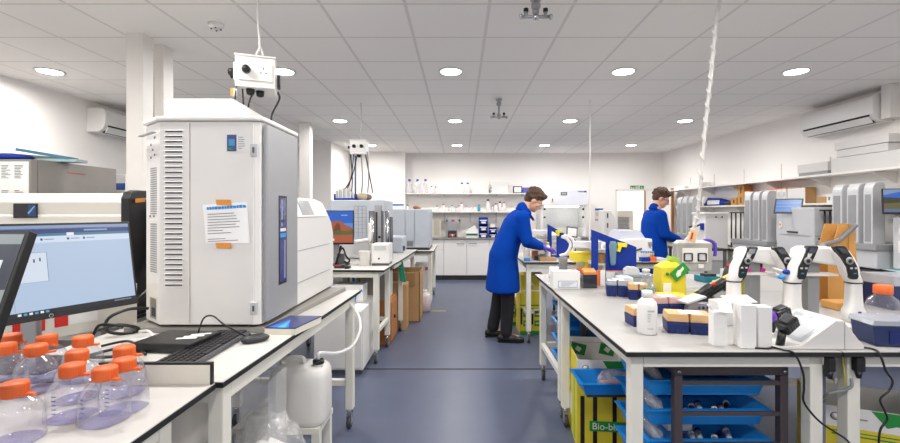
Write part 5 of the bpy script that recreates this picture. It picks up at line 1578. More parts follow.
# ---- white wash bottle
x, y = at(647, 333)
t = thing('wash_bottle', 'white translucent bottle with a printed label at the front of the island', 'bottle', (x, y, .9))
B().lathe((x, y, BZ), [(.040, 0), (.0435, .006), (.0435, .125), (.040, .142), (.026, .158), (.021, .163)], mat('milky_plastic', '#e6e5e3', .35, trans=.1, var=.01), 28).build('body', t)
B().lathe((x, y, BZ), [(.023, .162), (.0235, .190), (.021, .193), (.002, .193)], WHITE, 24).build('cap', t)
q = B()
for k in range(9):
    w = (.7, .8, .35, .3, .32, .28, .3, .1, .6)[k]
    zz = BZ + (.108, .104, .092, .084, .076, .068, .06, .04, .028)[k]
    for s in range(8):
        a0 = -.35 + w * 1.0 * s / 8
        a1 = -.35 + w * 1.0 * (s + 1) / 8 - .01
        R_ = .0439
        q.poly([(x + R_ * math.sin(a0), y - R_ * math.cos(a0), zz), (x + R_ * math.sin(a1), y - R_ * math.cos(a1), zz), (x + R_ * math.sin(a1), y - R_ * math.cos(a1), zz + .0025), (x + R_ * math.sin(a0), y - R_ * math.cos(a0), zz + .0025)], GREEN if k in (2, 3, 4) and s < 4 else INK)
q.build('printed_label', t)


def tip_box(label, x, y, rot, w, dp, lid, base=NAVY, halves=2, hb=.052, hl=.036, group=None):
    t = thing('tip_box', label, 'tip box', (x, y, .9), rot, group)
    q = B()
    ww = w / halves
    for k in range(halves):
        x0 = x - w / 2 + k * ww + .002
        x1 = x0 + ww - .004
        q.prism([(x0 + .004, BZ), (x1 - .004, BZ), (x1, BZ + hb), (x0, BZ + hb)], 'y', y - dp / 2, y + dp / 2, base)
    bb = q.build('base', t, .002)
    q = B()
    for k in range(halves):
        x0 = x - w / 2 + k * ww
        for s in range(3):
            q.box(x0 + ww * (.2 + .25 * s), x0 + ww * (.26 + .25 * s), y - dp / 2 - .0025, y - dp / 2 - .0003, BZ + .004, BZ + .018, DNAVY)
        q.box(x0 + .004, x0 + ww - .004, y - dp / 2 - .003, y - dp / 2 - .0003, BZ + hb - .012, BZ + hb - .006, DNAVY)
    q.build('moulded_rib', bb)
    q = B()
    for k in range(halves):
        x0 = x - w / 2 + k * ww + .003
        x1 = x0 + ww - .006
        q.prism([(x0, BZ + hb + .001), (x1, BZ + hb + .001), (x1 - .004, BZ + hb + hl), (x0 + .004, BZ + hb + hl)], 'y', y - dp / 2 + .002, y + dp / 2 - .002, lid)
    q.build('lid', t, .003)
    B().box(x - w * .18, x + w * .3, y - dp * .35, y + dp * .30, BZ + hb + hl + .0006, BZ + hb + hl + .0014, WHITEP).build('paper_label', t)
    return t


x, y = at(688, 333)
tip_box('navy double tip box with an amber lid and white label beside the white bottle', x + .01, y + .030, math.radians(-14), .195, .115, ORLID)
x, y = at(636, 325)
tip_box('small navy tip box with an amber lid half behind the white bottle', x + .005, y + .012, .06, .08, .10, ORLID, halves=1)
x, y = at(671, 314)
tip_box('navy tip box with a pinkish lid and red rim behind the double tip box', x - .01, y + .06, .05, .17, .11, REDLID)
x, y = at(620, 297)
tip_box('navy tip box with a grey translucent lid, first of the two on the island middle', x, y + .06, -.25, .14, .11, GREYLID, hb=.07)
x, y = at(641, 300)
tip_box('navy tip box with an orange lid beside the grey lidded ones', x, y + .05, -.25, .125, .11, ORLID, hb=.06)
x, y = at(634, 287)
t = thing('tip_box', 'low grey lidded box lying behind the navy tip boxes', 'tip box', (x, y, .9), -.1)
B().box(x - .12, x + .12, y - .06, y + .06, BZ, BZ + .075, GREYLID).build('base', t, .006)
B().box(x - .123, x + .123, y - .063, y + .063, BZ + .0755, BZ + .10, mat('slate_lid', '#8e98a4', .4)).build('lid', t, .005)
x, y = at(598, 286)
x, y = X(632, 3.3), 3.26
solo('white_pad', 'rounded white bag shaped pad standing before the blue board', 'pad', B().prism([(X(623.5, 3.2), BZ), (X(640, 3.2), BZ), (X(640, 3.2), Z(270, 3.2)), (X(636, 3.2), Z(267, 3.2)), (X(628, 3.2), Z(266.5, 3.2)), (X(624.5, 3.2), Z(269, 3.2))], 'y', 3.20, 3.24, mat('pad_grey', '#c9cbcb', .5)), (x, 3.22, .9), bev=.008)

# ---- white cartons at the front edge
def carton3(label, px0, px1, yb, ytop, depth, rot=0, flaps=False, px_side=None):
    d = D(yb)
    x0, x1 = X(px0, d), X(px1, d)
    z1 = Z(ytop, d)
    t = thing('white_carton', label, 'carton', (x0, d, .9), rot)
    B().box(x0, x1, d, d + depth, BZ, z1, WHITEP).build('box', t, .0015)
    if flaps:
        B().obox(((x0 + x1) / 2 + .02, d + .0, z1 + .018), (x1 - x0 - .01, .055, .0015), (.6, 0, -.35), WHITEP).build('flap', t)
        B().obox(((x0 + x1) / 2 - .028, d + depth * .6, z1 + .012), (.002, depth * .6, .03), (0, -.6, 0), WHITEP).build('flap', t)
    else:
        B().box(x0 + (x1 - x0) * .49, x0 + (x1 - x0) * .51, d + .002, d + depth - .002, z1 + .0002, z1 + .001, LGREY).build('lid_joint', t)
    return t


carton3('narrow white carton with its flaps open, first from the tip boxes', 713.5, 727, 346, 312, .042, math.radians(-3), True)
carton3('wide closed white carton, middle of the three at the island front', 741, 755.5, 348.5, 305, .062, math.radians(-6))
carton3('slim closed white carton next to the handheld scanners', 758.5, 772, 348, 307, .055, math.radians(-2))
x, y = at(737, 325)
solo('white_carton', 'low white carton lying open behind the three standing ones', 'carton', B().box(x - .075, x + .075, y, y + .10, BZ, BZ + .11, WHITEP).obox((x, y - .01, BZ + .128), (.15, .07, .0015), (.35, 0, 0), WHITEP), (x, y, .9), math.radians(10))
x, y = at(702, 312)
t = thing('clear_box', 'clear box of tubes behind the double tip box', 'box', (x, y, .9))
B().box(x - .075, x + .085, y - .03, y + .07, BZ, BZ + .055, GREYLID).build('box', t, .004)
q = B()
for k in range(6): q.cyl((x - .06 + k * .025, y - .032, BZ + .03), (x - .06 + k * .025, y - .034, BZ + .03), .008, NAVY, n=8)
q.build('tube_end', t)
x, y = at(707, 306)
t = thing('sample_cup', 'small clear cup with an orange lid beside the white cartons', 'cup', (x, y, .9))
B().lathe((x, y, BZ), [(.025, 0), (.03, .07)], CLEAR, 16).build('body', t)
B().lathe((x, y, BZ), [(.033, .068), (.033, .082), (.03, .085)], ORANGE, 16).build('lid', t)

# ---- yellow sharps carton with tray
x0, x1 = X(661, 2.72), X(687.5, 2.72)
t = thing('sharps_carton', 'yellow clinical waste carton with a green tilted label, on the island', 'waste carton', ((x0 + x1) / 2, 2.72, .9))
zt = Z(268, 2.72)
B().rings([[(x0, 2.72, BZ), (x1, 2.72, BZ), (x1, 2.86, BZ), (x0, 2.86, BZ)], [(x0 + .012, 2.73, zt), (x1 - .012, 2.73, zt), (x1 - .012, 2.85, zt), (x0 + .012, 2.85, zt)], [(x0 + .05, 2.77, zt + .035), (x1 - .05, 2.77, zt + .035), (x1 - .05, 2.81, zt + .035), (x0 + .05, 2.81, zt + .035)]], YELLOW, False).build('box', t, .003)
B().obox(((x0 + x1) / 2 + .03, 2.80, zt + .045), (.05, .07, .03), (0, .3, 0), mat('lime_flap', '#9cc23a', .5)).build('flap', t)
o = Vector(((x0 + x1) / 2 + .035, 2.722, Z(272, 2.72)))
uu = Vector((.75, 0, .66)).normalized()
v_ = Vector((-.66, 0, .75)).normalized()
q = B()
q.rings([[o + uu * a + v_ * c + Vector((0, e, 0)) for a, c in ((-.055, -.03), (.055, -.03), (.055, .035), (-.055, .035))] for e in (-.006, -.002)], GREEN, False)
q.rings([[o + uu * a + v_ * c + Vector((0, e, 0)) for a, c in ((-.035, -.012), (-.01, -.016), (.0, -.006), (.03, .0), (.035, .016), (.01, .012), (-.005, .018), (-.03, .008))] for e in (-.008, -.0065)], WHITE, False)
q.build('label_print', t)
q = B().box(x0 + .012, x0 + .06, 2.712, 2.7185, Z(292, 2.72), Z(283, 2.72), WHITEP).box(x0 + .08, x0 + .14, 2.712, 2.7185, Z(303, 2.72), Z(293, 2.72), WHITEP).box(x0 + .035, x0 + .075, 2.712, 2.7185, Z(300, 2.72), Z(296, 2.72), BLUE).cyl((x0 + .04, 2.724, Z(274, 2.72)), (x0 + .04, 2.716, Z(274, 2.72)), .010, GREEN, n=12)
q.build('printed_notice', t)
x0, x1 = X(662, 2.58), X(686, 2.58)
t = thing('yellow_tray', 'bright yellow plastic tub in front of the yellow waste carton', 'tub', ((x0 + x1) / 2, 2.58, .9))
q = B().prism([(x0 + .008, BZ), (x1 - .008, BZ), (x1, BZ + .062), (x0, BZ + .062)], 'y', 2.57, 2.68, YELP)
q.build('tub', t, .006)
q = B()
for k in range(5): q.cyl((x0 + .03 + k * .018, 2.5685, BZ + .035), (x0 + .03 + k * .018, 2.5655, BZ + .035), .006, mat('deep_yellow', '#c9b51c', .5), n=8)
q.build('embossed_mark', t)

# ---- tilted rack of pipettes
t = thing('pipette_rack', 'slanted yellow-green rack holding dark multichannel pipettes', 'pipette rack', (1.45, 2.45, .9))
q = B()
q.prism([(1.22, BZ), (1.62, BZ), (1.62, BZ + .17), (1.58, BZ + .185)], 'y', 2.46, 2.60, mat('olive_yellow', '#b9b828', .5))
q.build('stand', t, .003)
for k in range(4):
    c = Vector((1.30 + .075 * k, 2.43, .985 + .03 * k))
    p = thing('multichannel_pipette', ('lowest', 'second lowest', 'third lowest', 'topmost')[k] + ' dark pipette with a red button in the slanted rack', 'pipette', (c.x, c.y, c.z))
    ax = Vector((.80, -.10, .58)).normalized()
    B().cyl(c - ax * .09, c + ax * .10, .017, BLACK, r2=.023, n=12).build('handle', p)
    B().cyl(c + ax * .101, c + ax * .125, .011, RED, n=12).build('button', p)
    B().obox(c - ax * .12, (.07, .03, .055), (0, -.63, 0), LGREY if k % 2 else CHAR).build('head', p, .004)
x, y = at(690, 305)
solo('grey_tray', 'grey flat tray propped before the slanted pipette rack', 'tray', B().obox((X(692, 2.35), 2.36, .985), (.12, .09, .010), (0, -.25, .2), LGREY).prism([(X(686, 2.35), BZ), (X(698, 2.35), BZ), (X(697, 2.35), .99), (X(688, 2.35), .96)], 'y', 2.34, 2.38, MGREY), (X(692, 2.35), 2.36, .9))
solo('orange_strip', 'orange strip of tube caps at the foot of the pipette rack', 'cap strip', B().box(X(707, 2.27), X(722, 2.27), 2.26, 2.29, BZ, BZ + .035, ORANGE), (X(714, 2.27), 2.27, .9))
# ---- flask and jars near the blue board
x, y = X(646, 2.95), 2.95
t = thing('conical_flask', 'clear conical flask with orange paper inside, before the yellow carton', 'flask', (x, y, .9))
B().lathe((x, y, BZ), [(.055, 0), (.06, .008), (.022, .12), (.020, .15)], CLEAR, 20).build('body', t)
B().lathe((x, y, BZ), [(.023, .148), (.025, .165), (.02, .168)], WHITE, 16).build('stopper', t)
x, y = X(649, 2.75), 2.75
t = thing('jar', 'low jar with a dark green lid by the yellow waste carton', 'jar', (x, y, .9))
B().lathe((x, y, BZ), [(.035, 0), (.038, .05)], FROST, 18).build('body', t)
B().lathe((x, y, BZ), [(.042, .050), (.042, .075), (.038, .078)], DGREEN, 20).build('lid', t)
for k, (p, dd) in enumerate(((655.5, 2.62), (658.5, 2.45))):
    x = X(p, dd) - .03
    lab = ('tall' if k == 0 else 'short') + ' clear lavender bottle left of the yellow carton'
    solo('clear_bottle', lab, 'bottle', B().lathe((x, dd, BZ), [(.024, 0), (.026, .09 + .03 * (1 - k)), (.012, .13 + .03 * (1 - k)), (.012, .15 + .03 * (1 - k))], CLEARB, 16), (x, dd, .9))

# ---- labelled white box, tube rack, folder
x0, x1 = X(553, 3.15), X(580, 3.15)
t = thing('white_box', 'white box with a printed label at the island corner', 'box', (x0, 3.15, .9))
B().box(x0, x1, 3.15, 3.25, BZ, Z(271.5, 3.15), WHITEP).build('box', t, .002)
q = B().box(X(558, 3.15), X(577.5, 3.15), 3.1475, 3.1495, Z(287.5, 3.15), Z(280.8, 3.15), mat('label_edge', '#8f96a6', .6)).box(X(558.6, 3.15), X(577, 3.15), 3.1462, 3.1472, Z(287, 3.15), Z(281.4, 3.15), mat('label_white', '#dcdfe8', .6))
for k in range(4): q.box(X(561, 3.15), X(575 - 2 * k, 3.15), 3.1455, 3.1461, Z(282.8 + 1.1 * k, 3.15), Z(282.4 + 1.1 * k, 3.15), INK)
q.build('label_print', t)
x0, x1 = X(582, 3.2), X(596, 3.2)
t = thing('tube_rack', 'dark clear tube rack with an orange cover beside the white box', 'tube rack', (x0, 3.2, .9))
B().box(x0, x1, 3.17, 3.25, BZ, BZ + .10, clear('smoky_plastic', '#8a8c96', .3, diff=.35, diffcol='#55565f')).build('rack', t, .003)
B().obox(((x0 + x1) / 2, 3.2, BZ + .118), (.09, .075, .022), (.3, 0, 0), mat('orange_foam', '#d98a45', .6)).build('cover', t, .003)
t = thing('document_folder', 'white folder with orange edges standing behind the tip boxes', 'folder', (X(615, 3.28), 3.28, .9))
B().box(X(597, 3.28), X(605, 3.28), 3.275, 3.282, BZ, Z(270, 3.28), WHITEP).box(X(597, 3.28), X(600, 3.28), 3.2725, 3.2745, BZ, Z(270, 3.28), ORANGE).build('narrow_sheet', t)
B().box(X(606, 3.3), X(634, 3.3), 3.295, 3.302, BZ, Z(270.5, 3.3), mat('folder_pale', '#d5d8d6', .6)).box(X(606, 3.3), X(634, 3.3), 3.2925, 3.2945, Z(271.3, 3.3), Z(270.3, 3.3), ORANGE).box(X(618, 3.3), X(630, 3.3), 3.2925, 3.2945, Z(280, 3.3), Z(275, 3.3), mat('pale_green_print', '#a9c6b4', .6)).build('wide_sheet', t)

# ---- blue-ended racks
def blue_rack(label, x, y, w, hl, hr, dp, z=.9):
    t = thing('bench_rack', label, 'rack', (x, y, z))
    th = .012
    s0, s1 = x + w * .15, x + w * .32              # the slot in the end board
    def top(xx): return z + hl + (hr - hl) * (xx - x) / w
    q = B()
    for a, c in ((x, s0), (s1, x + w)):
        q.prism([(a, z + .0005), (c, z + .0005), (c, top(c)), (a, top(a))], 'y', y, y + th, BLUE)
    q.prism([(s0, top(s0) - .055), (s1, top(s1) - .055), (s1, top(s1)), (s0, top(s0))], 'y', y, y + th, BLUE)
    q.prism([(s0, z + .0005), (s1, z + .0005), (s1, z + .03), (s0, z + .03)], 'y', y, y + th, BLUE)
    q.build('end_board', t, .001)
    q = B().prism([(x + .02, z + .0005), (x + w, z + .0005), (x + w, z + hr), (x + .02, z + hr)], 'y', y + dp - th, y + dp, WHITE)
    q.build('rear_board', t)
    q = B()
    for k in range(3):
        zz = z + .03 + k * .115
        q.box(x + .01, x + w - .03, y + th + .0005, y + dp - th - .0005, zz, zz + .008, WHITE)
        q.box(x + .01, x + .016, y + th + .0005, y + dp - th - .0005, zz + .008, zz + .03, WHITE)
    q.build('shelf', t)
    return t


def holster(t, x, y, z, s=1):
    q = B()
    q.obox((x + .055 * s, y - .022, z + .01 * s), (.075 * s, .03, .032 * s), (0, .12, 0), YELP).obox((x + .03 * s, y - .022, z - .022 * s), (.028 * s, .026, .05 * s), (0, .3, 0), YELP)
    q.build('gun_body', t, .004)
    B().lathe((x - .02 * s, y - .024, z - .16 * s), [(.014 * s, 0), (.022 * s, .02 * s), (.03 * s, .12 * s), (.035 * s, .17 * s), (.02 * s, .20 * s)], clear('glove_clear', '#cfe0e6', .3, diff=.5, diffcol='#8fb3c4'), 12, 1, .6).build('holder', t)


def stuff_pack(label, name, cat, x0, x1, y0, y1, z, h_, m, extra=None, rot=0):
    b = B().box(x0, x1, y0, y1, z, z + h_, m)
    if extra: extra(b)
    return solo(name, label, cat, b, ((x0 + x1) / 2, (y0 + y1) / 2, z), rot, bev=.004)


rx, ry, rw = X(591.5, 3.35), 3.35, X(636.5, 3.35) - X(591.5, 3.35)
blue_rack('nearer blue bench rack with a sloping end board carrying a yellow pipetting gun', rx, ry, rw, Z(229.5, 3.35) - .9, Z(247, 3.35) - .9, .52)
t = thing('pipetting_gun', 'yellow and clear pipetting gun hanging on the nearer blue board', 'pipetting gun', (X(618, 3.33), 3.33, 1.1))
holster(t, X(615, 3.33), 3.345, Z(246, 3.33), .92)
shz = [.9385, 1.0535, 1.1685]
YELPACK = mat('yellow_pack', '#e6cf3a', .5)
stuff_pack('bright yellow pack poking out of the nearer blue rack', 'reagent_pack', 'pack', rx - .10, rx + .06, 3.48, 3.62, shz[1] + .0005, .075, YELPACK, rot=.1)
stuff_pack('long white box on the top shelf of the nearer blue rack', 'long_box', 'box', rx - .11, rx + .10, 3.42, 3.50, shz[2] + .0005, .05, WHITEP, rot=-.18)
stuff_pack('flat white box on the lowest shelf of the nearer blue rack', 'long_box', 'box', rx - .14, rx + .18, 3.40, 3.46, shz[0] + .0005, .03, WHITEP)
stuff_pack('orange striped box on the lowest shelf of the nearer blue rack', 'reagent_box', 'box', rx - .08, rx + .06, 3.52, 3.62, shz[0] + .0005, .05, ORANGE)
stuff_pack('brown box behind the slot of the nearer blue board', 'reagent_box', 'box', rx + .085, rx + .145, 3.40, 3.5, shz[1] + .0005, .07, CARD)
stuff_pack('white box behind the slot of the nearer blue board', 'reagent_box', 'box', rx + .13, rx + .22, 3.40, 3.5, shz[2] + .0005, .035, WHITEP)
stuff_pack('small green box behind the slot of the nearer blue board', 'reagent_box', 'box', rx + .21, rx + .25, 3.39, 3.5, shz[0] + .0005, .06, mat('leaf_green', '#5f9a46', .5))
solo('soft_pack', 'white soft pack with an orange corner lying before the nearer blue rack', 'pack', B().lathe((rx - .16, 3.55, BZ), [(.07, 0), (.11, .02), (.10, .06), (.04, .08)], FROST, 18, 1.2, .7, 3).box(rx - .11, rx - .05, 3.49, 3.52, BZ, BZ + .055, ORANGE).box(rx - .25, rx - .20, 3.52, 3.56, BZ, BZ + .03, mat('leaf_green', '#5f9a46', .5)), (rx - .15, 3.55, .9))
rx2, ry2 = X(547.5, 5.3), 5.3
blue_rack('farther blue bench rack with sloping end board, on the bending person\'s bench', rx2, ry2, rw, Z(224, 5.3) - .9, Z(240, 5.3) - .9, .9)
t = thing('pipetting_gun', 'small yellow pipetting gun hanging on the farther blue board', 'pipetting gun', (X(558, 5.28), 5.28, 1.2))
B().obox((X(559, 5.28), 5.282, Z(231.5, 5.28)), (.085, .025, .03), (0, 0, 0), YELP).obox((X(558, 5.28), 5.282, Z(234, 5.28)), (.03, .024, .05), (0, .2, 0), YELP).build('gun_body', t, .004)
for k in range(3):
    stuff_pack(('lowest', 'middle', 'topmost')[k] + ' white box poking out of the farther blue rack', 'long_box', 'box', rx2 - .16, rx2 + .08, 5.34 + .05 * k, 5.44 + .05 * k, shz[k] + .0005, .055, WHITEP, rot=-.1)
stuff_pack('yellow box on the lowest shelf of the farther blue rack', 'reagent_box', 'box', rx2 - .10, rx2 + .02, 5.6, 5.72, shz[0] + .0005, .07, YELPACK)
stuff_pack('green box on the middle shelf of the farther blue rack', 'reagent_box', 'box', rx2 - .12, rx2 + .02, 5.6, 5.72, shz[1] + .0005, .05, mat('leaf_green', '#5f9a46', .5))
# black pipettes stuck out of the far rack
for k in range(3):
    c = Vector((rx2 - .10, 5.75 + .08 * k, 1.1685 + .008 + .022))
    p = thing('pipette', ('first', 'second', 'third')[k] + ' dark pipette lying on the top shelf of the farther blue rack', 'pipette', c[:])
    B().cyl(c, c + Vector((.20, 0, .0)), .012, WHITE, n=8).build('barrel', p)
    B().cyl(c - Vector((.11, 0, -.02)), c - Vector((.001, 0, 0)), .019, BLACK, n=10).build('handle', p)

# ---- white double hose arm on a grey post
x, y = X(563, 3.72), 3.72
t = thing('lamp_arm', 'white curved double arm on a square grey post at the island end', 'arm', (x, y, .9))
B().box(x - .033, x + .033, y - .02, y + .02, BZ, Z(257.5, y), MGREY).build('post', t, .003)
for k, s in enumerate((0, .032)):
    pts = [(X(560, y) + s * .3, y + .01, Z(256, y)), (X(567, y) + s, y, Z(253, y)), (X(570.5, y) + s, y, Z(245, y)), (X(567, y) + s, y, Z(239, y) + s * .3), (X(561.5, y) + s * .6, y, Z(236.5, y) + s * .3)]
    B().tube(pts, .013, WHITE, 10, curve=True).build('curved_tube', t)
# ---- things on the bending person's bench
PZ = .9003
stuff_pack('brown cork board on the bench under the bending person\'s hands', 'cork_board', 'board', X(540, 4.9), X(557, 4.9), 4.92, 5.02, PZ, .04, CARD)
stuff_pack('dark tube block beside the brown board', 'tube_block', 'block', X(538, 4.98) - .03, X(541, 4.98), 5.04, 5.14, PZ, .05, CHAR)
stuff_pack('light blue tip rack at the bench corner before the bending person', 'tip_rack', 'rack', X(521.5, 4.95) + .03, X(527, 4.95) + .03, 4.90, 4.98, PZ, .028, SKYB)
stuff_pack('orange and white reagent box behind the person\'s gloves', 'reagent_box', 'box', .86, .93, 5.22, 5.3, PZ, .09, mat('rust', '#b5673a', .6))
for k in range(5):
    xx, yy = .80 + .05 * k, 5.42 + .06 * (k % 2)
    c_ = (WHITE, BLUE, RED, YELLOW, GREEN)[k]
    lab_bottle(('white', 'blue', 'red', 'yellow', 'green')[k] + '-capped little bottle on the bending person\'s bench', 460 + xx * F / yy, .9, .12 + .02 * (k % 3), .022, c_, d=yy, body=FROST)
t = thing('grey_display', 'small grey tilted display with a red strip behind the curved arm', 'display', (X(571, 5.5), 5.5, .9))
B().obox((X(572, 5.5), 5.5, Z(232, 5.5)), (.14, .012, .13), (-.3, .12, 0), DGREY).obox((X(572, 5.5) - .001, 5.491, Z(232, 5.5)), (.11, .004, .10), (-.3, .12, 0), WHITEP).build('screen', t)
B().box(X(566, 5.5), X(576, 5.5), 5.48, 5.58, Z(236, 5.5), Z(234.5, 5.5), RED).box(X(567, 5.5), X(575, 5.5), 5.485, 5.575, .9005, Z(236, 5.5) - .0005, WHITE).build('stand', t)

# ---- angular white machine and clutter on the second far bench
t = thing('white_machine', 'white angular machine with a shield badge behind the nearer blue board', 'machine', (X(640, 5.0), 5.0, .9))
x0, x1 = X(619, 5.0), X(652.5, 5.0)
B().prism([(x0, BZ), (x1, BZ), (x1, Z(239, 5.0)), (x1 - .09, Z(238, 5.0)), (x0, Z(240, 5.0))], 'y', 5.0, 5.5, WHITE).build('body', t, .012)
B().rings([[(x0, 5.05, Z(240, 5) + .001), (x1 - .05, 5.05, Z(240, 5) + .001), (x1 - .05, 5.45, Z(240, 5) + .001), (x0, 5.45, Z(240, 5) + .001)], [(x0 + .05, 5.1, Z(230.5, 5.1)), (x1 - .10, 5.1, Z(230.5, 5.1)), (x1 - .10, 5.4, Z(230.5, 5.1)), (x0 + .05, 5.4, Z(230.5, 5.1))]], clear('pale_cover', '#e8eaf2', .3, diff=.6, diffcol='#d5d8e2'), False).build('cover', t, .004)
B().prism([(X(648, 5), Z(242, 5)), (X(652, 5), Z(242, 5)), (X(651.5, 5), Z(246, 5)), (X(650, 5), Z(248, 5)), (X(648.5, 5), Z(246, 5))], 'y', 4.99, 4.9995, ALU).build('badge', t)
B().obox((X(637, 5), 4.994, Z(250, 5)), (.11, .008, .02), (0, -.3, 0), DGREY).build('slot', t)
# blue fabric drape behind
pillow('violet blue bag on top of the white angular machine\'s far side', X(620, 5.6), 5.6, .9, .10, .07, .33, mat('violet_bag', '#3b3fb0', .6), .3, 'bag', 'plastic_bag')
t = thing('tube_rack', 'blue and orange tube rack full of capped tubes', 'tube rack', (X(650, 4.7), 4.86, .9))
x0, x1, xm = X(641.5, 4.86), X(656.5, 4.86), X(650.5, 4.86)
B().box(x0, xm, 4.86, 4.93, .9005, Z(257.5, 4.86), BLUE).build('rack', t, .003)
B().box(xm + .001, x1, 4.86, 4.93, .9005, Z(257, 4.86), ORANGE).build('rack', t, .003)
for k in range(6):
    xx = x0 + .015 + k * .026
    p = thing('sample_tube', ('first', 'second', 'third', 'fourth', 'fifth', 'sixth')[k] + ' capped tube from the blue end of the blue and orange rack', 'tube', (xx, 4.895, Z(257, 4.86)), 0, 'tubes in the blue and orange rack')
    zb = Z(257, 4.86) + .0005
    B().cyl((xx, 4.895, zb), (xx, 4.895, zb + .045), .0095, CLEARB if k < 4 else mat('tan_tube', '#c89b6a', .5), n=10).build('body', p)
    B().cyl((xx, 4.895, zb + .0455), (xx, 4.895, zb + .062), .011, SKYB, n=10).build('cap', p)
cbox('grey_box', 'pale grey box under the edge of the far bench tube rack', 'box', X(657.5, 4.9), X(668, 4.9), 4.9, 5.1, .9, .93, LGREY)
# ---- grey socket box hung low over the island
sx, sy = X(694.5, 3.2), 3.2
t = thing('hanging_socket_box', 'grey socket box with two framed white sockets hanging low over the island', 'socket box', (sx, sy, Z(272, sy)))
x0, x1, z0, z1 = X(677, sy), X(712.5, sy), Z(271.5, sy), Z(243, sy)
B().box(x0, x1, sy, sy + .075, z0, z1, mat('warm_mid_grey', '#a5a3a0', .45)).build('housing', t, .008)
B().rings([[(x0 + .01, sy + .01, z1 + .0005), (x1 - .01, sy + .01, z1 + .0005), (x1 - .01, sy + .07, z1 + .0005), (x0 + .01, sy + .07, z1 + .0005)], [(x0 + .03, sy + .02, z1 + .018), (x1 - .05, sy + .02, z1 + .018), (x1 - .05, sy + .06, z1 + .018), (x0 + .03, sy + .06, z1 + .018)]], WHITE, False).build('lid', t)
pl = B().box(X(682, sy), X(707.5, sy), sy - .008, sy - .0005, Z(262.5, sy), Z(248, sy), WHITE).build('socket_plate', t, .002)
for p in (687.3, 701.3):
    cx_, cz_ = X(p, sy), Z(257, sy)
    q = B()
    for a, c, w, h_ in ((-.029, 0, .007, .054), (.029, 0, .007, .054), (0, .027, .060, .007), (0, -.027, .060, .007)):
        q.box(cx_ + a - w / 2, cx_ + a + w / 2, sy - .018, sy - .0085, cz_ + c - h_ / 2, cz_ + c + h_ / 2, BLACK)
    q.build('socket_frame', pl, .002)
    B().box(cx_ - .02, cx_ + .02, sy - .014, sy - .0085, cz_ - .02, cz_ + .02, LGREY).build('socket_cover', pl)
B().box(X(698, sy), X(703, sy), sy - .01, sy - .0005, Z(268, sy), Z(264, sy), WHITE).build('plug', t)
# its spiral-wrapped cable
pts = [(X(717.5, 2.75), 2.72, 2.768), (X(716, 2.76), 2.76, Z(20, 2.76)), (X(711.5, 2.85), 2.85, Z(70, 2.85)), (X(706, 2.95), 2.95, Z(120, 2.95)), (X(700.5, 3.05), 3.05, Z(180, 3.05)), (X(697, 3.15), 3.15, Z(217, 3.15)), (X(690, 3.22), 3.22, Z(235, 3.22)), (X(686.5, 3.24), 3.24, z1 + .019)]
t = thing('spiral_cable', 'white spiral-wrapped cable swinging from the ceiling to the low grey socket box', 'cable', pts[0])
B().tube(pts, .010, WHITE, 10, curve=True).build('core', t)
cp = catmull(pts, 40)
q = B()
sp = []
for i, p in enumerate(cp):
    a = i * .55
    sp.append(Vector(p) + Vector((math.cos(a), math.sin(a), 0)) * .0135)
q.tube(sp, .0045, WHITE, 6)
q.build('spiral_wrap', t)
solo('cable_label', 'tan card label on the spiral-wrapped cable above the grey socket box', 'label', B().obox((X(693.5, 3.15), 3.16, Z(236, 3.15)), (.05, .014, .085), (0, .22, 0), mat('tan_card', '#d9b887', .6)).obox((X(692, 3.15), 3.152, Z(236, 3.15)), (.012, .004, .05), (0, .22, 0), RED), (X(693, 3.15), 3.16, Z(240, 3.15)))
cable('purple glove finger draped over the side of the low socket box', [(X(704, 3.24), 3.24, z1 + .015), (X(709, 3.24), 3.24, z1 + .018), (X(714, 3.24), 3.24, z1 - .005), (X(715.3, 3.24), 3.24, z1 - .05), (X(714.8, 3.24), 3.24, z1 - .10)], .012, PURPLE, 'glove', name='nitrile_glove')
solo('teal_tray', 'dark teal tray of tools beyond the low socket box', 'tray', B().box(X(698, 3.5), X(716, 3.5), 3.42, 3.56, .9005, .945, TEAL).box(X(700, 3.5), X(712, 3.5), 3.44, 3.5, .9455, .965, CHAR), (X(706, 3.5), 3.5, .9))
for k in range(4):
    x = X(716 + 5 * k, 2.9)
    t = thing('pipette', ('nearest', 'next', 'third', 'last')[k] + ' black-handled pipette with red tip beside the first pipette stand, counted from the socket box', 'pipette', (x, 2.9, .9))
    q = Vector((.30, .1, .95)).normalized()
    c = Vector((x, 2.85 + .02 * k, .9005))
    B().cyl(c, c + q * .12, .011, WHITE, r2=.016, n=10).build('barrel', t)
    B().cyl(c + q * .1205, c + q * .20, .02, CHAR, n=10).build('handle', t)
    B().cyl(c + q * .2005, c + q * .222, .011, RED, n=10).build('button', t)


# ---- electronic pipette stands
def handset(b, c, u, v, n, L, w, mface):
    pass


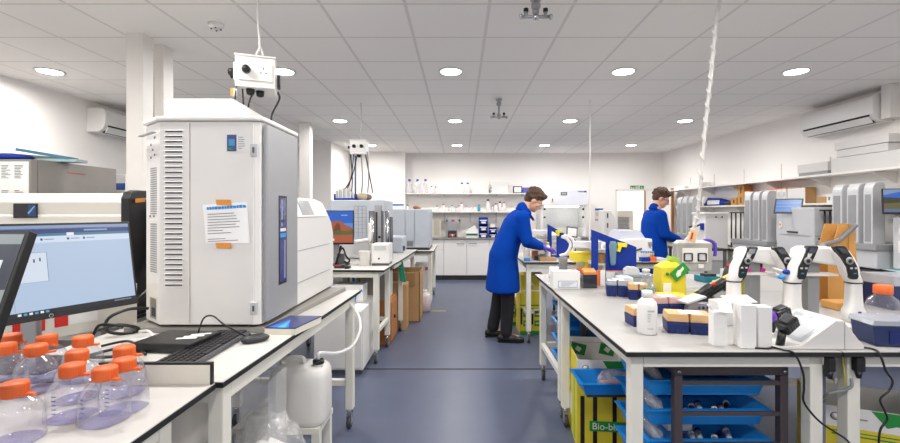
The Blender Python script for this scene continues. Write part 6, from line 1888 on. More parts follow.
def pip_stand(label, cx, cy, s, badge, hands):
    def zm(z): return z * 1.46 if z <= .135 else .197 + (z - .135) * .75
    t = thing('pipette_stand', label, 'pipette stand', (cx, cy, .9))
    B().lathe((cx, cy, BZ), [(.13 * s, 0), (.13 * s, .012), (.11 * s, .02)], WHITE, 28, 1, .8).build('base', t)
    B().box(cx - .026 * s, cx + .026 * s, cy + .02, cy + .06, BZ + .02, BZ + .30 * s, MGREY).build('post', t)
    B().prism([(cx - .085 * s, BZ + .285 * s), (cx + .085 * s, BZ + .26 * s), (cx + .075 * s, BZ + .335 * s), (cx + .05 * s, BZ + .345 * s), (cx - .05 * s, BZ + .345 * s), (cx - .075 * s, BZ + .335 * s)], 'y', cy - .02, cy + .07, WHITE).build('crosshead', t, .01)
    B().prism([(cx - .09 * s, BZ + .215 * s), (cx + .09 * s, BZ + .215 * s), (cx + .09 * s, BZ + .224 * s), (cx, BZ + .228 * s), (cx - .09 * s, BZ + .224 * s)], 'y', cy - .01, cy + .05, WHITE).build('bridge', t)
    for k, (sd, lab, bm, face) in enumerate(hands):
        p = thing('electronic_pipette', lab, 'pipette', (cx + sd * .1 * s, cy - .03, .9))
        # body of rounded sections from foot to head, leaning inwards towards the top
        secs = [(.0215, .058, .030), (.045, .055, .030), (.06, .040, .027), (.09, .036, .026), (.128, .034, .025), (.132, .0345, .0255), (.135, .037, .026), (.175, .040, .028), (.22, .044, .030), (.27, .043, .030), (.31, .038, .028), (.335, .026, .022)]
        def cxz(z): return cx + sd * s * (.118 + (.016 if z < .14 else 0) - (.0 if z < .20 else (z - .20) * .40))
        rg = []
        for z, a, c_ in secs:
            ring = []
            for i in range(20):
                an = 2 * PI * i / 20
                cq, sn = math.cos(an), math.sin(an)
                q_ = (abs(cq) ** 3.2 + abs(sn) ** 3.2) ** (-1 / 3.2)
                ring.append((cxz(z) + a * s * cq * q_ * .80, cy - .035 + c_ * s * sn * q_, BZ + zm(z) * s))
            rg.append(ring)
        B().rings(rg, WHITE).build('body', p)
        B().lathe((cxz(.13), cy - .035, BZ), [(.0305 * s, zm(.1285) * s), (.0305 * s, zm(.132) * s)], BLACK, 20, 1, .93, 3.2).build('collar', p)
        # control face
        q = B()
        f = []
        for z, w in ((.150, .011), (.165, .018), (.22, .0215), (.28, .0235), (.335, .024), (.342, .018)):
            f.append((z, w))
        off = -.004 * s
        def fp(z, u, lift=0): return (cxz(z) + sd * s * (face * .018) + u, cy - .035 - .033 * s - lift + (.008 if z > .33 else 0), BZ + zm(z) * s)
        ring0 = [fp(z, -w * s) for z, w in f] + [fp(z, w * s) for z, w in reversed(f)]
        ring1 = [(a, b_ + .03, c_) for a, b_, c_ in ring0]
        q.rings([ring0, ring1], BLACK, False)
        q.build('control_face', p, .003)
        q = B()
        q.poly([fp(.30, -.015 * s, .001), fp(.30, .015 * s, .001), fp(.331, .015 * s, .001), fp(.331, -.015 * s, .001)], mat('lcd_dark', '#3a3f47', .2))
        q.build('display', p)
        a0 = fp(.258, 0, 0)
        q = B()
        q.cyl((a0[0], a0[1] - .0005, a0[2]), (a0[0], a0[1] - .004, a0[2]), .0165 * s, MGREY, n=20).cyl((a0[0], a0[1] - .0042, a0[2]), (a0[0], a0[1] - .005, a0[2]), .009 * s, BLACK, n=16)
        for du_ in (-.010, .010):
            b0 = fp(.215, du_ * s, .002)
            q.obox(b0, (.009 * s, .003, .007 * s), (0, 0, 0), LGREY)
        b0 = fp(.185, 0, .002)
        q.obox(b0, (.012 * s, .003, .005 * s), (0, 0, 0), TEAL)
        q.build('button', p)
        x_, z_ = cxz(.07), BZ + .055 * s
        B().box(x_ - .006 * s, x_ + .006 * s, cy - .035 - .030 * s - .003, cy - .035 - .0265 * s, z_, z_ + .014 * s, bm).build('colour_tag', p)
    return t


pip_stand('first white pipette stand with a grey post, beside the slanted pipette rack', X(757.5, 2.24), 2.24, 1.07, None,
          [(-1, 'white electronic pipette with a yellow tag, outer side of the first stand', mat('tag_yellow', '#d6b23a', .5), -.3), (1, 'white electronic pipette with a blue tag, inner side of the first stand', mat('tag_blue', '#2a66c8', .5), -.1)])
pip_stand('second white pipette stand with a grey post, before the tall brown card file', X(817, 2.16), 2.16, 1.10, None,
          [(-1, 'white electronic pipette on the second stand, facing the first stand', mat('tag_white', '#d0d0d0', .5), -.1), (1, 'white electronic pipette with a violet tag on the second stand', mat('tag_violet', '#6a3fa8', .5), -.4)])
for px_, l, m in ((746.5, 'pink plastic clip left of the first stand\'s post', PINK), (760.8, 'pink plastic clip right of the first stand\'s post', PINK)):
    cxp = 1.5145 + (-.038 if px_ < 750 else .038)
    solo('plastic_clip', l, 'clip', B().obox((cxp, 2.265, 1.145), (.02, .02, .035), (0, .4, 0), m).box(cxp - .003, cxp + .003, 2.262, 2.272, 1.165, 1.185, CHAR), (cxp, 2.265, 1.13))
for px_, py_, m in ((782, 276, SKYB), (787, 272, BLUE)):
    pass
solo('coloured_pens', 'yellow and red pens leaning in the first pipette stand', 'pens', B().cyl((X(744, 2.46), 2.47, .922), (X(739, 2.46), 2.47, 1.02), .006, YELLOW, n=8).cyl((X(748, 2.46), 2.48, .922), (X(741, 2.46), 2.48, 1.03), .005, RED, n=8), (X(744, 2.46), 2.47, .92))
for k, (a, c, m) in enumerate(((786.5, 272, BLUE), (781.5, 277, SKYB))):  # blue ends of unknown use, each on a short white stem
    solo('blue_piece', ('upper' if k == 0 else 'lower') + ' blue piece wedged between the two pipette stands', 'tube', B().ball((X(a, 2.13), 2.13, Z(c, 2.13)), (.018, .016, .012), m, 12, 8).cyl((X(a, 2.13), 2.14, Z(c, 2.13)), (X(a, 2.13) + (.02 if k else -.02), 2.20, Z(c, 2.13) + .01), .006, WHITE, n=8), (X(a, 2.13), 2.13, Z(c, 2.13)))

# ---- brown card magazine file and the grey tube arm
cy = 2.62
x0, x1 = X(832, cy), X(858, cy)
t = thing('magazine_file', 'tall brown card magazine file behind the pipette stands', 'magazine file', ((x0 + x1) / 2, cy, .9))
zt = Z(224, cy)
q = B()
xs_ = X(839, cy)
q.prism([(x0 - .02, BZ), (x1 + .01, BZ), (X(854.5, cy), zt), (xs_, zt), (x0 - .02, Z(262, cy))], 'y', cy, cy + .006, AMBER)
q.prism([(x0 - .02, BZ), (x1 + .01, BZ), (X(854.5, cy), zt), (xs_, zt), (x0 - .02, Z(262, cy))], 'y', cy + .10, cy + .106, AMBER)
q.prism([(x1 + .004, BZ), (x1 + .01, BZ), (X(854.5, cy), zt), (X(854.5, cy) - .006, zt)], 'y', cy + .006, cy + .10, AMBER)
q.box(x0 - .02, x1, cy + .006, cy + .10, BZ, BZ + .006, AMBER)
q.build('file', t)
B().box(X(848, cy), X(848.6, cy), cy - .002, cy - .0003, BZ, zt, WOOD).build('crease', t)
cable('grey and black tube arcing from the second pipette stand to the brown file', [(X(819, 2.3), 2.26, Z(249, 2.26)), (X(819.5, 2.4), 2.38, Z(245.5, 2.4)), (X(825, 2.5), 2.5, Z(244, 2.5)), (X(838, 2.58), 2.585, Z(241, 2.58)), (X(846, 2.6), 2.60, Z(234, 2.6)), (X(856, 2.6), 2.6, Z(225, 2.6))], .013, mat('tube_grey', '#6d6f73', .4), 'tube', name='curved_tube')
cy2 = 2.44
t = thing('tan_envelope', 'tan card packet lying by the foot of the brown file', 'packet', (X(850, cy2), cy2, .9))
B().box(X(838, cy2), X(862, cy2), cy2, cy2 + .12, BZ, BZ + .045, AMBER).build('packet', t, .006)

# ---- wedge console with scanners
t = thing('wedge_console', 'white wedge-shaped console with sloping panels at the island front', 'console', (1.44, 1.755, .9))
p0 = [(X(778, 1.75), BZ), (X(865.5, 1.75), BZ), (X(865.5, 1.75), BZ + .012), (X(845, 1.75), Z(321, 1.75)), (X(837, 1.75), Z(321, 1.75)), (X(803, 1.75), BZ + .018), (X(778, 1.75), BZ + .010)]
B().prism(p0, 'y', 1.755, 1.97, mat('console_white', '#d3d1ce', .35)).build('body', t, .003)
a, c = Vector((X(803, 1.75), 0, BZ + .018)), Vector((X(837, 1.75), 0, Z(321, 1.75)))
dv = (c - a).normalized()
nv = Vector((-dv.z, 0, dv.x))
def wp(u_, y_, l_): 
    p = a + dv * u_ + nv * l_
    return (p.x, y_, p.z)
Lw = (c - a).length
q = B()
q.poly([wp(.012, 1.77, .0012), wp(Lw - .01, 1.77, .0012), wp(Lw - .01, 1.95, .0012), wp(.012, 1.95, .0012)], mat('console_panel', '#a9abae', .3))
q.poly([wp(.03, 1.79, .0018), wp(Lw - .03, 1.79, .0018), wp(Lw - .03, 1.93, .0018), wp(.03, 1.93, .0018)], mat('console_glass', '#c9cbcd', .2))
q.poly([wp(Lw - .028, 1.85, .002), wp(Lw - .020, 1.85, .002), wp(Lw - .02, 1.858, .002), wp(Lw - .028, 1.858, .002)], BLACK)
q.build('sloping_panel', t)
B().box(X(845.5, 1.75), X(845.9, 1.75), 1.7535, 1.7548, BZ + .003, Z(322, 1.75), MGREY).build('panel_joint', t)


def scanner(label, c, rot, s=1, ring=True):
    t = thing('handheld_scanner', label, 'scanner', c)
    R = Euler(rot).to_matrix()
    C = Vector(c)
    def q_(v): return C + R @ (Vector(v) * s)
    B().obox(q_((0, 0, .045)), (.075 * s, .05 * s, .05 * s), rot, BLACK).obox(q_((.004, 0, .074)), (.05 * s, .042 * s, .012 * s), rot, CHAR).build('head', t, .006)
    q = B()
    for k in range(4): q.obox(q_((-.02 + .013 * k, -.0262, .045)), (.005 * s, .002 * s, .03 * s), rot, DGREY)
    q.build('grille', t)
    B().cyl(q_((-.038, 0, .03)), q_((-.075, 0, -.02)), .016 * s, BLACK, n=12).build('handle', t)
    if ring: B().cyl(q_((-.045, 0, .055)), q_((-.085, 0, .055)), .030 * s, PURP2, n=16).cyl(q_((-.086, 0, .055)), q_((-.10, 0, .055)), .024 * s, LGREY, n=16).build('ring', t)
    return t


scanner('black handheld scanner lying on the wedge console', (X(800, 1.74), 1.79, .962), (.2, -.6, .2), .95, False)
scanner('black handheld scanner with a purple ring behind the one on the wedge console', (X(790, 1.86), 1.90, .975), (.1, -.35, .1), .9, True)
cable('black cable running from the handheld scanners over the island edge', [(X(775, 1.76), 1.78, .905), (X(782, 1.73), 1.76, .906), (X(790, 1.70), 1.735, .906), (X(799, 1.70), 1.722, .895), (X(806, 1.70), 1.715, Z(374, 1.70)), (X(807, 1.70), 1.715, Z(390, 1.70)), (X(806.5, 1.70), 1.715, Z(402, 1.70)), (X(813, 1.70), 1.715, Z(413, 1.70)), (X(826, 1.7), 1.715, Z(426, 1.7)), (X(848, 1.7), 1.72, Z(440, 1.7)), (X(860, 1.7), 1.74, Z(450, 1.7))], .004)
cable('short black cable curling at the slim carton\'s foot', [(X(757, 1.755), 1.765, .9045), (X(768, 1.755), 1.76, .9045), (X(776, 1.76), 1.775, .9045), (X(783, 1.78), 1.79, .906), (X(779, 1.82), 1.83, .91)], .0035)
LIDC = clear('case_lid', '#eef0f4', .2, diff=.35, diffcol='#c9cdd4', rough=.12)
# ---- navy box with clear lid, bottle, second navy box
x0 = 1.69
t = thing('storage_case', 'navy box with a clear lid near the island\'s right corner', 'case', (x0, 1.80, .9), -.12)
bx = B().prism([(x0 + .012, BZ), (x0 + .30, BZ), (x0 + .312, BZ + .085), (x0, BZ + .085)], 'y', 1.80, 1.925, DNAVY).build('base', t, .004)
B().box(x0 + .06, x0 + .28, 1.7965, 1.7993, BZ + .012, BZ + .065, NAVY).build('front_recess', bx)
B().prism([(x0 - .006, BZ + .0855), (x0 + .318, BZ + .0855), (x0 + .310, BZ + .107), (x0 + .002, BZ + .107)], 'y', 1.795, 1.93, LIDC).build('lid', t, .003)
x, y = X(883, 2.28), 2.28
t = thing('media_bottle', 'clear bottle with an orange cap behind the navy box', 'bottle', (x, y, .9))
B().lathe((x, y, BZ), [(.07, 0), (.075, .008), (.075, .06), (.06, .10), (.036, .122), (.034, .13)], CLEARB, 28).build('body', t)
B().lathe((x, y, BZ), [(.038, .127), (.040, .13), (.040, .168), (.036, .172), (.002, .172)], ORANGE, 30).build('cap', t)
t = thing('storage_case', 'second navy box with a clear lid cut by the picture\'s right edge', 'case', (X(905, 2.5), 2.5, .9))
x0 = X(894, 2.45)
B().box(x0, x0 + .3, 2.45, 2.65, BZ, BZ + .135, DNAVY).build('base', t, .004)
B().box(x0 - .005, x0 + .305, 2.445, 2.655, BZ + .1355, BZ + .19, LIDC).build('lid', t, .004)
cable('black cable dropping from the navy box over the bench edge', [(X(866, 1.75), 1.78, .905), (X(880, 1.72), 1.75, .905), (X(885, 1.70), 1.722, .895), (X(889, 1.7), 1.712, Z(372, 1.7)), (X(895.5, 1.7), 1.712, Z(382, 1.7)), (X(893, 1.7), 1.715, Z(392, 1.7)), (X(884, 1.7), 1.715, Z(401, 1.7)), (X(888, 1.7), 1.715, Z(412, 1.7)), (X(891, 1.7), 1.715, Z(421, 1.7)), (X(884, 1.7), 1.715, Z(432, 1.7)), (X(882, 1.7), 1.715, Z(450, 1.7))], .004)

# ---- under the island: tray racks
def tray(label, x0, x1, y0, y1, z, fill, dpth=.062, pulled=False):
    t = thing('blue_tray', label, 'tray', ((x0 + x1) / 2, (y0 + y1) / 2, z))
    q = B()
    tp = .022
    r0 = [(x0 + tp, y0 + tp, z), (x1 - tp, y0 + tp, z), (x1 - tp, y1 - tp, z), (x0 + tp, y1 - tp, z)]
    r1 = [(x0, y0, z + dpth), (x1, y0, z + dpth), (x1, y1, z + dpth), (x0, y1, z + dpth)]
    r2 = [(x0 + .004, y0 + .004, z + dpth), (x1 - .004, y0 + .004, z + dpth), (x1 - .004, y1 - .004, z + dpth), (x0 + .004, y1 - .004, z + dpth)]
    r3 = [(x0 + tp + .004, y0 + tp + .004, z + .004), (x1 - tp - .004, y0 + tp + .004, z + .004), (x1 - tp - .004, y1 - tp - .004, z + .004), (x0 + tp + .004, y1 - tp - .004, z + .004)]
    q.rings([r0, r1, r2, r3], TRAYB, False)
    q.build('shell', t)
    g = .016
    q = B()
    for a, b_, c, d_ in ((x0 - g, x1 + g, y0 - g, y0), (x0 - g, x1 + g, y1, y1 + g), (x0 - g, x0, y0, y1), (x1, x1 + g, y0, y1)):
        q.box(a, b_, c, d_, z + dpth - .004, z + dpth, TRAYB)
    q.build('rim', t)
    return t


def tray_rack(label, x0, x1, y0, y1, zt, levels, ext, fills, near, dp=.078):
    t = thing('tray_rack', label, 'rack', (x0, y0, 0))
    w = .034
    f = B()
    for x in (x0, x1 - w):
        for y in (y0, y1 - w):
            B().box(x, x + w, y, y + w, .02, zt - w - .0005, BROWNM).build('post', t, .002)
    f.box(x0, x1, y0, y0 + w, zt - w, zt, BROWNM).box(x0, x1, y1 - w, y1, zt - w, zt, BROWNM).box(x0, x0 + w, y0 + w, y1 - w, zt - w, zt, BROWNM).box(x1 - w, x1, y0 + w, y1 - w, zt - w, zt, BROWNM)
    f.build('top_frame', t, .002)
    q = B()
    for x in (x0 + w / 2, x1 - w / 2): q.cyl((x, y0 - .0005, zt - w / 2), (x, y0 - .006, zt - w / 2), .008, CHROME, n=10)
    q.build('bolt', t)
    for k, z in enumerate(levels):
        for ya, yb in ((y0 + .004, y0 + .014), (y1 - .014, y1 - .004)):
            B().box(x0 + w + .0005, x1 - w - .0005, ya, yb, z - .017, z, BROWNM).build('runner', t)
        e = ext[k]
        tr = tray(('topmost', 'second', 'third', 'fourth', 'fifth', 'lowest')[k] + ' blue tray of the ' + near, x0 - .085 - e, x1 - .055 - e, y0 + .052, y1 - .052, z - .086, None, dp)
    return t


tray_rack('dark metal rack of blue trays under the front of the island', .905, 1.385, 1.855, 2.33, .795, (.735, .605, .475, .345, .215), (0, 0, 0, 0, 0), None, 'front rack under the island')
tray('blue tray pulled out towards the aisle with a bag of pink packs', .60, .86, 2.32, 2.62, .515, None, .07) if False else None
tx0, tx1, ty0, ty1, tz = .665, .99, 2.385, 2.60, .45
t = tray('blue tray pulled out into the aisle with a bag of pink packs', tx0, tx1, ty0, ty1, tz, None, .07)
crumple('clear bag of pinkish packs lying in the pulled-out blue tray', (.87, 2.48, tz + .0045), (.085, .07, .055), 14, BAGP, amp=.3)
solo('pink_pack', 'pink red pack inside the clear bag in the pulled-out tray', 'pack', B().box(.80, .93, 2.43, 2.53, tz + .012, tz + .036, mat('salmon_pack', '#e07a62', .5)), (.86, 2.48, tz + .012), bev=.006)
t = thing('tray_support', 'grey bracket post carrying the pulled-out blue tray', 'bracket', (.98, 2.44, 0))
B().box(.95, .985, 2.42, 2.46, 0, .43, BROWNM).box(.70, .985, 2.42, 2.46, .4305, .4495, BROWNM).build('bracket', t)
# what lies in the front trays
r = random.Random(5)
for k, z in enumerate((.605, .475, .345)):
    zb = z - .0815
    n = 6
    for i in range(n):
        x = 1.0 + .045 * i
        yy = 1.93 + .03 * (i % 3)
        m = (WHITE, NAVY, FROST, LGREY)[(i + k) % 4]
        solo('sample_tube', ('tube', 'second tube', 'third tube', 'fourth tube', 'fifth tube', 'last tube')[i] + ' from the aisle side lying in the %s blue tray of the front rack' % ('second', 'third', 'fourth')[k], 'tube',
             B().cyl((x, yy, zb + .016), (x + .035, yy + .09, zb + .016), .013, m, n=10).cyl((x + .0355, yy + .0915, zb + .016), (x + .043, yy + .11, zb + .016), .0145, (NAVY, WHITE)[i % 2], n=10), (x, yy, zb), group='tubes lying in the blue trays')
for k, (z, nm_) in enumerate(((.735, 'topmost'), (.605, 'second'), (.475, 'third'))):
    crumple('crumpled clear film in the aisle end of the %s blue tray' % nm_, (.885, 2.05, z - .0815), (.030, .11, .05), 30 + k, BAGP, amp=.35)
cbox('foil_pack', 'white foil pack in the third blue tray of the front rack', 'pack', 1.0, 1.12, 2.12, 2.22, .3945, .446, FOAM)
tray_rack('second dark rack of blue trays deeper under the island', .86, 1.36, 3.12, 3.62, .80, (.74, .61, .48, .35), (.02, .02, .02, .02), None, 'second rack under the island')

# ---- waste cartons
def waste_carton(label, x, y, w, dp, h_, rot, flaps=True, txt=None, z=0.0, stripes=True):
    t = thing('waste_carton', label, 'waste carton', (x, y, z), rot)
    q = B()
    x0, x1, y0, y1 = x - w / 2, x + w / 2, y - dp / 2, y + dp / 2
    th = .005
    z0, z1 = z + .0005, z + h_
    q.box(x0, x1, y0, y0 + th, z0, z1 - .10, YELLOW).box(x0, x1, y1 - th, y1, z0, z1, YELLOW).box(x0, x0 + th, y0 + th, y1 - th, z0, z1, YELLOW).box(x1 - th, x1, y0 + th, y1 - th, z0, z1, YELLOW).box(x0 + th, x1 - th, y0 + th, y1 - th, z0, z0 + .005, YELLOW)
    q.box(x0, x1, y0, y0 + th, z1 - .10, z1 - .0, WHITEP)
    q.box(x0 + th, x1 - th, y1 - th - .0015, y1 - th - .0002, z0 + .01, z1, WHITEP).box(x0 + th + .0002, x0 + th + .0015, y0 + th, y1 - th, z0 + .01, z1, WHITEP).box(x1 - th - .0015, x1 - th - .0002, y0 + th, y1 - th, z0 + .01, z1, WHITEP)
    q.build('box', t)
    if flaps: B().obox((x, y1 + .004, z1 + .018), (w - .01, .004, .034), (-.22, 0, 0), WHITEP).build('flap', t)
    q = B()
    yy = y0 - .0004
    # green corner print on the rim, black roundel
    q.prism([(x0 + w * .45, z1 - .002), (x0 + w * .95, z1 - .002), (x0 + w * .78, z1 - .075), (x0 + w * .66, z1 - .06), (x0 + w * .58, z1 - .075)], 'y', yy - .001, yy, GREEN)
    q.box(x0 + w * .26, x0 + w * .42, yy - .001, yy, z1 - .055, z1 - .048, INK)
    q.box(x0 + w * .12, x0 + w * .9, yy - .001, yy, z1 - .122, z1 - .117, mat('print_green', '#2f8a3a', .5)).box(x0 + w * .12, x0 + w * .8, yy - .001, yy, z1 - .140, z1 - .133, mat('print_green', '#2f8a3a', .5))
    q.cyl((x0 + w * .15, yy, z1 - .05), (x0 + w * .15, yy - .001, z1 - .05), .020, INK, n=18).cyl((x0 + w * .15, yy - .0011, z1 - .05), (x0 + w * .15, yy - .0016, z1 - .05), .015, WHITEP, n=18)
    for a in (.05, .62) if flaps else ():
        q.obox((x0 + w * a + .05, y1 - .0085, z1 - .045), (.10, .003, .075), (0, .2, 0), GREEN)
        q.obox((x0 + w * a + .05, y1 - .0105, z1 - .045), (.035, .003, .03), (0, .6, 0), WHITEP)
    if stripes:
        for a in (.06, .28, .62): q.box(x0 + w * a, x0 + w * a + .025, yy - .001, yy, z0 + .02, z1 - .22, BLACK)
        q.box(x0 - .001, x0 - .0002, y0 + dp * .2, y0 + dp * .35, z0 + .02, z1 - .14, mat('lime_print', '#7fb52f', .5)).box(x0 - .001, x0 - .0002, y0 + dp * .6, y0 + dp * .9, z0 + .1, z1 - .3, WHITEP)
    q.build('printed_pattern', t)
    if txt:
        zz = z + h_ * .21
        q = B().box(x0 + w * .22, x0 + w * .92, yy - .003, yy - .0012, zz, zz + .062, GREEN)
        pb = q.build('label_panel', t)
        lettering('lettering', txt, .058, (x0 + w * .26, yy - .0036, zz + .012), (PI / 2, 0, 0), WHITE, pb)
    return t


waste_carton('yellow open waste carton with black stripes and green printed label, under the island edge', .905, 2.865, .34, .38, .546, math.radians(-6), True, 'Bio-bin')
waste_carton('yellow open waste carton under the right part of the island', 2.08, 2.28, .46, .36, .49, math.radians(-24), False, None, 0, False)
def bin_carton(label, x0, x1, y0, y1, z1, pan):
    t = thing('waste_carton', label, 'waste carton', ((x0 + x1) / 2, y0, 0))
    B().box(x0, x1, y0, y1, .0005, z1, YELLOW).build('box', t, .003)
    q = B()
    w = x1 - x0
    yy = y0 - .0004
    for a in (.02, .44, .95): q.box(x0 + w * a, x0 + w * a + .022, yy - .001, yy, .12, z1 * .62, BLACK)
    q.box(x0, x1, yy - .001, yy, .0, .045, GREEN)
    q.box(x0, x1, yy - .001, yy, z1 * .68, z1 * .71, GREEN)
    for a in (.12, .55):
        for zz in (.10, .21): q.box(x0 + w * a, x0 + w * a + w * .3, yy - .0014, yy - .0002, zz, zz + .07, mat('print_green', '#2f8a3a', .5))
    q.build('printed_pattern', t)
    q = B()
    for a in (.12, .55):
        for zz in (.10, .21): q.box(x0 + w * a + w * .05, x0 + w * a + w * .25, yy - .002, yy - .0016, zz + .025, zz + .045, YELLOW)
    q.box(x0 + w * .3, x0 + w * .72, yy - .0014, yy - .0002, z1 * .50, z1 * .60, WHITEP)
    q.build('printed_notice', t)
    return t
bin_carton('yellow closed waste carton with green pictograms under the bending person\'s bench', X(520, 5.2), X(542, 5.2) + .05, 5.2, 5.55, .50, None)
bin_carton('narrow yellow waste carton behind the closed one under the far bench', X(516.5, 5.35) - .02, X(520, 5.5) - .035, 5.62, 5.9, .36, None)
t = thing('yellow_bag_bin', 'yellow bin bag box standing on the closed waste carton', 'waste box', (X(530, 5.25), 5.3, .5))
B().box(X(521, 5.25), X(541, 5.25) + .04, 5.25, 5.5, .5008, .70, YELLOW).box(X(521, 5.25), X(541, 5.25) + .04, 5.247, 5.2495, .5008, .52, WHITEP).build('box', t, .01)
B().cyl((X(530.5, 5.24), 5.246, .60), (X(530.5, 5.24), 5.2, .58), .03, LGREY, n=10).build('spout', t)

# ---- cable gap between the two island benches
solo('cable_trunking', 'grey upright trunking in the gap between the island benches', 'trunking', B().box(X(829, 1.80), X(838, 1.80), 1.86, 1.95, 0, .80, mat('violet_grey', '#77778a', .5)), (1.53, 1.9, 0))
solo('steel_bracket', 'bare steel bracket under the worktop joint of the island', 'bracket', B().box(X(829, 1.80), X(841, 1.80), 1.80, 1.82, Z(378, 1.8), .8795, ALU), (1.53, 1.81, .8))
solo('backing_panel', 'dark board deep under the island joint', 'board', B().box(1.455, 1.55, 2.6, 2.62, 0, .82, CHAR), (1.5, 2.6, 0))  # dark backing panel at the joint of the benches
for k, (a, c) in enumerate(((819.5, 827), (847, 856))):
    x0, x1 = X(a, 1.79), X(c, 1.79)
    zt = .8795
    t = thing('hanging_plug', ('black plug hanging at the first bench leg of the joint' if k == 0 else 'black plug with a grey cord hanging at the far side of the joint'), 'plug', ((x0 + x1) / 2, 1.76, .8))
    B().rings([[(x0, 1.745, Z(371, 1.76)), (x1, 1.745, Z(371, 1.76)), (x1, 1.772, Z(371, 1.76)), (x0, 1.772, Z(371, 1.76))], [(x0, 1.745, Z(356.5, 1.76)), (x1, 1.745, Z(356.5, 1.76)), (x1, 1.772, Z(356.5, 1.76)), (x0, 1.772, Z(356.5, 1.76))]], BLACK, False).build('body', t, .004)
    q = (x0 + x1) / 2
    B().tube([(q, 1.758, Z(371, 1.76)), (q, 1.758, Z(378, 1.76))], .014, BLACK, 10, r2=.008).build('strain_relief', t)
q = X(851, 1.76)
cable('grey cord from the hanging plug into the gap', [(q, 1.758, Z(378.5, 1.76)), (q, 1.758, Z(386, 1.76)), (X(842, 1.78), 1.775, Z(390, 1.78)), (X(830, 1.8), 1.80, Z(393, 1.8)), (X(820, 1.85), 1.84, Z(398, 1.85))], .006, MGREY)
cable('thin yellow-green earth wire hanging in the gap', [(X(841, 1.79), 1.785, .876), (X(843.5, 1.79), 1.785, Z(375, 1.79)), (X(843.5, 1.79), 1.785, Z(385, 1.79))], .003, mat('earth_wire', '#b7b43a', .5))
# ---- mobile pedestal beyond the island
t = thing('mobile_pedestal', 'castored pedestal beyond the island, only its wheels in view', 'pedestal', (3.8, 4.1, 0))
B().box(3.62, 4.03, 4.15, 4.6, .12, .50, DGREY).build('body', t, .005)
for x in (3.66, 3.87):
    c = B()
    caster(c, x + .05, 4.13 + .05)
    c.build('caster', t)
B().box(3.76, 3.84, 4.145, 4.149, .125, .145, ORANGE).build('orange_tag', t)
# trolley by the standing person
t = thing('instrument_trolley', 'dark trolley with a grey device at the standing person\'s hands', 'trolley', (3.2, 5.95, 0))
B().box(2.95, 3.50, 5.75, 6.25, .94, .97, CHAR).box(2.95, 3.50, 5.75, 6.25, .45, .48, CHAR).build('shelf', t, .003)
for x in (2.96, 3.46):
    for y in (5.76, 6.21): B().box(x, x + .03, y, y + .03, 0, .9395, DGREY).build('post', t)
t = thing('grey_device', 'grey box device on the trolley before the standing person', 'device', (3.2, 5.9, .97))
B().box(3.0, 3.42, 5.85, 6.15, .9705, 1.04, MGREY).build('body', t, .01)
solo('red_clip', 'small red capped vial on the trolley beside the standing person\'s glove', 'vial', B().cyl((3.06, 5.82, .9705), (3.06, 5.82, 1.03), .012, WHITE, n=10).cyl((3.06, 5.82, 1.0305), (3.06, 5.82, 1.05), .014, RED, n=10), (3.06, 5.82, .97))
cable('thin white rod-like cable hanging from the ceiling over the person\'s bench', [(X(590, 5.2), 5.2, 2.768), (X(590, 5.2), 5.2, 2.2), (X(590, 5.2), 5.2, 1.5), (X(589.5, 5.2), 5.2, 1.15), (X(590, 5.2), 5.2, .903)], .007, WHITE, name='hanging_cable')

# ---- more small things crowding the far benches
crowd = [('white_bottle', 'tall white bottle with a yellow cap behind the curved double arm', 'bottle', 1.02, 5.12, .034, .20, YELLOW), ('white_bottle', 'short white bottle with a green cap beside the farther blue rack', 'bottle', .95, 5.5, .03, .13, GREEN),
         ('white_bottle', 'slim white bottle with a red cap left of the farther blue rack', 'bottle', .88, 5.7, .025, .19, RED), ('white_bottle', 'white bottle with a black cap near the inner end of the bending person\'s bench', 'bottle', .84, 6.05, .04, .24, BLACK),
         ('white_bottle', 'white bottle with a blue cap near the inner end of the bending person\'s bench', 'bottle', .96, 6.2, .04, .27, BLUE), ('white_bottle', 'clear topped white bottle beside the white angular machine', 'bottle', 1.66, 5.05, .035, .17, WHITE),
         ('white_bottle', 'white bottle with an orange cap beside the white angular machine', 'bottle', 1.58, 5.2, .035, .2, ORANGE)]
for nm, lab, cat, x, y, r_, h_, c in crowd:
    t = thing(nm, lab, cat, (x, y, .9))
    B().lathe((x, y, .9003), [(r_ * .95, 0), (r_, .008), (r_, h_ * .68), (r_ * .5, h_ * .84), (r_ * .45, h_ * .88)], FOAM, 16).build('body', t)
    B().lathe((x, y, .9003), [(r_ * .56, h_ * .87), (r_ * .56, h_ * .99), (r_ * .4, h_)], c, 14).build('cap', t)
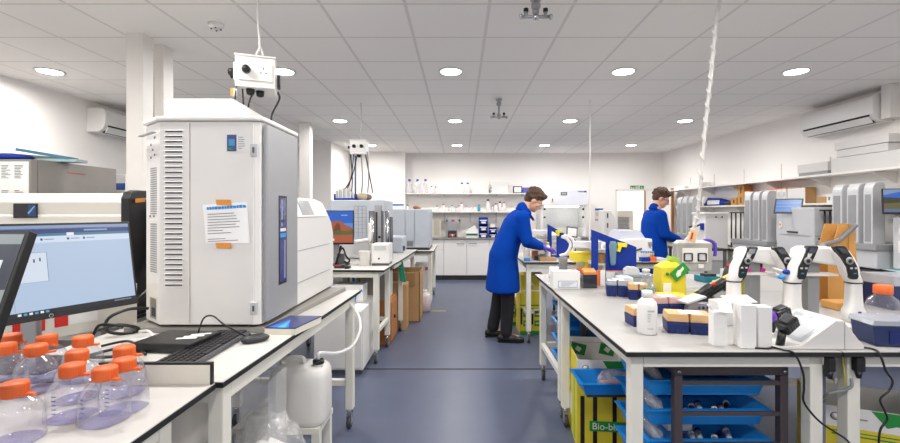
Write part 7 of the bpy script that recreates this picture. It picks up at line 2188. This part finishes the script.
boxes = [('glove_box', 'flat blue and white glove box at the curved arm\'s foot', 'box', .78, .92, 3.74, 3.86, .07, WHITEP, SKYB), ('glove_box', 'yellow fronted box standing beside the grey post', 'box', 1.08, 1.2, 3.70, 3.84, .14, YELPACK, WHITEP),
         ('reagent_box', 'orange fronted kit box on the second far bench', 'box', 1.50, 1.62, 5.5, 5.65, .12, WHITEP, ORANGE), ('reagent_box', 'green fronted kit box on the second far bench', 'box', 1.66, 1.76, 5.6, 5.72, .16, WHITEP, GREEN),
         ('reagent_box', 'grey kit box at the far end of the second far bench', 'box', 1.5, 1.68, 6.1, 6.3, .2, LGREY, WHITEP), 
         ('tip_refill', 'white tip refill carton between the grey lidded box and the flask', 'carton', 1.10, 1.19, 3.02, 3.12, .10, WHITEP, LBLUE), ('tissue_box', 'pale blue tissue box beyond the slanted pipette rack', 'box', 1.70, 1.90, 2.85, 2.97, .09, LBLUE, WHITEP),
         ('kit_box', 'white kit box with a purple front beyond the first pipette stand', 'box', 1.98, 2.14, 3.2, 3.35, .12, WHITEP, PURP2), ('kit_box', 'cream kit box at the far edge of the island', 'box', 1.62, 1.8, 3.5, 3.65, .10, CREAM, RED)]
for nm, lab, cat, x0, x1, y0, y1, h_, m, m2 in boxes:
    t = thing(nm, lab, cat, ((x0 + x1) / 2, y0, .9))
    B().box(x0, x1, y0, y1, .9003, .9 + h_, m).build('box', t, .003)
    B().box(x0 + .012, x1 - .012, y0 - .0022, y0 - .0004, .9 + h_ * .3, .9 + h_ * .75, m2).build('printed_front', t)

EXPO = 0.27

# ================================================================== PEOPLE
def capsule(b, p, q, r0, r1, n=14, flat=1.0, side=None):
    """tapered limb with round ends; flat squeezes it along side"""
    p, q = Vector(p), Vector(q)
    ax = (q - p).normalized()
    s = Vector(side) if side else (ax.cross(Vector((0, 1, 0))) if abs(ax.y) < .9 else ax.cross(Vector((1, 0, 0))))
    s = (s - ax * s.dot(ax)).normalized()
    t = ax.cross(s)
    rings = []
    L = (q - p).length
    for k in range(4):
        a = PI / 2 * (k + .1) / 4
        rings.append((p - ax * r0 * math.cos(a), r0 * math.sin(a)))
    rings += [(p, r0), (p.lerp(q, .5), (r0 + r1) / 2), (q, r1)]
    for k in range(4):
        a = PI / 2 * (3.9 - k) / 4
        rings.append((q + ax * r1 * math.cos(a), r1 * math.sin(a)))
    b.rings([[c + (s * math.cos(2 * PI * i / n) * flat + t * math.sin(2 * PI * i / n)) * r for i in range(n)] for c, r in rings], SKIN)


def fuse(name, b, m, parent, voxel=.012, smooth=4, folds=0, seed=0, cut=None):
    tmp = obj_from('tmp', b.v, b.f, b.m, b.s, b.mats, parent)
    md = tmp.modifiers.new('r', 'REMESH')
    md.mode = 'VOXEL'
    md.voxel_size = voxel
    sm = tmp.modifiers.new('s', 'SMOOTH')
    sm.factor = .5
    sm.iterations = smooth
    bpy.context.view_layer.update()
    me = bpy.data.meshes.new_from_object(tmp.evaluated_get(bpy.context.evaluated_depsgraph_get()))
    old = tmp.data
    bpy.data.objects.remove(tmp)
    bpy.data.meshes.remove(old)
    me.name = name
    me.materials.clear()
    me.materials.append(m)
    if folds:
        rr_ = random.Random(seed)
        ks = [(rr_.uniform(-9, 9), rr_.uniform(-9, 9), rr_.uniform(4, 16), rr_.uniform(0, 6)) for _ in range(6)]
        nn = [v.normal.copy() for v in me.vertices]
        for v, n_ in zip(me.vertices, nn):
            f = sum(math.sin(v.co.x * a + v.co.y * c + v.co.z * d_ + e) for a, c, d_, e in ks) / 6
            v.co += n_ * f * folds
    for p in me.polygons:
        p.use_smooth = True
        p.material_index = 0
    o = bpy.data.objects.new(name, me)
    COL.objects.link(o)
    o.parent = parent
    return o


def hand_blobs(b, wrist, dirn, palm_n, s=1.0, curl=.5, side=1, grow=0.0):
    """palm, four unequal bent fingers and a thumb leaving the side of the palm near its base"""
    w, d_ = Vector(wrist), Vector(dirn).normalized()
    n = Vector(palm_n)
    n = (n - d_ * n.dot(d_)).normalized()            # out of the palm
    a = d_.cross(n) * side                           # towards the thumb
    c = w + d_ * .045 * s
    for k in (-1, -.33, .33, 1):
        capsule(b, w + a * .014 * k * s, w + d_ * .085 * s + a * .028 * k * s, .017 * s + grow, .014 * s + grow, 10)
    lens = (.078, .070, .076, .060)
    for k, u in enumerate((.36, 1.0, -.33, -1.0)):
        L = (.080, .072, .074, .058)[k] * s
        base = w + d_ * .088 * s + a * .029 * u * s
        ang = 0
        p = base
        for j, f in enumerate((.45, .32, .23)):
            ang += curl * (.55, .7, .5)[j]
            dd = (d_ * math.cos(ang) + n * math.sin(ang) + a * .06 * u).normalized()
            q = p + dd * L * f
            capsule(b, p, q, (.0098 - .001 * j) * s + grow, (.0090 - .001 * j) * s + grow, 10)
            p = q
    p = w + d_ * .022 * s + a * .026 * s
    for L, o_, r in ((.042, .95, .0125), (.034, .55, .011), (.026, .35, .0095)):
        dd = (d_ * (1 - o_ * .45) + a * o_ + n * .35).normalized()
        q = p + dd * L * s
        capsule(b, p, q, r * s + grow, (r - .001) * s + grow, 10)
        p = q


def person(label, loc, J, coat, hem_z, hair_seed, glasses=False, facing=1.0):
    """J holds joint positions; side views with +x the way the person faces"""
    t = thing('person', label, 'person', loc)
    g = {k: Vector(v) for k, v in J.items()}
    hd = g['head']
    tilt = J_tilt = g['tilt'].x                      # forward nod in radians
    Ry = Matrix.Rotation(tilt, 3, 'Y') @ Matrix.Identity(3)
    yaw = Matrix.Rotation(g['tilt'].y, 3, 'Z')
    def hp(x, y, z): return hd + yaw @ (Ry @ Vector((x, y, z)))
    rot = (yaw @ Ry).to_euler()
    b = B()
    # head: skull, jaw, brow, nose, lips, chin, ears
    b.ball(hp(-.012, 0, .030), (.098, .076, .090), SKIN, 20, 14, rot)
    b.ball(hp(.022, 0, -.035), (.070, .060, .085), SKIN, 18, 12, rot)
    b.ball(hp(.060, 0, -.088), (.030, .034, .026), SKIN, 12, 8, rot)
    b.ball(hp(.074, 0, .022), (.018, .052, .014), SKIN, 12, 8, rot)
    capsule(b, hp(.086, 0, .012), hp(.108, 0, -.030), .010, .015, 10)
    b.ball(hp(.103, 0, -.034), (.014, .019, .011), SKIN, 10, 8, rot)
    b.ball(hp(.088, 0, -.058), (.010, .024, .007), SKIN, 10, 6, rot)
    b.ball(hp(.086, 0, -.068), (.009, .021, .007), SKIN, 10, 6, rot)
    for s in (-1, 1):
        b.ball(hp(.055, .036 * s, -.022), (.030, .022, .024), SKIN, 10, 8, rot)
        b.ball(hp(-.006, .076 * s, -.012), (.018, .009, .030), SKIN, 10, 8, rot)
    capsule(b, hp(-.028, 0, -.05), g['neck'], .056, .062, 14)
    # trunk, arms, legs
    capsule(b, g['neck'], g['chest'], .075, .115, 16)
    capsule(b, g['chest'], g['waist'], .125, .110, 16)
    capsule(b, g['waist'], g['hip'], .112, .125, 16)
    for s, k in ((-1, 'r'), (1, 'l')):
        capsule(b, g['chest'] + Vector((0, .06 * s, .06)), g['sh_' + k], .075, .055)
        capsule(b, g['sh_' + k], g['el_' + k], .052, .040)
        capsule(b, g['el_' + k], g['wr_' + k], .040, .027)
        hand_blobs(b, g['wr_' + k], g['hd_' + k], (0, 0, -1), .92, .55, -s)
        capsule(b, g['hip'] + Vector((0, .085 * s, -.02)), g['kn_' + k], .088, .056)
        capsule(b, g['kn_' + k], g['an_' + k], .057, .038)
        capsule(b, g['an_' + k] - Vector((.03, 0, .03)), g['an_' + k] + Vector((.13, 0, -.045)), .034, .026)
    fuse('body', b, SKIN, t, .0085, 3)
    q = B()
    for s in (-1, 1): q.ball(hp(.079, .031 * s, -.002), (.011, .012, .010), WHITE, 10, 8).ball(hp(.0885, .032 * s, -.002), (.0035, .006, .006), CHAR, 8, 6)
    q.build('eyes', t)
    q = B()
    for s in (-1, 1): capsule(q, hp(.091, .016 * s, .020), hp(.080, .048 * s, .020), .0045, .0035, 8)
    q.mats[0] = HAIR
    q.build('eyebrows', t)
    # hair
    b = B()
    r = random.Random(hair_seed)
    b.ball(hp(-.022, 0, .044), (.104, .083, .090), HAIR, 18, 12, rot)
    b.ball(hp(-.055, 0, -.005), (.066, .072, .066), HAIR, 16, 10, rot)
    for k in range(150):
        th, ph = r.uniform(-PI, PI), r.uniform(-.35, PI / 2)
        v = Vector((math.cos(th) * math.cos(ph), math.sin(th) * math.cos(ph), math.sin(ph)))
        if v.x > .50 and v.z < .55: continue
        if v.z < 0 and v.x > -.15: continue
        p = hp(-.022 + v.x * .106, v.y * .085, .044 + v.z * .095)
        b.ball(p, r.uniform(.012, .024), HAIR, 8, 6)
    for k in range(16):
        p = hp(.062 + r.uniform(-.015, .022), r.uniform(-.06, .06), .098 + r.uniform(-.02, .022))
        b.ball(p, r.uniform(.016, .026), HAIR, 8, 6)
    fuse('hair', b, HAIR, t, .008, 1)
    # coat
    b = B()
    ch, wa, hi = g['chest'], g['waist'], g['hip']
    nk = g['neck']
    top = nk + (ch - nk) * .10
    spine = [(top, .060, .082), (nk.lerp(ch, .32), .100, .165), (nk.lerp(ch, .62), .130, .215), (ch, .142, .222), (ch.lerp(wa, .5), .142, .208), (wa, .145, .205), (hi, .165, .225)]
    hem = g['hem']
    for f, ax_, ay_ in ((.35, .175, .240), (.7, .188, .255), (1.0, .198, .265)):
        spine.append((hi.lerp(hem, f), ax_, ay_))
    rings = []
    for i, (c, ax_, ay_) in enumerate(spine):
        nxt = spine[min(i + 1, len(spine) - 1)][0]
        prv = spine[max(i - 1, 0)][0]
        d_ = (prv - nxt).normalized()
        u = Vector((0, 1, 0))
        v = d_.cross(u).normalized()
        rings.append([c + v * ax_ * math.cos(2 * PI * k / 26) + u * ay_ * math.sin(2 * PI * k / 26) for k in range(26)])
    b.rings(rings, coat)
    capsule(b, nk + Vector((-.01, 0, .015)), nk - Vector((-.0, 0, .05)), .074, .095, 16)
    for s, k in ((-1, 'r'), (1, 'l')):
        capsule(b, ch.lerp(nk, .45) + Vector((0, .09 * s, 0)), g['sh_' + k], .085, .085)
        capsule(b, g['sh_' + k], g['el_' + k], .086, .066)
        capsule(b, g['el_' + k], g['wr_' + k].lerp(g['el_' + k], .12), .066, .047)
    fuse('lab_coat', b, coat, t, .012, 5, .009, hair_seed)
    # collar and open front edge
    q = B()
    lap = nk + Vector((.06, 0, -.02))
    q.tube([nk + Vector((-.085, .0, .02)), nk + Vector((-.04, -.088, .005)), nk + Vector((.055, -.07, -.045)), nk + Vector((.115, -.03, -.12))], .009, coat, 8, curve=True)
    q.tube([nk + Vector((-.085, .0, .02)), nk + Vector((-.04, .088, .005)), nk + Vector((.055, .07, -.045)), nk + Vector((.115, .03, -.12))], .009, coat, 8, curve=True)
    q.build('collar', t)
    # trousers and shoes
    b = B()
    capsule(b, hi + Vector((0, -.06, .02)), hi + Vector((0, .06, .02)), .12, .12)
    for s, k in ((-1, 'r'), (1, 'l')):
        capsule(b, hi + Vector((0, .085 * s, -.02)), g['kn_' + k], .105, .082)
        capsule(b, g['kn_' + k], g['an_' + k] + Vector((0, 0, .01)), .080, .066)
    fuse('trousers', b, TROUS, t, .013, 4, .006, hair_seed + 1)
    for k in 'rl':
        b = B()
        a = g['an_' + k]
        fl = a.z - .075 if False else g['an_' + k].z - .085
        h0 = Vector((a.x, a.y, g['floor_' + k].x))
        dr = Vector((math.cos(g['floor_' + k].y), math.sin(g['floor_' + k].y), 0))
        capsule(b, h0 - dr * .055 + Vector((0, 0, .045)), h0 + dr * .09 + Vector((0, 0, .040)), .044, .042, 12)
        capsule(b, h0 + dr * .06 + Vector((0, 0, .036)), h0 + dr * .17 + Vector((0, 0, .030)), .044, .032, 12)
        capsule(b, h0 - dr * .04 + Vector((0, 0, .05)), a, .044, .048, 12)
        so = fuse('shoe', b, SHOE, t, .009, 3)
        mz = g['floor_' + k].x - 0
        for v in so.data.vertices:
            wz = v.co.z + t['at'][2]
            if wz < mz + .008: v.co.z = mz + .008 - t['at'][2] if wz > mz - .2 else v.co.z
        B().prism([(x, y) for x, y in [((h0 + dr * a_ + Vector((-dr.y, dr.x, 0)) * b_).x, (h0 + dr * a_ + Vector((-dr.y, dr.x, 0)) * b_).y) for a_, b_ in ((-.095, -.025), (-.08, -.042), (.06, -.046), (.14, -.044), (.185, -.024), (.198, 0), (.185, .024), (.14, .044), (.06, .046), (-.08, .042), (-.095, .025))]], 'z', mz + .001, mz + .014, BLACK).build('sole', so)
    # gloves
    for s, k in ((-1, 'r'), (1, 'l')):
        b = B()
        capsule(b, g['wr_' + k] - g['hd_' + k].normalized() * .03, g['wr_' + k] + g['hd_' + k].normalized() * .02, .037, .032)
        hand_blobs(b, g['wr_' + k], g['hd_' + k], (0, 0, -1), .95, .55, -s, .0025)
        fuse('glove', b, PURPLE, t, .0055, 2)
    if glasses:
        q = B()
        for s in (-1, 1):
            q.tube([hp(.094, .034 * s + .02 * math.cos(a), .0 + .016 * math.sin(a)) for a in [i * PI / 6 for i in range(13)]], .003, BLACK, 6)
            q.tube([hp(.094, .054 * s, .004), hp(.05, .076 * s, .006), hp(-.004, .083 * s, .004)], .003, BLACK, 6)
        q.tube([hp(.097, -.014, .003), hp(.097, .014, .003)], .003, BLACK, 6)
        q.build('glasses', t)
    return t


yp = 5.02
person('person with curly brown hair, blue lab coat and purple gloves, bending over a bench', (.50, yp, 0), dict(
    head=(.845, yp, 1.578), tilt=(.62, -.12, 0), neck=(.725, yp, 1.475), chest=(.625, yp, 1.30), waist=(.545, yp, 1.11), hip=(.495, yp, .95), hem=(.485, yp, .56),
    sh_r=(.685, yp - .185, 1.385), sh_l=(.685, yp + .185, 1.385), el_r=(.735, yp - .215, 1.125), el_l=(.78, yp + .2, 1.13),
    wr_r=(.915, yp - .10, 1.055), wr_l=(.98, yp + .12, 1.045), hd_r=(.95, .15, -.22), hd_l=(.95, -.15, -.22),
    kn_r=(.535, yp - .10, .50), kn_l=(.455, yp + .10, .51), an_r=(.515, yp - .11, .095), an_l=(.385, yp + .10, .105),
    floor_r=(0, -.12, 0), floor_l=(.0, -.05, 0)), COAT, .56, 3)
yq = 6.0
person('person with glasses and short dark hair standing upright in a blue lab coat', (2.62, yq, 0), dict(
    head=(2.745, yq, 1.632), tilt=(.46, -.35, 0), neck=(2.665, yq, 1.49), chest=(2.635, yq, 1.305), waist=(2.63, yq, 1.12), hip=(2.635, yq, .96), hem=(2.645, yq, .52),
    sh_r=(2.65, yq - .19, 1.40), sh_l=(2.66, yq + .19, 1.40), el_r=(2.69, yq - .23, 1.155), el_l=(2.70, yq + .22, 1.15),
    wr_r=(2.90, yq - .16, 1.085), wr_l=(2.90, yq + .12, 1.085), hd_r=(1, .05, -.05), hd_l=(1, -.05, -.05),
    kn_r=(2.66, yq - .10, .50), kn_l=(2.64, yq + .10, .50), an_r=(2.64, yq - .11, .095), an_l=(2.62, yq + .11, .095),
    floor_r=(0, -.1, 0), floor_l=(0, .1, 0)), COAT2, .52, 8, True)

# ================================================================== CAMERA, LIGHT, COLOUR
cam = bpy.data.cameras.new('camera')
cam.sensor_width = 36
cam.sensor_fit = 'HORIZONTAL'
cam.lens = 36 * F / 900
cam.shift_x = -(460 - 450) / 900
cam.shift_y = -(221.5 - 212) / 900
cam.clip_start = .05
co_ = bpy.data.objects.new('camera', cam)
COL.objects.link(co_)
co_.location = (0, 0, CAMZ)
co_.rotation_euler = (PI / 2, 0, 0)
SC.camera = co_
w = bpy.data.worlds.new('world')
w.use_nodes = True
w.node_tree.nodes['Background'].inputs[0].default_value = (.9, .92, 1, 1)
w.node_tree.nodes['Background'].inputs[1].default_value = .3
SC.world = w
SC.view_settings.view_transform = 'Standard'
SC.view_settings.look = 'None'
SC.view_settings.gamma = 1
SC.view_settings.use_curve_mapping = False
SC.view_settings.exposure = EXPO
SC.cycles.max_bounces = 10
SC.cycles.diffuse_bounces = 6
SC.cycles.transparent_max_bounces = 24
SC.cycles.use_denoising = True
SC.cycles.sample_clamp_indirect = 6
for o_ in SC.objects:
    if 'at' in o_.keys(): del o_['at']
